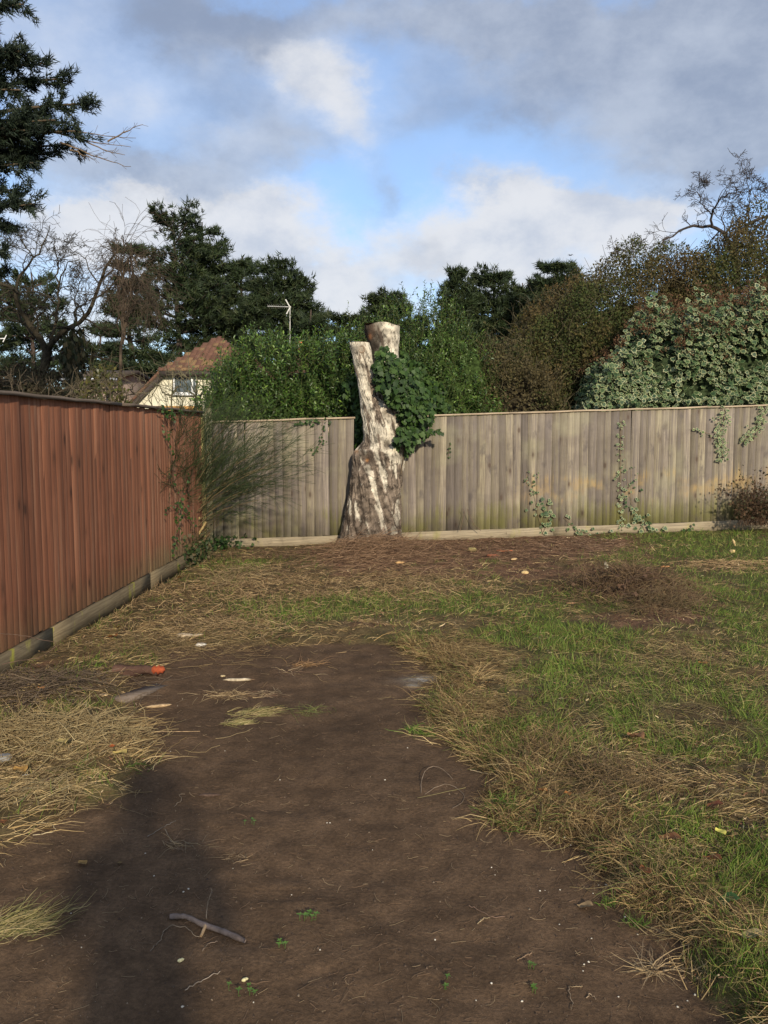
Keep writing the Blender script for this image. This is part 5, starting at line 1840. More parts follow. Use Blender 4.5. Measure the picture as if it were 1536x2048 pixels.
# weeping twigs in front of the pine
wl = [([(238, 800), (244, 700), (242, 640), (246, 560)], .045, .022)]
for k in range(22):
    ex, ey = random.uniform(192, 316), random.uniform(480, 640)
    sy = random.uniform(540, 690)
    wl.append(([(246, sy), (246 + (ex - 246) * .4, min(sy, ey) - random.uniform(10, 40)), (ex, ey)], .014, .004))
r_, last = bare_tree('weeping_tree', 'leafless weeping tree with curtains of reddish brown twigs left of the pine', 'tree', wl, 16.2, .015,
    [dict(n=9, ratio=.6, ang=(15, 80), K=6, wob=.24, grav=.26, tmin=.15, rr=.55, minlen=.3), dict(n=4, ratio=.6, ang=(15, 60), K=5, wob=.22, grav=.25, tmin=.1, rr=.6, minlen=.2)], colr=(.075, .056, .040), tw=.0028)

# bare orchard-like tree above the thicket at the right
LV2 = [dict(n=8, ratio=.36, ang=(35, 85), K=7, wob=.20, grav=-.02, tmin=.15, rr=.5), dict(n=5, ratio=.5, ang=(35, 85), K=5, wob=.24, grav=-.01, tmin=.15, rr=.6, minlen=.12), dict(n=3, ratio=.5, ang=(30, 80), K=4, wob=.3, grav=0, tmin=.2, rr=.65, minlen=.07)]
bare_tree('bare_tree', 'twisted leafless fruit tree rising above the brown thicket at the right', 'tree', [
    ([(1480, 640), (1470, 520), (1466, 490)], 0.084, 0.068),
    ([(1466, 490), (1440, 460), (1425, 450), (1395, 445), (1365, 455), (1340, 475), (1320, 495)], 0.042, 0.011),
    ([(1425, 452), (1424, 420), (1432, 405), (1445, 398), (1452, 385), (1490, 385)], 0.025, 0.007),
    ([(1424, 430), (1405, 410), (1398, 390), (1392, 380), (1375, 382)], 0.015, 0.006),
    ([(1395, 380), (1400, 370), (1406, 357)], 0.008, 0.005),
    ([(1468, 490), (1480, 460), (1500, 445), (1525, 435), (1550, 425), (1590, 410)], 0.038, 0.017),
    ([(1490, 455), (1495, 415), (1498, 380), (1488, 345), (1484, 335)], 0.010, 0.003),
    ([(1494, 400), (1502, 378), (1509, 358)], 0.006, 0.002),
    ([(1452, 386), (1466, 360), (1479, 340)], 0.006, 0.002),
    ([(1500, 470), (1530, 440), (1560, 410), (1600, 380)], 0.028, 0.015),
    ([(1340, 475), (1310, 490), (1285, 500), (1265, 500)], 0.008, 0.004),
    ([(1285, 512), (1275, 500), (1250, 500), (1228, 498)], 0.007, 0.003),
    ([(1240, 545), (1238, 520), (1235, 495)], 0.005, 0.002),
    ([(1590, 410), (1560, 380), (1535, 368), (1525, 380)], 0.014, 0.005),
    ([(1450, 470), (1440, 430), (1455, 410), (1470, 400)], 0.014, 0.005),
], 17.6, .06, LV2, colr=(.055, .045, .04))
bare_tree('bare_sapling', 'far pale leafless tree top between the two pine groups', 'tree', [([(650, 720), (648, 660), (645, 630)], .10, .03), ([(648, 665), (640, 645), (632, 632)], .03, .01), ([(647, 660), (656, 645), (664, 638)], .03, .01)], 48, .05, [dict(n=9, ratio=.7, ang=(20, 50), K=5, wob=.2, tmin=.2, rr=.5), dict(n=5, ratio=.6, ang=(20, 50), K=4, wob=.2, tmin=.2, rr=.6)], colr=(.16, .13, .12), tw=.008)

# bare lichen twigs in front of the cream house
LV3 = [dict(n=6, ratio=.5, ang=(30, 75), K=6, wob=.28, grav=0, tmin=.15, rr=.6), dict(n=3, ratio=.55, ang=(30, 75), K=5, wob=.3, grav=0, tmin=.2, rr=.65, minlen=.12)]
bare_tree('bare_shrub', 'leafless lichen grey shrub in front of the cream house wall', 'shrub', [
    ([(345, 860), (344, 800), (342, 760), (346, 740)], .028, .008), ([(395, 860), (392, 800), (396, 770), (385, 735)], .03, .008), ([(344, 800), (325, 780), (312, 768), (290, 772)], .014, .005),
    ([(343, 790), (360, 770), (365, 750), (352, 738)], .013, .005), ([(392, 800), (378, 785), (372, 760), (360, 740)], .014, .005), ([(393, 805), (405, 785), (418, 800)], .02, .008), ([(300, 860), (305, 800), (290, 785), (262, 790)], .012, .005), ([(380, 860), (365, 800), (350, 780), (330, 775)], .012, .005)],
    13.6, .06, LV3, colr=(.13, .115, .07), tw=.003)
bare_tree('bare_shrub', 'tangled brown leafless scrub along the top of the red fence', 'shrub', [
    ([(110, 860), (105, 800), (98, 775)], .014, .005), ([(140, 860), (135, 790), (150, 770)], .014, .005), ([(90, 860), (80, 805), (70, 780)], .014, .005), ([(170, 860), (160, 800), (140, 785), (110, 790)], .012, .004), ([(60, 850), (50, 800), (40, 765)], .014, .005), ([(225, 860), (235, 815), (215, 780), (200, 760)], .016, .005), ([(250, 860), (245, 815), (256, 790), (265, 770)], .014, .005), ([(190, 860), (185, 810), (200, 790)], .012, .004), ([(20, 850), (15, 800), (25, 770)], .014, .005)],
    11.0, .06, LV3, colr=(.095, .075, .05), tw=.003)
# leafy scrub over the red fence
thicket('garden_shrub', 'low yellowish green shrub peeping over the red fence beside the grey post', [(150, 850), (160, 800), (180, 772), (205, 752), (225, 760), (250, 790), (275, 840)], 13.0, .5, 1800, 300, cols=[(.07, .075, .02), (.095, .085, .025), (.05, .06, .02)], leaf=.07)
thicket('dark_shrub', 'dark brown scrub below the gnarled leafless tree', [(-40, 850), (-10, 750), (40, 740), (80, 750), (130, 768), (170, 790), (190, 850)], 16.0, 1.0, 9000, 1500, cols=[(.05, .04, .024), (.04, .042, .02), (.07, .05, .03)], leaf=.06)


# ---- big conifer at the left
def conifer():
    Y0 = 10.5
    T0 = at(-330, 900, Y0)
    root = empty('large_conifer', (T0[0], Y0, 0), 'large dark feathery conifer reaching into the picture from the left', 'conifer')
    tr = Acc()
    tx = T0[0]
    taper_tube(tr, [(tx, Y0, -.2), (tx + .1, Y0, 4), (tx, Y0, 12)], .34, .06, 12, (.085, .06, .045), 14, .02)
    bl, br, dens = [], [], []
    spec = [((-300, 300), (178, 207), 1.0), ((-300, 260), (126, 157), 1.0), ((-300, 220), (92, 127), 1.0), ((-300, 180), (45, 103), 1.0), ((-300, 330), (110, 240), .9), ((-300, 330), (75, 235), 1.0), ((-300, 350), (150, 262), 1.0),
            ((-300, 380), (128, 290), 1.0), ((-300, 400), (95, 308), 1.0), ((-300, 420), (66, 326), 1.0), ((-300, 480), (40, 378), .9), ((-300, 510), (68, 408), 1.0), ((-300, 560), (20, 445), .9),
            ((-300, 600), (15, 500), .8), ((-300, 120), (46, 8), .8), ((-300, 160), (0, 118), 1.0), ((-300, 240), (40, 180), 1.), ((-300, 300), (65, 262), 1.), ((-300, 330), (20, 285), 1.), ((-300, 640), (10, 545), .8)]
    for (a0, a1), (b0, b1), dn in spec:
        dy = random.uniform(-.35, .35)
        s, e = at(a0, a1, Y0), at(b0, b1, Y0 + dy)
        t = np.linspace(0, 1, 9)[:, None]
        m_ = (s + e) / 2 + np.array([0, 0, .22])
        P = (1 - t) ** 2 * s + 2 * t * (1 - t) * m_ + t ** 2 * e
        bl.append(P); dens.append(dn)
    bl = np.array(bl)
    tubes(tr, bl, np.array([np.linspace(.05, .010, 9)] * len(bl)), 5, (.10, .075, .05))
    # other branches round the trunk, out of the picture
    n = 46
    a = rnd(n) * 2 * math.pi
    zz = 1.8 + 9 * rnd(n)
    keep = ~((np.cos(a) > .2) & (zz < 7))
    a, zz = a[keep], zz[keep]
    P = curves(np.stack([np.full(len(a), tx), np.full(len(a), Y0), zz], 1), np.stack([np.cos(a), np.sin(a), .2 + 0 * a], 1), 2.6 * (1.15 - zz / 14), 9, .05, .03)
    # stay on the far side of the red fence
    tubes(tr, P, np.array([np.linspace(.05, .010, 9)] * len(P)), 5, (.10, .075, .05))
    tr.build('trunk', M['bark'], root)
    f = Acc()
    for B, k1, nn in ((bl, 32, 15), (P, 10, 9)):
        R0 = np.array([np.linspace(.02, .006, 9)] * len(B))
        s1, r1 = branch_out(B, R0, k1, .135, (25, 65), 5, .14, .02, .30, .5, .14)
        s1[:, :, 2] = s1[:, :, 2] * .8 + s1[:, :1, 2] * .2
        i = np.repeat(np.arange(len(s1)), nn)
        t = rnd(len(i)) * 3.999
        kk = t.astype(int); ff = (t - kk)[:, None]
        q = s1[i, kk] * (1 - ff) + s1[i, kk + 1] * ff
        dr = nrm(s1[i, kk + 1] - s1[i, kk])
        tufts(f, q + rn(len(q), 3) * .02, dr, 7, .085, .0072, [(.016, .026, .016), (.020, .032, .018), (.028, .040, .022), (.013, .020, .013)], up=.12, spread=.55)
    f.build('foliage', M['needle'], root, kind='stuff')
    # bare twig ends beyond the foliage
    tw = Acc()
    paths = [[(40, 240), (110, 262), (165, 266), (210, 270), (235, 276), (272, 276)], [(60, 255), (130, 270), (180, 285), (215, 288), (262, 294)], [(215, 283), (235, 272), (260, 258), (286, 249)], [(150, 275), (190, 290), (210, 302), (250, 310)],
             [(120, 285), (165, 300), (195, 315), (225, 325), (262, 333)], [(140, 300), (165, 308), (190, 320)], [(20, 235), (70, 250), (120, 268), (150, 275)]]
    PP = []
    for pth in paths:
        pts = np.array([at(x_, y_, Y0 - .05) for x_, y_ in pth])
        PP.append(taper_tube(tw, pts, .011, .0028, 5, (.16, .115, .075), 12, .006))
    PP = np.array(PP)
    b1, r1 = branch_out(PP, np.array([np.linspace(.008, .003, 12)] * len(PP)), 9, .16, (25, 55), 4, .15, 0, .35, .5, .06)
    tubes(tw, b1, np.maximum(r1, .0022), 3, (.13, .095, .065))
    tw.build('bare_branch', M['twig'], root)


conifer()

# ================================================================== HOUSES
def cream_house():
    Y = 26.0
    k = Y / 1716.
    ap = at(413, 673, Y + 1.6)                    # tip of the half hip
    el_, er_ = at(322, 738, Y - .25), at(507, 738, Y - .25)
    cx = (el_[0] + er_[0]) / 2
    ze = el_[2]
    hw = (er_[0] - el_[0]) / 2
    gl = at(232, 838, Y)                           # where the verge meets the ground-floor eaves
    slope = (ze - gl[2]) / (el_[0] - gl[0])
    zb = 1.2
    xb = el_[0] - (ze - zb) / slope                # left end of the verge
    bw = cx - xb
    root = empty('cream_house', (cx, Y, 0), 'cream rendered house with a half hipped brown tiled gable', 'house')
    D_ = 8.5
    a = Acc()
    tri = [(xb + .35, 0), (2 * cx - xb - .35, 0), (2 * cx - xb - .35, zb + .1), (er_[0] - .08, ze - .02), (el_[0] + .08, ze - .02), (xb + .35, zb + .1)]
    V = [(x, Y, z) for x, z in tri] + [(x, Y + D_, z) for x, z in tri]
    n = 6
    F = [[i, (i + 1) % n, (i + 1) % n + n, i + n] for i in range(n)]
    acc_f = [np.array(F)]
    a.add(np.array(V), acc_f, (.62, .58, .44))
    a.add(np.array(V[:6]), np.array([[0, 1, 2, 5], [5, 2, 3, 4]]), (.62, .58, .44))
    a.add(np.array(V[6:]), np.array([[0, 5, 2, 1], [5, 4, 3, 2]]), (.62, .58, .44))
    a.build('wall', M['plain'], root)
    # half hip tiles: courses of small tiles laid up to the apex
    t = Acc()
    rows = 14
    for r in range(rows):
        f0, f1 = r / rows, (r + 1.25) / rows
        z0, z1 = ze - .05 + (ap[2] - ze + .05) * f0, ze - .05 + (ap[2] - ze + .05) * min(1, f1)
        y0, y1 = Y - .28 + (ap[1] - Y + .28) * f0, Y - .28 + (ap[1] - Y + .28) * min(1, f1)
        w_ = (hw + .10) * (1 - f0)
        x = cx - w_ + (.08 if r % 2 else 0)
        while x < cx + w_:
            x1 = min(x + .17, cx + w_)
            c = np.array([.125, .066, .045]) * random.uniform(.85, 1.15)
            if random.random() < .16: c = np.array([.20, .125, .065]) * random.uniform(.8, 1.1)
            e = .022
            V = [(x, y0, z0), (x1 - .008, y0, z0), (x1 - .008, y1, z1), (x, y1, z1), (x, y0 - .004, z0 + e), (x1 - .008, y0 - .004, z0 + e), (x1 - .008, y1, z1 + .008), (x, y1, z1 + .008)]
            t.add(np.array(V), np.array([[0, 1, 5, 4], [4, 5, 6, 7], [0, 4, 7, 3], [1, 2, 6, 5]]), c)
            x += .17
    t.build('tile', M['rough'], root, kind='stuff')
    # side slopes
    s = Acc()
    for sg in (-1, 1):
        xe = cx + sg * hw * 1.02
        xo = cx + sg * (bw + .12)
        top = (cx, ap[2]), (xo, zb - .05)
        V = [(cx, ap[1], ap[2]), (cx, Y + D_ + .2, ap[2]), (xo, Y + D_ + .2, zb - .08), (xo, Y - .22, zb - .08), (xe, Y - .26, ze)]
        V += [(x, y, z - .10) for x, y, z in V]
        F5 = [[0, 1, 2, 3, 4], [5, 9, 8, 7, 6]] if sg < 0 else [[0, 4, 3, 2, 1], [5, 6, 7, 8, 9]]
        F4 = [[i, i + 5, (i + 1) % 5 + 5, (i + 1) % 5] for i in range(5)]
        s.add(np.array(V), [np.array(F5), np.array(F4)], (.125, .068, .045))
    s.build('roof', M['rough'], root)
    b = Acc()                                     # dark barge boards and the fascia under the half hip
    for sg in (-1, 1):
        A, B = np.array([cx + sg * (hw - .02), Y - .2, ze - .06]), np.array([cx + sg * (bw + .08), Y - .2, zb - .12])
        dn = np.array([0, 0, -.17])
        V = [A, B, B + dn, A + dn] + [q + np.array([0, .18, 0]) for q in (A, B, B + dn, A + dn)]
        b.add(np.array(V), np.array([[0, 1, 2, 3], [4, 7, 6, 5], [0, 4, 5, 1], [3, 2, 6, 7], [0, 3, 7, 4], [1, 5, 6, 2]]), (.05, .04, .035))
    box(b, (cx - hw - .05, Y - .26, ze - .20), (cx + hw + .05, Y - .02, ze - .055), (.055, .042, .036))
    b.build('barge_board', M['plain'], root)

    def window(x0, x1, z0, z1, mull, transom, label):
        fr = Acc()
        y = Y - .03
        tk = .055
        box(fr, (x0, y - .03, z0), (x1, y + .06, z0 + tk), (.72, .73, .72))
        box(fr, (x0, y - .03, z1 - tk), (x1, y + .06, z1), (.72, .73, .72))
        for x in [x0, x1 - tk] + list(mull):
            box(fr, (x, y - .032, z0 + tk + .002), (x + tk, y + .06, z1 - tk - .002), (.72, .73, .72))
        for xa, xb_, zt in transom:
            box(fr, (xa, y - .026, zt), (xb_, y + .06, zt + .05), (.70, .71, .70))
        box(fr, (x0 - .05, y - .08, z0 - .05), (x1 + .05, y + .06, z0 - .003), (.68, .68, .66))
        fo = fr.build('window', M['plain'], root)
        edges = sorted([x0] + list(mull) + [x1 - tk])
        for xa, xb_ in zip(edges[:-1], edges[1:]):
            pa = Acc()
            box(pa, (xa + tk - .01, y + .015, z0 + tk - .01), (xb_ + .01, y + .03, z1 - tk + .01))
            me = pa.mesh('pane', GLASS, tuple(root.location))
            o = bpy.data.objects.new('pane', me)
            col.objects.link(o); o.parent = fo

    m, nt = newmat('window_glass')
    finish(nt, (.10, .125, .14), .06, spec=.8)
    GLASS = m
    wl, wr = at(346, 745, Y)[0], at(395, 745, Y)[0]
    wt, wb = at(0, 744, Y)[2], at(0, 788, Y)[2]
    m1, m2 = at(354, 745, Y)[0], at(368, 745, Y)[0]
    zt = at(0, 757, Y)[2]
    window(wl, wr, wb, wt, [at(367, 0, Y)[0]], [(at(367, 0, Y)[0], wr, zt)], None)
    window(at(417, 0, Y)[0], at(450, 0, Y)[0], wb, wt, [at(433, 0, Y)[0]], [(at(417, 0, Y)[0], at(433, 0, Y)[0], zt)], None)


cream_house()


def simple_house(name, label, px0, px1, eave, ridge, Y, wall, roof, depth=5, z0=0, chim=None):
    a0, a1 = at(px0, eave, Y), at(px1, eave, Y)
    zr = at(px0, ridge, Y + depth / 2)[2]
    root = empty(name, ((a0[0] + a1[0]) / 2, Y, 0), label, 'house' if 'house' in name else 'garage')
    w_ = Acc()
    box(w_, (a0[0] + .15, Y + .15, z0), (a1[0] - .15, Y + depth - .15, a0[2] - .02), wall)
    w_.build('wall', M['plain'], root)
    r = Acc()
    x0, x1, z = a0[0], a1[0], a0[2]
    V = [(x0, Y - .1, z), (x1, Y - .1, z), (x1, Y + depth / 2, zr), (x0, Y + depth / 2, zr), (x0, Y + depth + .1, z), (x1, Y + depth + .1, z)]
    V += [(x, y, q + .12) for x, y, q in V]
    F = [[0, 3, 2, 1], [3, 4, 5, 2], [6, 7, 8, 9], [9, 8, 11, 10], [0, 1, 7, 6], [5, 4, 10, 11], [1, 2, 8, 7], [2, 5, 11, 8], [3, 0, 6, 9], [4, 3, 9, 10]]
    r.add(np.array(V), np.array(F), roof)
    ro = r.build('roof', M['rough'], root)
    gb = Acc()
    gb.add(np.array([(x0 + .15, Y + .15, z - .02), (x0 + .15, Y + depth - .15, z - .02), (x0 + .15, Y + depth / 2, zr - .02), (x1 - .15, Y + .15, z - .02), (x1 - .15, Y + depth - .15, z - .02), (x1 - .15, Y + depth / 2, zr - .02)]), np.array([[0, 2, 1], [3, 4, 5]]), wall)
    gb.build('gable', M['plain'], root)
    return root, ro


# bungalow hidden behind the hedge: only its chimney pot and aerial show
root, ro = simple_house('brick_house', 'low brick house almost hidden behind the laurel hedge, orange chimney pot showing', 470, 720, 835, 805, 30, (.30, .16, .10), (.12, .075, .06), 6)
c = at(600, 705, 33)
a = Acc()
box(a, (c[0] - .42, 32.7, c[2] - 2.6), (c[0] + .32, 33.3, c[2] - .12), (.085, .05, .038))
box(a, (c[0] - .47, 32.65, c[2] - .118), (c[0] + .37, 33.35, c[2]), (.10, .06, .045))
ch = a.build('chimney', M['rough'], ro, origin=tuple(root.location))
ztop = at(598, 683, 33)[2]
pot = at(598, 690, 33)
a = Acc()
prof = [(.13, c[2]), (.125, ztop - .14), (.15, ztop - .12), (.15, ztop - .03), (.12, ztop), (.09, ztop - .02), (.09, ztop - .2)]
V = [(pot[0] + r_ * math.cos(t), 33 + r_ * math.sin(t), z) for r_, z in prof for t in np.linspace(0, 2 * math.pi, 15)[:-1]]
F = [[k * 14 + i, k * 14 + (i + 1) % 14, (k + 1) * 14 + (i + 1) % 14, (k + 1) * 14 + i] for k in range(len(prof) - 1) for i in range(14)]
a.add(np.array(V), np.array(F), (.48, .15, .055))
o = a.build('chimney_pot', M['rough'], ro, origin=tuple(root.location))

# television aerial
Ya = 33.0
root = empty('tv_aerial', at(580, 700, Ya), 'thin white television aerial on a mast above the laurel hedge', 'aerial')
a = Acc()
taper_tube(a, [at(580, 705, Ya), at(580, 612, Ya)], .022, .020, 6, (.42, .41, .38), 4)
a.build('mast', M['plain'], root)
a = Acc()
taper_tube(a, [at(535, 612.5, Ya + .3), at(582, 614, Ya)], .017, .017, 6, (.55, .54, .50), 4)
a.build('boom', M['plain'], root)
for (p_, q_) in [((571, 599), (579, 613)), ((573, 628), (581, 613))]:
    a = Acc()
    taper_tube(a, [at(*p_, Ya), at(*q_, Ya)], .026, .022, 6, (.60, .59, .54), 4)
    a.build('reflector', M['plain'], root)
for k in range(9):
    x = 537 + k * 4.2
    p = at(x, 612.8, Ya + .3 - k * .03)
    a = Acc()
    taper_tube(a, [p + np.array([-.03, -.16, .06]), p + np.array([.03, .16, -.06])], .006, .006, 4, (.55, .54, .50), 3)
    a.build('director', M['plain'], root)

root, ro = simple_house('garage', 'low flat roofed outbuilding behind the red fence by the grey post', 120, 232, 756, 748, 27, (.27, .205, .165), (.075, .06, .05), 5)
a = Acc()
p0, p1 = at(118, 758, 26.85), at(234, 758, 26.85)
box(a, (p0[0], 26.78, p0[2] - .04), (p1[0], 26.88, p0[2] + .03), (.40, .42, .46))
a.build('gutter', M['plain'], root)
a = Acc()
box(a, (at(186, 0, 27)[0], 27.10, 1.0), (at(200, 0, 27)[0], 27.14, p0[2] - .05), (.03, .03, .035))
a.build('doorway', M['plain'], root)
a = Acc()
p0, p1 = at(193, 738, 15.0), at(199, 738, 15.0)
box(a, (p0[0], 15, -.1), (p1[0], 15.06, p0[2]), (.21, .21, .15))
tag(a.build('garden_post', M['rough'], origin=(p0[0], 15, 0)), 'grey wooden post standing beyond the red fence in front of the outbuilding', 'post')
root, ro = simple_house('house', 'white walled house with an orange tiled roof at the far left edge', -420, -135, 732, 712, 30, (.55, .54, .52), (.24, .09, .05), 6)
root = empty('tv_aerial', at(-6, 720, 33), 'white television aerial at the far left edge above the orange roof', 'aerial')
a = Acc()
taper_tube(a, [at(-6, 716, 33), at(-6, 672, 33)], .02, .02, 6, (.45, .44, .42), 4)
a.build('mast', M['plain'], root)
a = Acc()
taper_tube(a, [at(-40, 678, 33), at(10, 677, 33)], .02, .02, 6, (.65, .65, .64), 4)
taper_tube(a, [at(6, 684, 33), at(13, 670, 33)], .02, .02, 6, (.65, .65, .64), 4)
a.build('boom', M['plain'], root)

# crow far off
p = at(1141, 511, 100)
root = empty('bird', p, 'small dark bird flying above the flat topped pine', 'bird')
a = Acc()
ts = np.linspace(0, 1, 9)
V, F = [], []
for i, t in enumerate(ts):
    rr = .055 * math.sin(math.pi * min(1, t * .95 + .05)) ** .7 + .004
    for q in np.arange(6) / 6 * 2 * math.pi:
        V.append(p + np.array([(t - .5) * .42, rr * math.cos(q), rr * math.sin(q) + .05 * t]))
F = [[i * 6 + j, i * 6 + (j + 1) % 6, i * 6 + 6 + (j + 1) % 6, i * 6 + 6 + j] for i in range(8) for j in range(6)]
a.add(np.array(V), np.array(F), (.02, .02, .022))
a.build('body', M['plain'], root)
for s in (-1, 1):
    a = Acc()
    pts = [(0, 0, .02), (.16 * s, -.05, .13), (.36 * s, .02, .03)]
    V = []
    for k, (x, y, z) in enumerate(pts):
        ch_ = (.10, .085, .01)[k]
        V += [p + np.array([x - ch_ * .2, y - ch_, z + .01]), p + np.array([x + ch_ * .2, y + ch_, z]), p + np.array([x + ch_ * .2, y + ch_, z - .008])]
    F = [[k * 3 + i, k * 3 + (i + 1) % 3, k * 3 + 3 + (i + 1) % 3, k * 3 + 3 + i] for k in range(2) for i in range(3)]
    a.add(np.array(V), np.array(F), (.02, .02, .022))
    a.build('wing', M['plain'], root)


# ================================================================== THINGS LYING ABOUT
def rag(px, py, L, W, T, yaw, colr, name, label, cat, group=None, m='rough', lift=.0, seed=0, taperf=.6, roll=0.0, end=None):
    """an irregular bar-like piece (stick, splinter, brick, chip)"""
    c = gs(px, py)
    root_loc = (c[0], c[1], c[2])
    K, s = 10, 8
    V, C_ = [], []
    for k in range(K):
        t = k / (K - 1)
        f = (1 - abs(2 * t - 1) ** 3.5) * (1 - (1 - taperf) * t) + .12
        for q in range(s):
            a = q / s * 2 * math.pi + .4
            jit = 1 + .22 * (vnoise(np.array([[k * .8 + seed * 9.1, q * .9, seed]]), 5)[0] - .5) * 2
            V.append([(t - .5) * L, W * .5 * f * math.copysign(abs(math.cos(a)) ** .7, math.cos(a)) * jit, T * .5 * f * math.copysign(abs(math.sin(a)) ** .7, math.sin(a)) * jit])
            cc = np.array(colr)
            if end is not None and t > end[0]: cc = np.array(end[1])
            C_.append(cc * random.uniform(.78, 1.22))
    V = np.array(V)
    F = [[k * s + i, k * s + (i + 1) % s, (k + 1) * s + (i + 1) % s, (k + 1) * s + i] for k in range(K - 1) for i in range(s)]
    e = (K - 1) * s
    Mx = np.array(Matrix.Rotation(yaw, 3, 'Z') @ Matrix.Rotation(roll, 3, 'Y'))
    V = V @ Mx.T + np.array([c[0], c[1], c[2] + T * .32 + lift])
    a = Acc()
    a.add(V, [np.array(F), np.array([[i for i in range(s)][::-1], [e + i for i in range(s)]])], np.array(C_))
    return tag(a.build(name, M[m], origin=root_loc), label, cat, group)


# rotten log with an orange broken end, plank, splinters
c = gs(280, 1352)
root = empty('rotten_log', c, 'dark rotten log with a bright orange broken end by the red fence', 'log')
t = np.linspace(-1, 1, 14)
P = np.stack([c[0] + t * .15 - .02, c[1] + .01 * np.sin(t * 3), c[2] + .035 + .006 * np.sin(t * 5)], 1)
a = Acc()
tubes(a, P[None], (.036 + .008 * np.sin(np.linspace(0, 6, 14)))[None], 9, (.085, .048, .035), cap=True)
a.build('wood', M['bark'], root)
a = Acc()
P2 = np.stack([c[0] + .085 + np.linspace(0, .085, 7), np.full(7, c[1] - .012), np.full(7, c[2] + .046)], 1)
tubes(a, P2[None], np.array([[.016, .030, .020, .033, .022, .026, .006]]), 9, np.array([.28, .062, .025]), cap=True)
a.build('broken_end', M['rough'], root)
c = gs(282, 1388)
a = Acc()
Mx = np.array(Matrix.Translation((c[0], c[1], c[2] + .004)) @ Matrix.Rotation(R(66), 4, 'Z') @ Matrix.Rotation(R(3), 4, 'Y'))
box(a, (-.20, -.052, -.012), (.20, .052, .016), (.085, .07, .056), Mx)
o = a.build('plank', M['dark_rail'], origin=tuple(c))
tag(o, 'short flat grey plank half sunk in the soil below the log', 'plank')
rag(318, 1414, .15, .035, .018, .35, (.42, .29, .16), 'wood_splinter', 'pale torn wood splinter on the soil near the plank', 'splinter', seed=1)
rag(478, 1362, .21, .026, .022, .05, (.46, .38, .26), 'wood_splinter', 'long cream wood splinter lying on the soil right of the log', 'splinter', seed=2, end=(.8, (.16, .10, .06)))
rag(207, 1387, .055, .035, .012, .1, (.50, .36, .2), 'wood_chip', 'round tan wood chip left of the plank', 'wood chip', seed=3)
rag(446, 1353, .035, .026, .012, .1, (.52, .40, .22), 'wood_chip', 'small round tan chip above the long splinter', 'wood chip', seed=4)
rag(801, 1127, .13, .07, .035, .2, (.58, .36, .16), 'wood_chip', 'large pale orange wood chip in front of the birch stump', 'wood chip', seed=5)
rag(1029, 1120, .12, .05, .03, .7, (.58, .40, .20), 'wood_chip', 'pale wood chip tilted on the mulch right of the stump', 'wood chip', seed=6)
rag(1050, 1145, .09, .065, .045, .3, (.58, .42, .20), 'wood_chip', 'chunky cream wood chip at the edge of the lawn', 'wood chip', seed=7)
rag(1465, 1102, .10, .07, .05, 1.0, (.58, .42, .20), 'wood_chip', 'yellow wood chip on the lawn under the far right fence', 'wood chip', seed=8)
rag(1468, 1092, .13, .03, .03, .6, (.55, .40, .2), 'wood_chip', 'upright splintered wood sliver beside the yellow chip', 'wood chip', seed=9, lift=.03, roll=1.0)
rag(944, 1103, .13, .09, .06, .0, (.25, .20, .085), 'stone', 'mossy yellowish stone on the mulch by the stump', 'stone', seed=10, taperf=.9)
rag(1010, 1103, .24, .06, .03, .05, (.36, .11, .05), 'brick_fragment', 'orange brick fragment in the mulch by the fence', 'brick', seed=11)
rag(985, 1110, .16, .07, .04, -.2, (.28, .10, .055), 'brick_fragment', 'dull red brick piece left of the orange fragment', 'brick', seed=12)
rag(402, 1292, .085, .05, .03, .3, (.62, .58, .5), 'paper_scrap', 'crumpled white scrap at the soil edge', 'scrap', seed=13)
rag(370, 1270, .16, .10, .03, -.3, (.50, .40, .27), 'bark_flake', 'large pale bark flake among the straw', 'bark', seed=14)
rag(395, 1272, .10, .06, .02, .8, (.42, .32, .2), 'bark_flake', 'smaller tan bark flake right of the pale one', 'bark', seed=15)
rag(420, 1592, .105, .02, .014, .0, (.08, .052, .038), 'stick', 'short dark stick on the soil at mid distance', 'stick', seed=16)
rag(52, 1552, .07, .012, .008, .5, (.5, .49, .48), 'plastic_strip', 'thin white strip lying in the straw pile', 'litter', seed=17)
rag(5, 1520, .09, .07, .03, .5, (.24, .23, .21), 'stone', 'pale grey stone at the left edge in the straw', 'stone', seed=18, taperf=.9)
rag(1330, 1135, .13, .05, .02, .2, (.42, .20, .08), 'dead_leaf', 'orange dead leaf on the green grass under the fence', 'dead leaf', seed=19)
rag(1145, 1198, .12, .04, .02, .05, (.40, .23, .12), 'wood_chip', 'tan wood sliver at the left of the brush pile', 'wood chip', seed=20)
rag(1252, 1150, .11, .1, .07, .05, (.32, .20, .11), 'stone', 'brown clod on top of the brush pile', 'clod', seed=22, taperf=.9, lift=.05)
rag(1212, 1147, .05, .03, .10, .05, (.36, .34, .25), 'paper_scrap', 'small upright pale scrap on the brush pile', 'scrap', seed=23, lift=.05)

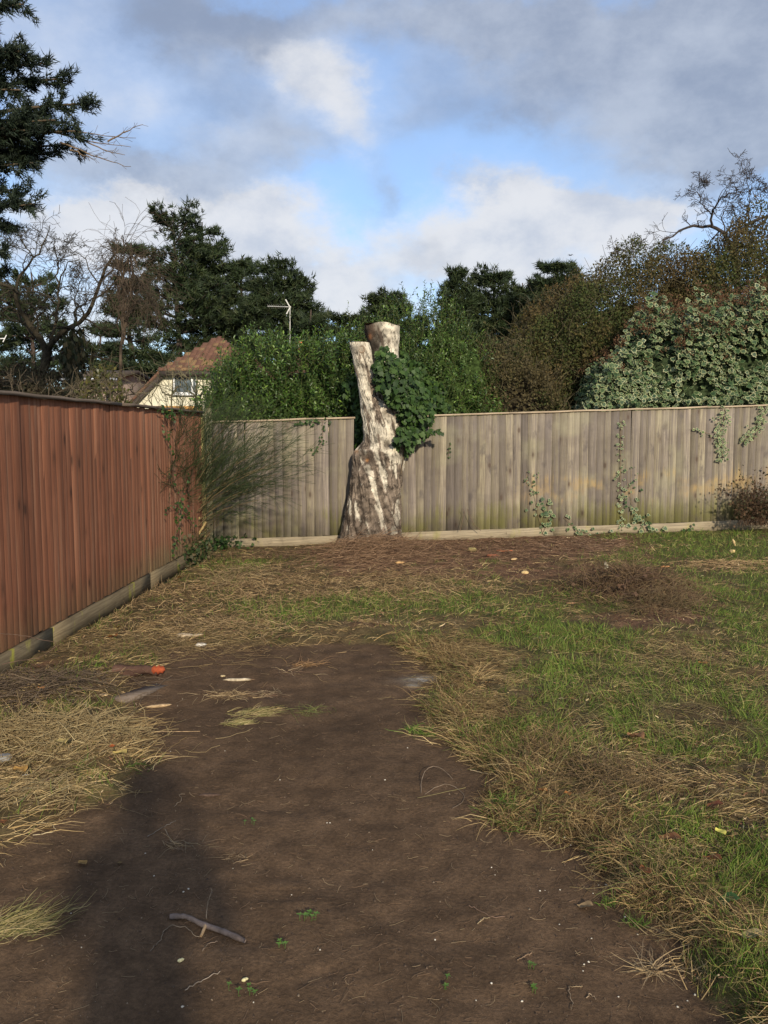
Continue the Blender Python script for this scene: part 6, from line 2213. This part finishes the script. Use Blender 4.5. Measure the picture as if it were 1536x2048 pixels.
# foreground stick
pth = [(340, 1839), (372, 1838), (405, 1855), (445, 1868), (490, 1888)]
pts = np.array([gs(*p) for p in pth])
pts[:, 2] += .010
root = empty('stick', pts[0], 'crooked grey brown stick lying on the soil in the foreground', 'stick')
a = Acc()
t = np.linspace(0, 1, 26)
S = np.stack([np.interp(t, np.linspace(0, 1, 5), pts[:, k]) for k in range(3)], 1)
for _ in range(2): S[1:-1] = .25 * S[:-2] + .5 * S[1:-1] + .25 * S[2:]
rr = np.interp(t, [0, .1, .4, .45, .7, .75, .95, 1], [.0075, .009, .0075, .009, .0085, .0095, .008, .006]) + .0006 * rn(26)
tubes(a, S[None], rr[None], 9, np.array([.15, .115, .098]), cap=True)
a.build('wood', M['twig'], root)
a = Acc()
p0, p1 = gs(412, 1856), gs(402, 1876)
p0[2] += .012; p1[2] += .006
taper_tube(a, [p0, p0 * .5 + p1 * .5 + np.array([.002, 0, .004]), p1], .006, .0045, 6, (.36, .24, .13), 5)
o = a.build('side_shoot', M['twig'], root)
o['label'] = 'broken tan side shoot'

# thin twigs and roots on the soil
TW = [([(325, 1868), (340, 1852), (378, 1858), (382, 1872), (400, 1876)], 'thin looping root beside the left end of the foreground stick', (.22, .165, .11)),
      ([(300, 1905), (318, 1885), (330, 1862)], 'thin root left of the foreground stick', (.2, .15, .10)),
      ([(413, 1840), (414, 1815), (425, 1795), (422, 1790)], 'upright curled root above the foreground stick', (.26, .19, .12)),
      ([(405, 1905), (415, 1890), (435, 1885)], 'curled thin root below the foreground stick', (.22, .16, .11)),
      ([(370, 1983), (395, 1968), (415, 1958), (440, 1945)], 'straight pale twig low in the foreground soil', (.26, .21, .16)),
      ([(295, 1675), (320, 1660), (352, 1643)], 'thin grey twig on the dark soil in the middle left', (.17, .14, .11)),
      ([(66, 1672), (115, 1663), (98, 1645), (75, 1648)], 'bent pale straw stalk on the soil at the left', (.46, .37, .22)),
      ([(842, 1588), (845, 1558), (862, 1545), (885, 1545), (905, 1560)], 'arched pale dead stalk on the soil by the turf', (.20, .15, .105)),
      ([(850, 1590), (880, 1570), (900, 1566), (930, 1590), (930, 1605), (905, 1618)], 'curling pale runner on the soil beside the turf', (.20, .15, .105)),
      ([(940, 1541), (975, 1550), (1000, 1550), (1010, 1542)], 'pale twig at the foot of the turf edge', (.40, .31, .19)),
      ([(960, 1609), (985, 1622)], 'short pale straw by the bright green tuft', (.50, .40, .24)),
      ([(1165, 1975), (1140, 1975)], 'tiny straw on the soil at the lower right', (.3, .22, .13)),
      ([(1138, 1975), (1140, 1995), (1145, 2015), (1142, 2022)], 'thin vertical root low in the right foreground', (.2, .15, .1)),
      ([(1172, 1998), (1180, 1990), (1192, 2002)], 'forked little twig low in the right foreground', (.3, .22, .14)),
      ([(1034, 1922), (1050, 1915), (1064, 1908)], 'short brown twig in the right foreground soil', (.24, .16, .1)),
      ([(938, 1813), (965, 1825), (985, 1838), (1010, 1836)], 'brown root in the centre right soil', (.17, .11, .075)),
      ([(955, 1850), (965, 1840), (980, 1838)], 'pale straw beside the brown root', (.34, .26, .15)),
      ([(1382, 1945), (1410, 1918), (1440, 1895), (1475, 1865)], 'long straw stem slanting along the turf at the lower right', (.40, .30, .16)),
      ([(335, 1316), (350, 1303), (372, 1292), (400, 1290)], 'dark curved twig at the top edge of the bare soil', (.07, .05, .04)),
      ([(5, 1330), (40, 1322), (80, 1318), (118, 1290)], 'dark bramble stem arching in front of the red fence base', (.12, .075, .055)),
      ([(0, 1268), (45, 1272), (90, 1282), (112, 1286)], 'thin bramble twig crossing low in front of the red fence', (.11, .07, .05)),
      ([(110, 1388), (128, 1395), (142, 1408), (180, 1412)], 'white peeled twig on the left litter', (.55, .47, .33)),
      ([(60, 1470), (200, 1460), (300, 1466), (400, 1464)], 'long tan stalk lying across the straw pile onto the soil', (.36, .25, .14)),
      ([(170, 1520), (240, 1490), (262, 1455), (268, 1440)], 'pale stalk sloping up out of the straw pile', (.46, .37, .22)),
      ([(920, 1062), (926, 1040), (930, 1020), (925, 1018)], 'thin dead stem leaning on the fence right of the stump', (.13, .085, .06)),
      ([(962, 1062), (948, 1050), (940, 1032), (934, 1018)], 'curved dead stem beside the leaning one at the fence', (.13, .085, .06)),
      ([(348, 1615), (365, 1600), (355, 1590), (370, 1590)], 'small dry curl on the dark soil', (.2, .15, .1)),
      ([(330, 1660), (345, 1690), (360, 1680), (378, 1690)], 'loose knot of thin roots in the shadowed soil', (.2, .16, .11)),
      ([(1085, 1290), (1078, 1275), (1060, 1268)], 'fine grey twig on the lawn', (.18, .13, .1)),
      ([(1395, 1270), (1420, 1245), (1440, 1232), (1455, 1240)], 'dark branching twig on the lawn right of the brush pile', (.08, .055, .045)),
      ([(1425, 1268), (1428, 1250), (1415, 1236)], 'dark side twig by the branching one right of the brush pile', (.08, .055, .045))]
for pth, label, cc in TW:
    on_fence = pth[0][1] < 1070 and pth[-1][1] < 1030
    pts = np.array([gs(*p) if not on_fence else at(p[0], p[1], 12.25) for p in pth])
    if pth[0][1] in (1330, 1268):
        pts = np.array([at(px, py, 5.2 + .001 * px) for px, py in pth])
    if pth[0][0] in (842,):
        pts[1:4, 2] += (.02, .035, .02)
    if pth[0][0] == 413: pts[1:, 2] += (.01, .018, .02)
    pts[:, 2] += .004
    a = Acc()
    d0 = np.linalg.norm(pts[0])
    P = taper_tube(a, pts, .0009 + .00026 * d0, .0006 + .0002 * d0, 5, cc, 14, .0015)
    tag(a.build('twig', M['twig'], origin=tuple(pts[0])), label, 'twig')


# tufts of grass sitting on bare soil
def tuft(px, py, n, L, spread, cols, name, label, cat, group=None, up=.6, wd=.0012, comb=None, m='grass'):
    c = gs(px, py)
    x, y = c[0] + rn(n) * spread, c[1] + rn(n) * spread * .6
    z = surf_z(x, y)
    a_ = rnd(n) * 6.283 if comb is None else comb + rn(n) * .5
    d = np.stack([np.cos(a_), np.sin(a_), up * (.3 + rnd(n))], 1)
    K = 5
    P = curves(np.stack([x, y, z], 1), d, L * (.5 + .7 * rnd(n)), K, .2, .18)
    P[..., 2] = np.maximum(P[..., 2], z[:, None] + .003)
    a = Acc()
    cc = np.array(cols)[rng.integers(0, len(cols), n)] * (.75 + .5 * rnd(n, 1))
    ribbons(a, P, np.full((n, 1), wd) * np.linspace(1, .3, K) * (.7 + .6 * rnd(n, 1)), nrm(np.cross(d, rn(n, 3))), cc)
    return tag(a.build(name, M[m], origin=tuple(c)), label, cat, group)


YG = [(.34, .27, .12), (.24, .21, .08), (.40, .31, .16), (.14, .14, .05)]
tuft(20, 1858, 360, .13, .065, YG, 'grass_tuft', 'torn yellowish grass tuft lying on the soil at the lower left edge', 'grass tuft', up=.35, wd=.0014, comb=.6)
tuft(512, 1426, 260, .10, .065, YG, 'grass_tuft', 'combed yellow green grass tuft on the bare soil left of centre', 'grass tuft', up=.2, wd=.0017, comb=.45)
tuft(472, 1446, 130, .08, .045, YG, 'grass_tuft', 'green tail end of the grass tuft on the bare soil', 'grass tuft', up=.2, wd=.0016, comb=.5)
DB = [(.15, .09, .055), (.10, .065, .045), (.36, .27, .16)]
tuft(1310, 1942, 70, .12, .02, [(.46, .35, .2), (.36, .26, .14), (.26, .18, .1)], 'straw_tuft', 'uprooted spray of straw stems at the lower right', 'straw tuft', up=.6, wd=.0016, m='straw')
tuft(455, 1392, 150, .14, .06, [(.44, .33, .18), (.30, .21, .11), (.14, .09, .055)], 'straw_tuft', 'dark rooted straw tuft above the combed grass tuft', 'straw tuft', up=.3, wd=.0016, m='straw')
tuft(610, 1331, 70, .13, .05, [(.34, .21, .1), (.24, .14, .07)], 'straw_tuft', 'thin rusty straw tuft on the far bare soil', 'straw tuft', up=.4, wd=.002, m='straw')
tuft(580, 1345, 50, .12, .05, DB, 'straw_tuft', 'dark dead root tuft left of the rusty one', 'straw tuft', up=.4, wd=.002, m='straw')
tuft(530, 1390, 170, .10, .055, DB, 'straw_tuft', 'dark brown root mat on the soil', 'straw tuft', up=.25, wd=.0016, m='straw')
tuft(620, 1425, 60, .12, .05, [(.2, .2, .07), (.12, .14, .04)], 'grass_tuft', 'sparse olive grass sprig on the soil left of the turf', 'grass tuft', up=.4, wd=.0014)
GG = [(.085, .16, .022), (.12, .19, .03), (.07, .12, .02)]
tuft(1000, 1612, 170, .07, .045, GG, 'grass_tuft', 'bright green grass tuft at the edge of the bare soil', 'grass tuft', up=1.2, wd=.0017)
tuft(1040, 1632, 90, .06, .05, GG, 'grass_tuft', 'smaller green tuft right of the bright one', 'grass tuft', up=1.0, wd=.0015)
tuft(1222, 1812, 36, .05, .018, GG, 'grass_tuft', 'tiny green grass tuft on the soil near the right turf', 'grass tuft', up=1.2, wd=.0013)
tuft(1270, 1848, 60, .05, .022, GG, 'grass_tuft', 'tiny yellow green tuft below the right turf', 'grass tuft', up=1.2, wd=.0013)
tuft(1345, 1870, 70, .08, .035, [(.2, .15, .07), (.30, .23, .12)], 'straw_tuft', 'ragged dry tuft close to the lower right turf', 'straw tuft', up=.5, wd=.0013, m='straw')
tuft(370, 1690, 60, .09, .04, [(.26, .2, .12), (.16, .11, .07)], 'straw_tuft', 'frayed dry tuft in the shadowed soil at the left', 'straw tuft', up=.4, wd=.0013, m='straw')
tuft(480, 1718, 40, .07, .03, [(.28, .2, .12), (.14, .1, .06)], 'straw_tuft', 'little frayed tuft beside the white pebble', 'straw tuft', up=.4, wd=.0012, m='straw')
tuft(845, 1465, 130, .09, .05, GG[:2] + YG[:1], 'grass_tuft', 'green sprig at the turf edge beside the golden grass', 'grass tuft', up=.8, wd=.0018)
tuft(265, 1535, 30, .08, .03, GG, 'grass_tuft', 'green sprig at the end of the straw pile', 'grass tuft', up=.7, wd=.0015)


# seedlings
def seedling(px, py, n, s, label):
    c = gs(px, py)
    root = empty('seedling', c, label, 'seedling')
    st = Acc()
    for k in range(n):
        p = c + np.array([random.gauss(0, .016), random.gauss(0, .012), 0])
        h = random.uniform(.012, .022)
        tubes(st, np.array([[c + [0, 0, -.004], p, p + [0, 0, h * .5], p + [.002, 0, h]]]), np.full((1, 4), .0012), 4, (.10, .16, .04))
        a = Acc()
        m_ = 4
        an = np.arange(m_) / m_ * 6.283 + random.random() * 6
        leaves(a, np.tile(p + [.002, 0, h], (m_, 1)), np.stack([np.cos(an), np.sin(an), np.full(m_, .25)], 1), np.tile([[0, 0, 1.]], (m_, 1)), s * .75 * (.8 + .4 * rnd(m_)), LAUREL_V * [1.5, 1, 1], LAUREL_F, np.array([.10, .19, .025]) * random.uniform(.8, 1.2))
        a.build('leaf', M['leaf'], root)
    st.build('stem', M['leaf'], root)


for px, py, n, s, lab in [(612, 1840, 7, .016, 'bright green seedling cluster on the soil right of the foreground stick'), (555, 1897, 4, .015, 'green seedling just below the end of the foreground stick'), (490, 1988, 5, .014, 'small seedlings low in the foreground soil'),
                          (1072, 1988, 3, .013, 'seedling in the lower right soil'), (1069, 1936, 3, .012, 'faint tiny seedling above the lower right one'), (505, 1650, 3, .013, 'tiny yellowish seedling on the middle soil'), (902, 1971, 3, .013, 'tiny seedling at the bottom of the picture right of centre')]:
    seedling(px, py, n, s, lab)
# maggot-like pale grubs / yellow pods
for px, py, lab in [(362, 1922, 'small cream pod on the foreground soil'), (490, 1961, 'ribbed cream pod lower in the foreground soil')]:
    rag(px, py, .022, .011, .010, .6, (.62, .55, .30), 'seed_pod', lab, 'pod', seed=px)

# dead leaves


def dead_leaf(px, py, s, yaw, colr, label, curl=.35, lift=.012):
    c = gs(px, py)
    c[2] += lift
    n = 9
    V, F, C_ = [], [], []
    for i in range(n):
        t = i / (n - 1)
        w_ = .34 * math.sin(math.pi * t ** .85) ** .8 + .01
        for j in range(5):
            u = (j - 2) / 2
            V.append([u * w_ * s, (t - .5) * s, s * (curl * (u * w_) ** 2 * 3 + .10 * math.sin(t * 5 + 1) + .02 * random.gauss(0, 1))])
            C_.append(np.array(colr) * np.array([1.2, 1.25, .75]) * (random.uniform(.8, 1.15) if j != 2 else .7))
    F = [[i * 5 + j, i * 5 + j + 1, i * 5 + j + 6, i * 5 + j + 5] for i in range(n - 1) for j in range(4)]
    V = np.array(V) @ np.array(Matrix.Rotation(yaw, 3, 'Z') @ Matrix.Rotation(random.uniform(-.2, .2), 3, 'X')).T + c
    a = Acc().add(V, np.array(F), np.array(C_))
    o = a.build('dead_leaf', M['dull'], origin=tuple(c))
    tag(o, label, 'dead leaf')
    a = Acc()


for args in [(1270, 1492, .105, .5, (.26, .125, .095), 'large pinkish brown dead leaf standing in the lawn', .5, .05), (1338, 1690, .085, 1.3, (.16, .07, .05), 'curled reddish brown leaf in the right turf', .3, .03),
             (1290, 1755, .06, .2, (.21, .075, .05), 'small rust red leaf near the soil at the right', .3, .03), (1424, 1732, .07, .8, (.20, .075, .05), 'rust red leaf deeper in the right turf', .3, .03),
             (1428, 1622, .07, 1.2, (.17, .06, .05), 'dark red leaf above the others in the right turf', .3, .03), (1170, 1817, .055, 1.2, (.24, .16, .14), 'pale pinkish leaf on the bare soil at the right', .4, .01),
             (1135, 1600, .04, .3, (.40, .14, .06), 'small orange leaf at the brown turf edge', .3, .03), (1085, 1590, .045, .9, (.34, .13, .06), 'orange brown leaf left of the small orange leaf', .3, .03),
             (1502, 1888, .07, 1.4, (.27, .22, .18), 'greyish dead leaf at the far lower right', .3, .03), (1440, 1683, .05, .4, (.62, .54, .2), 'small pale yellow leaf in the right turf', .3, .04),
             (1447, 1818, .10, 1.2, (.05, .11, .05), 'dark green broad leaf lying at the edge of the right turf', .2, .03), (225, 1280, .10, 1.0, (.24, .10, .06), 'red brown leaf in the litter below the red fence', .4, .03),
             (235, 1262, .09, .3, (.38, .25, .14), 'tan curled leaf above the red brown one by the fence', .5, .03), (82, 1386, .06, 1.0, (.42, .17, .07), 'orange leaf in the left litter', .4, .03),
             (225, 1520, .055, .3, (.42, .11, .05), 'small red leaf on the straw pile', .4, .07), (240, 1530, .08, 1.2, (.44, .32, .18), 'tan leaf on the right of the straw pile', .4, .06), (125, 1515, .10, .6, (.42, .31, .2), 'broad tan leaf in the middle of the straw pile', .4, .08),
             (40, 1560, .09, .9, (.36, .2, .1), 'brown leaf at the left of the straw pile', .4, .05), (95, 1660, .05, .2, (.26, .17, .12), 'brown leaf beside the bent straw stalk', .3, .01), (5, 1648, .07, .5, (.24, .10, .07), 'reddish leaf at the left edge of the soil', .3, .01),
             (1180, 1380, .05, .3, (.3, .2, .1), 'tan leaf on the middle of the lawn', .4, .03), (975, 1376, .045, .4, (.42, .2, .1), 'orange leaf beside the golden turf edge', .3, .04), (360, 1160, .09, .5, (.33, .18, .1), 'dead leaf at the end of the red fence gravel board', .4, .03),
             (1405, 1335, .07, .5, (.33, .16, .08), 'orange brown leaf on the dark patch of lawn at right', .3, .03), (1370, 1215, .07, .7, (.03, .06, .028), 'dark green ivy leaf on the right end of the brush pile', .3, .06), (240, 1730, .03, .4, (.2, .13, .09), 'small brown leaf on the lower left soil', .3, .01), (165, 1730, .045, .9, (.22, .14, .09), 'brown leaf scrap on the left soil', .3, .01)]:
    dead_leaf(*args)

# white stone chips on the soil: a few named groups of alike chips
CH = [(291, 1707), (308, 1752), (142, 1827), (163, 1895), (367, 1784), (377, 1778), (365, 2014), (507, 2005), (466, 1737), (815, 1496), (983, 1735), (990, 1750), (1080, 1782), (1090, 1781), (1120, 1780), (1119, 1849), (1250, 1834), (1274, 1815), (1168, 1929), (1177, 1924), (1166, 1942), (1237, 1994), (1355, 2014), (1375, 2002), (1390, 1990),
      (1212, 1770), (1197, 1770), (1186, 1787), (1217, 1796), (1183, 1877), (1275, 1869), (952, 2001), (983, 1967), (1044, 2003), (660, 1646), (654, 1646), (341, 1503), (700, 1640), (365, 1398), (355, 1412), (1103, 1650), (1100, 1650), (1130, 1645), (1140, 1640), (1142, 1655), (1365, 1830), (1401, 1870), (524, 1417), (450, 1502), (770, 1560), (583, 1790), (640, 1900), (745, 1700), (870, 1880), (560, 1560)]
cm = []
for k in range(4):
    V = np.array([[math.cos(t) * (1 + .25 * math.sin(3 * t + k)) * .5, math.sin(t) * .42, z] for z, in ((-.2,), (.12,)) for t in np.arange(7) / 7 * 2 * math.pi] + [[0, 0, .34]])
    F = [[i, (i + 1) % 7, 7 + (i + 1) % 7, 7 + i] for i in range(7)]
    cm.append(Acc().add(V, [np.array(F), np.array([[7 + i, 7 + (i + 1) % 7, 14] for i in range(7)])], (.50, .46, .38)).mesh('stone_chip', M['rough']))
for px, py in CH:
    c = gs(px, py)
    s = random.uniform(.004, .0085)
    o = inst('stone_chip', cm[random.randrange(4)], None, (c[0], c[1], c[2] + s * .15), (0, 0, random.random() * 6), (s, s, s))
    tag(o, 'tiny white stone chip lying on the bare brown soil', 'stone chip', 'tiny white stone chips on the bare soil')

# fine crumbs, clods and root hairs of the soil: uncountable
a = Acc()
n = 9000
x, y = sample_ground(n * 2, 1.3, 9.5, 2.0)
sd = fields(x, y)[0]
k = sd < .02
x, y = x[k][:n], y[k][:n]
n = len(x)
z = surf_z(x, y)
s = (.0022 + .007 * rnd(n) ** 5) * (.7 + .12 * y)
T = np.array([[-.5, -.5, -.2], [.5, -.4, -.2], [.1, .6, -.2], [0, 0, .6]])
TF = np.array([[0, 1, 3], [1, 2, 3], [2, 0, 3]])
cc = np.array([(.10, .068, .046), (.075, .05, .036), (.13, .09, .06), (.24, .18, .12)])[rng.choice(4, n, p=[.45, .33, .19, .03])]
leaves(a, np.stack([x, y, z + s * .2], 1), np.stack([rn(n), rn(n), 0 * x], 1), np.tile([[0, 0, 1.]], (n, 1)), s, T, TF, cc)
tag(a.build('soil_crumb', M['rough']), 'loose crumbs and clods over the bare soil', 'soil', kind='stuff')
a = Acc()
n = 2600
x, y = sample_ground(n * 3, 1.4, 8.5, 2.0)
sd = fields(x, y)[0]
k = (sd < .05) & (fbm(np.stack([x, y], 1) * 1.8, 2, 99) + .3 * rnd(len(x)) > .55)
x, y = x[k][:n], y[k][:n]
n = len(x)
z = surf_z(x, y)
aa = rnd(n) * 6.283
P = curves(np.stack([x, y, z + .003], 1), np.stack([np.cos(aa), np.sin(aa), .1 * rn(n)], 1), .012 + .05 * rnd(n) ** 2, 4, .25, 0)
P[..., 2] = np.maximum(surf_z(P[..., 0].ravel(), P[..., 1].ravel()).reshape(n, 4) + .0015, P[..., 2])
tubes(a, P, np.full((n, 4), .0006) * (.6 + .2 * y)[:, None], 3, np.array([(.30, .22, .13), (.16, .11, .07), (.22, .14, .085)])[rng.integers(0, 3, n)])
tag(a.build('root_hair', M['straw']), 'short bits of straw and root strewn on the bare soil', 'litter', kind='stuff')


# ================================================================== THE PHOTOGRAPHER (his shadow falls into the picture)
def photographer():
    bx, by = .02, -.40
    gz = float(base_z(bx, by))
    root = empty('person', (bx, by, gz), 'person in a dark coat standing and holding up a phone with both hands', 'person')

    def skin(name, pts, edges, rad, m, sub=2):
        me = bpy.data.meshes.new(name)
        me.from_pydata([tuple(p) for p in pts], edges, [])
        o = bpy.data.objects.new(name, me)
        col.objects.link(o)
        o.parent = root
        sm = o.modifiers.new('skin', 'SKIN')
        for i, r_ in enumerate(rad):
            me.skin_vertices[0].data[i].radius = r_ if isinstance(r_, tuple) else (r_, r_)
        me.skin_vertices[0].data[0].use_root = True
        ss = o.modifiers.new('sub', 'SUBSURF')
        ss.levels = ss.render_levels = sub
        me.materials.append(m)
        return o

    def pm(name, c, rough=.8):
        m, nt = newmat(name)
        p = nd(nt, 'ShaderNodeNewGeometry').outputs['Position']
        f = noise(nt, p, 40, 3).outputs[0]
        finish(nt, mixc(nt, f, tuple(x * .8 for x in c), tuple(x * 1.2 for x in c)), rough, f, .2)
        return m

    pts = [(0, 0, .95), (0, .01, 1.12), (0, 0, 1.30), (0, -.02, 1.44), (0, 0, 1.53), (0, .02, 1.58),
           (.19, -.01, 1.41), (.27, .10, 1.18), (.13, .27, 1.42), (.08, .33, 1.52),
           (-.19, -.01, 1.41), (-.27, .10, 1.18), (-.13, .27, 1.42), (-.08, .33, 1.52),
           (.10, 0, .88), (.12, .02, .50), (.13, -.02, .10), (.14, .10, .035),
           (-.10, 0, .88), (-.12, .02, .50), (-.13, -.02, .10), (-.14, .10, .035)]
    edges = [(0, 1), (1, 2), (2, 3), (3, 4), (4, 5), (3, 6), (6, 7), (7, 8), (8, 9), (3, 10), (10, 11), (11, 12), (12, 13), (0, 14), (14, 15), (15, 16), (16, 17), (0, 18), (18, 19), (19, 20), (20, 21)]
    rad = [(.17, .12), (.165, .12), (.185, .125), (.14, .10), .062, .06, .075, .058, .045, .034, .075, .058, .045, .034, .095, .068, .05, .045, .095, .068, .05, .045]
    skin('body', pts, edges, rad, pm('dark_coat', (.04, .045, .055)))
    # head with nose, ears and hair
    hd = Acc()
    V, F = [], []
    nu, nv = 24, 16
    for i in range(nv + 1):
        ph = math.pi * i / nv
        for j in range(nu):
            th = 2 * math.pi * j / nu
            x, y, z = math.sin(ph) * math.cos(th), math.sin(ph) * math.sin(th), math.cos(ph)
            rx, ry, rz = .076, .096, .118
            if z < -.2: rx *= 1 + .35 * (z + .2); ry *= 1 + .12 * (z + .2)
            nose = .022 * math.exp(-((x / .16) ** 2 + ((z + .08) / .16) ** 2)) if y > 0 else 0
            eye = -.010 * (math.exp(-(((x - .36) / .16) ** 2 + ((z - .08) / .1) ** 2)) + math.exp(-(((x + .36) / .16) ** 2 + ((z - .08) / .1) ** 2))) if y > 0 else 0
            lip = .006 * math.exp(-((x / .26) ** 2 + ((z + .42) / .07) ** 2)) if y > 0 else 0
            V.append((x * rx, .03 + y * ry + nose + eye + lip, 1.635 + z * rz))
    F = [[i * nu + j, i * nu + (j + 1) % nu, (i + 1) * nu + (j + 1) % nu, (i + 1) * nu + j] for i in range(nv) for j in range(nu)]
    off = np.array([bx, by, gz])
    skinc = (.45, .28, .20)
    hd.add(np.array(V) + off, np.array(F), skinc)
    hd.build('head', M['plain'], root, smooth=True)
    hr = Acc()
    n = 900
    d = nrm(rn(n, 3) + np.array([0, -.55, .75]))
    p0 = np.array([0, .03, 1.645]) + d * np.array([.078, .098, .118])
    ok = ~((d[:, 1] > .35) & (d[:, 2] < .55))
    P = curves(p0[ok] + off, d[ok] + np.array([0, -.3, -.2]), .055, 4, .25, .5)
    ribbons(hr, P, np.full((ok.sum(), 4), .006), nrm(np.cross(d[ok], rn(ok.sum(), 3))), (.06, .04, .03))
    hr.build('hair', M['straw'], root)
    fl = pm('skin', skinc, .5)
    for s in (-1, 1):
        base = np.array([s * .082, .335, 1.525])
        hp = [base, base + [s * -.004, .015, .045]]
        ed = [(0, 1)]
        rd_ = [.026, .030]
        for k, (dx, l) in enumerate([(-.024, .060), (-.008, .068), (.008, .064), (.023, .050)]):
            i0 = len(hp)
            q = base + [s * -.004 + dx * .6, .016, .072]
            hp += [q, q + [-s * .014, .012, l * .45], q + [-s * .030, .006, l * .72]]
            ed += [(1, i0), (i0, i0 + 1), (i0 + 1, i0 + 2)]
            rd_ += [.010, .009, .008]
        i0 = len(hp)
        hp += [base + [-s * .022, -.006, .035], base + [-s * .040, -.004, .062]]
        ed += [(0, i0), (i0, i0 + 1)]
        rd_ += [.012, .009]
        skin('hand', hp, ed, rd_, fl, 1)
    a = Acc()
    box(a, (-.069, -.016, 1.538), (.069, -.008, 1.608), (.02, .02, .02))
    ph = a.build('phone', M['plain'], origin=(0, -.012, 1.57))
    tag(ph, 'black phone held level in both hands of the person', 'phone')


photographer()
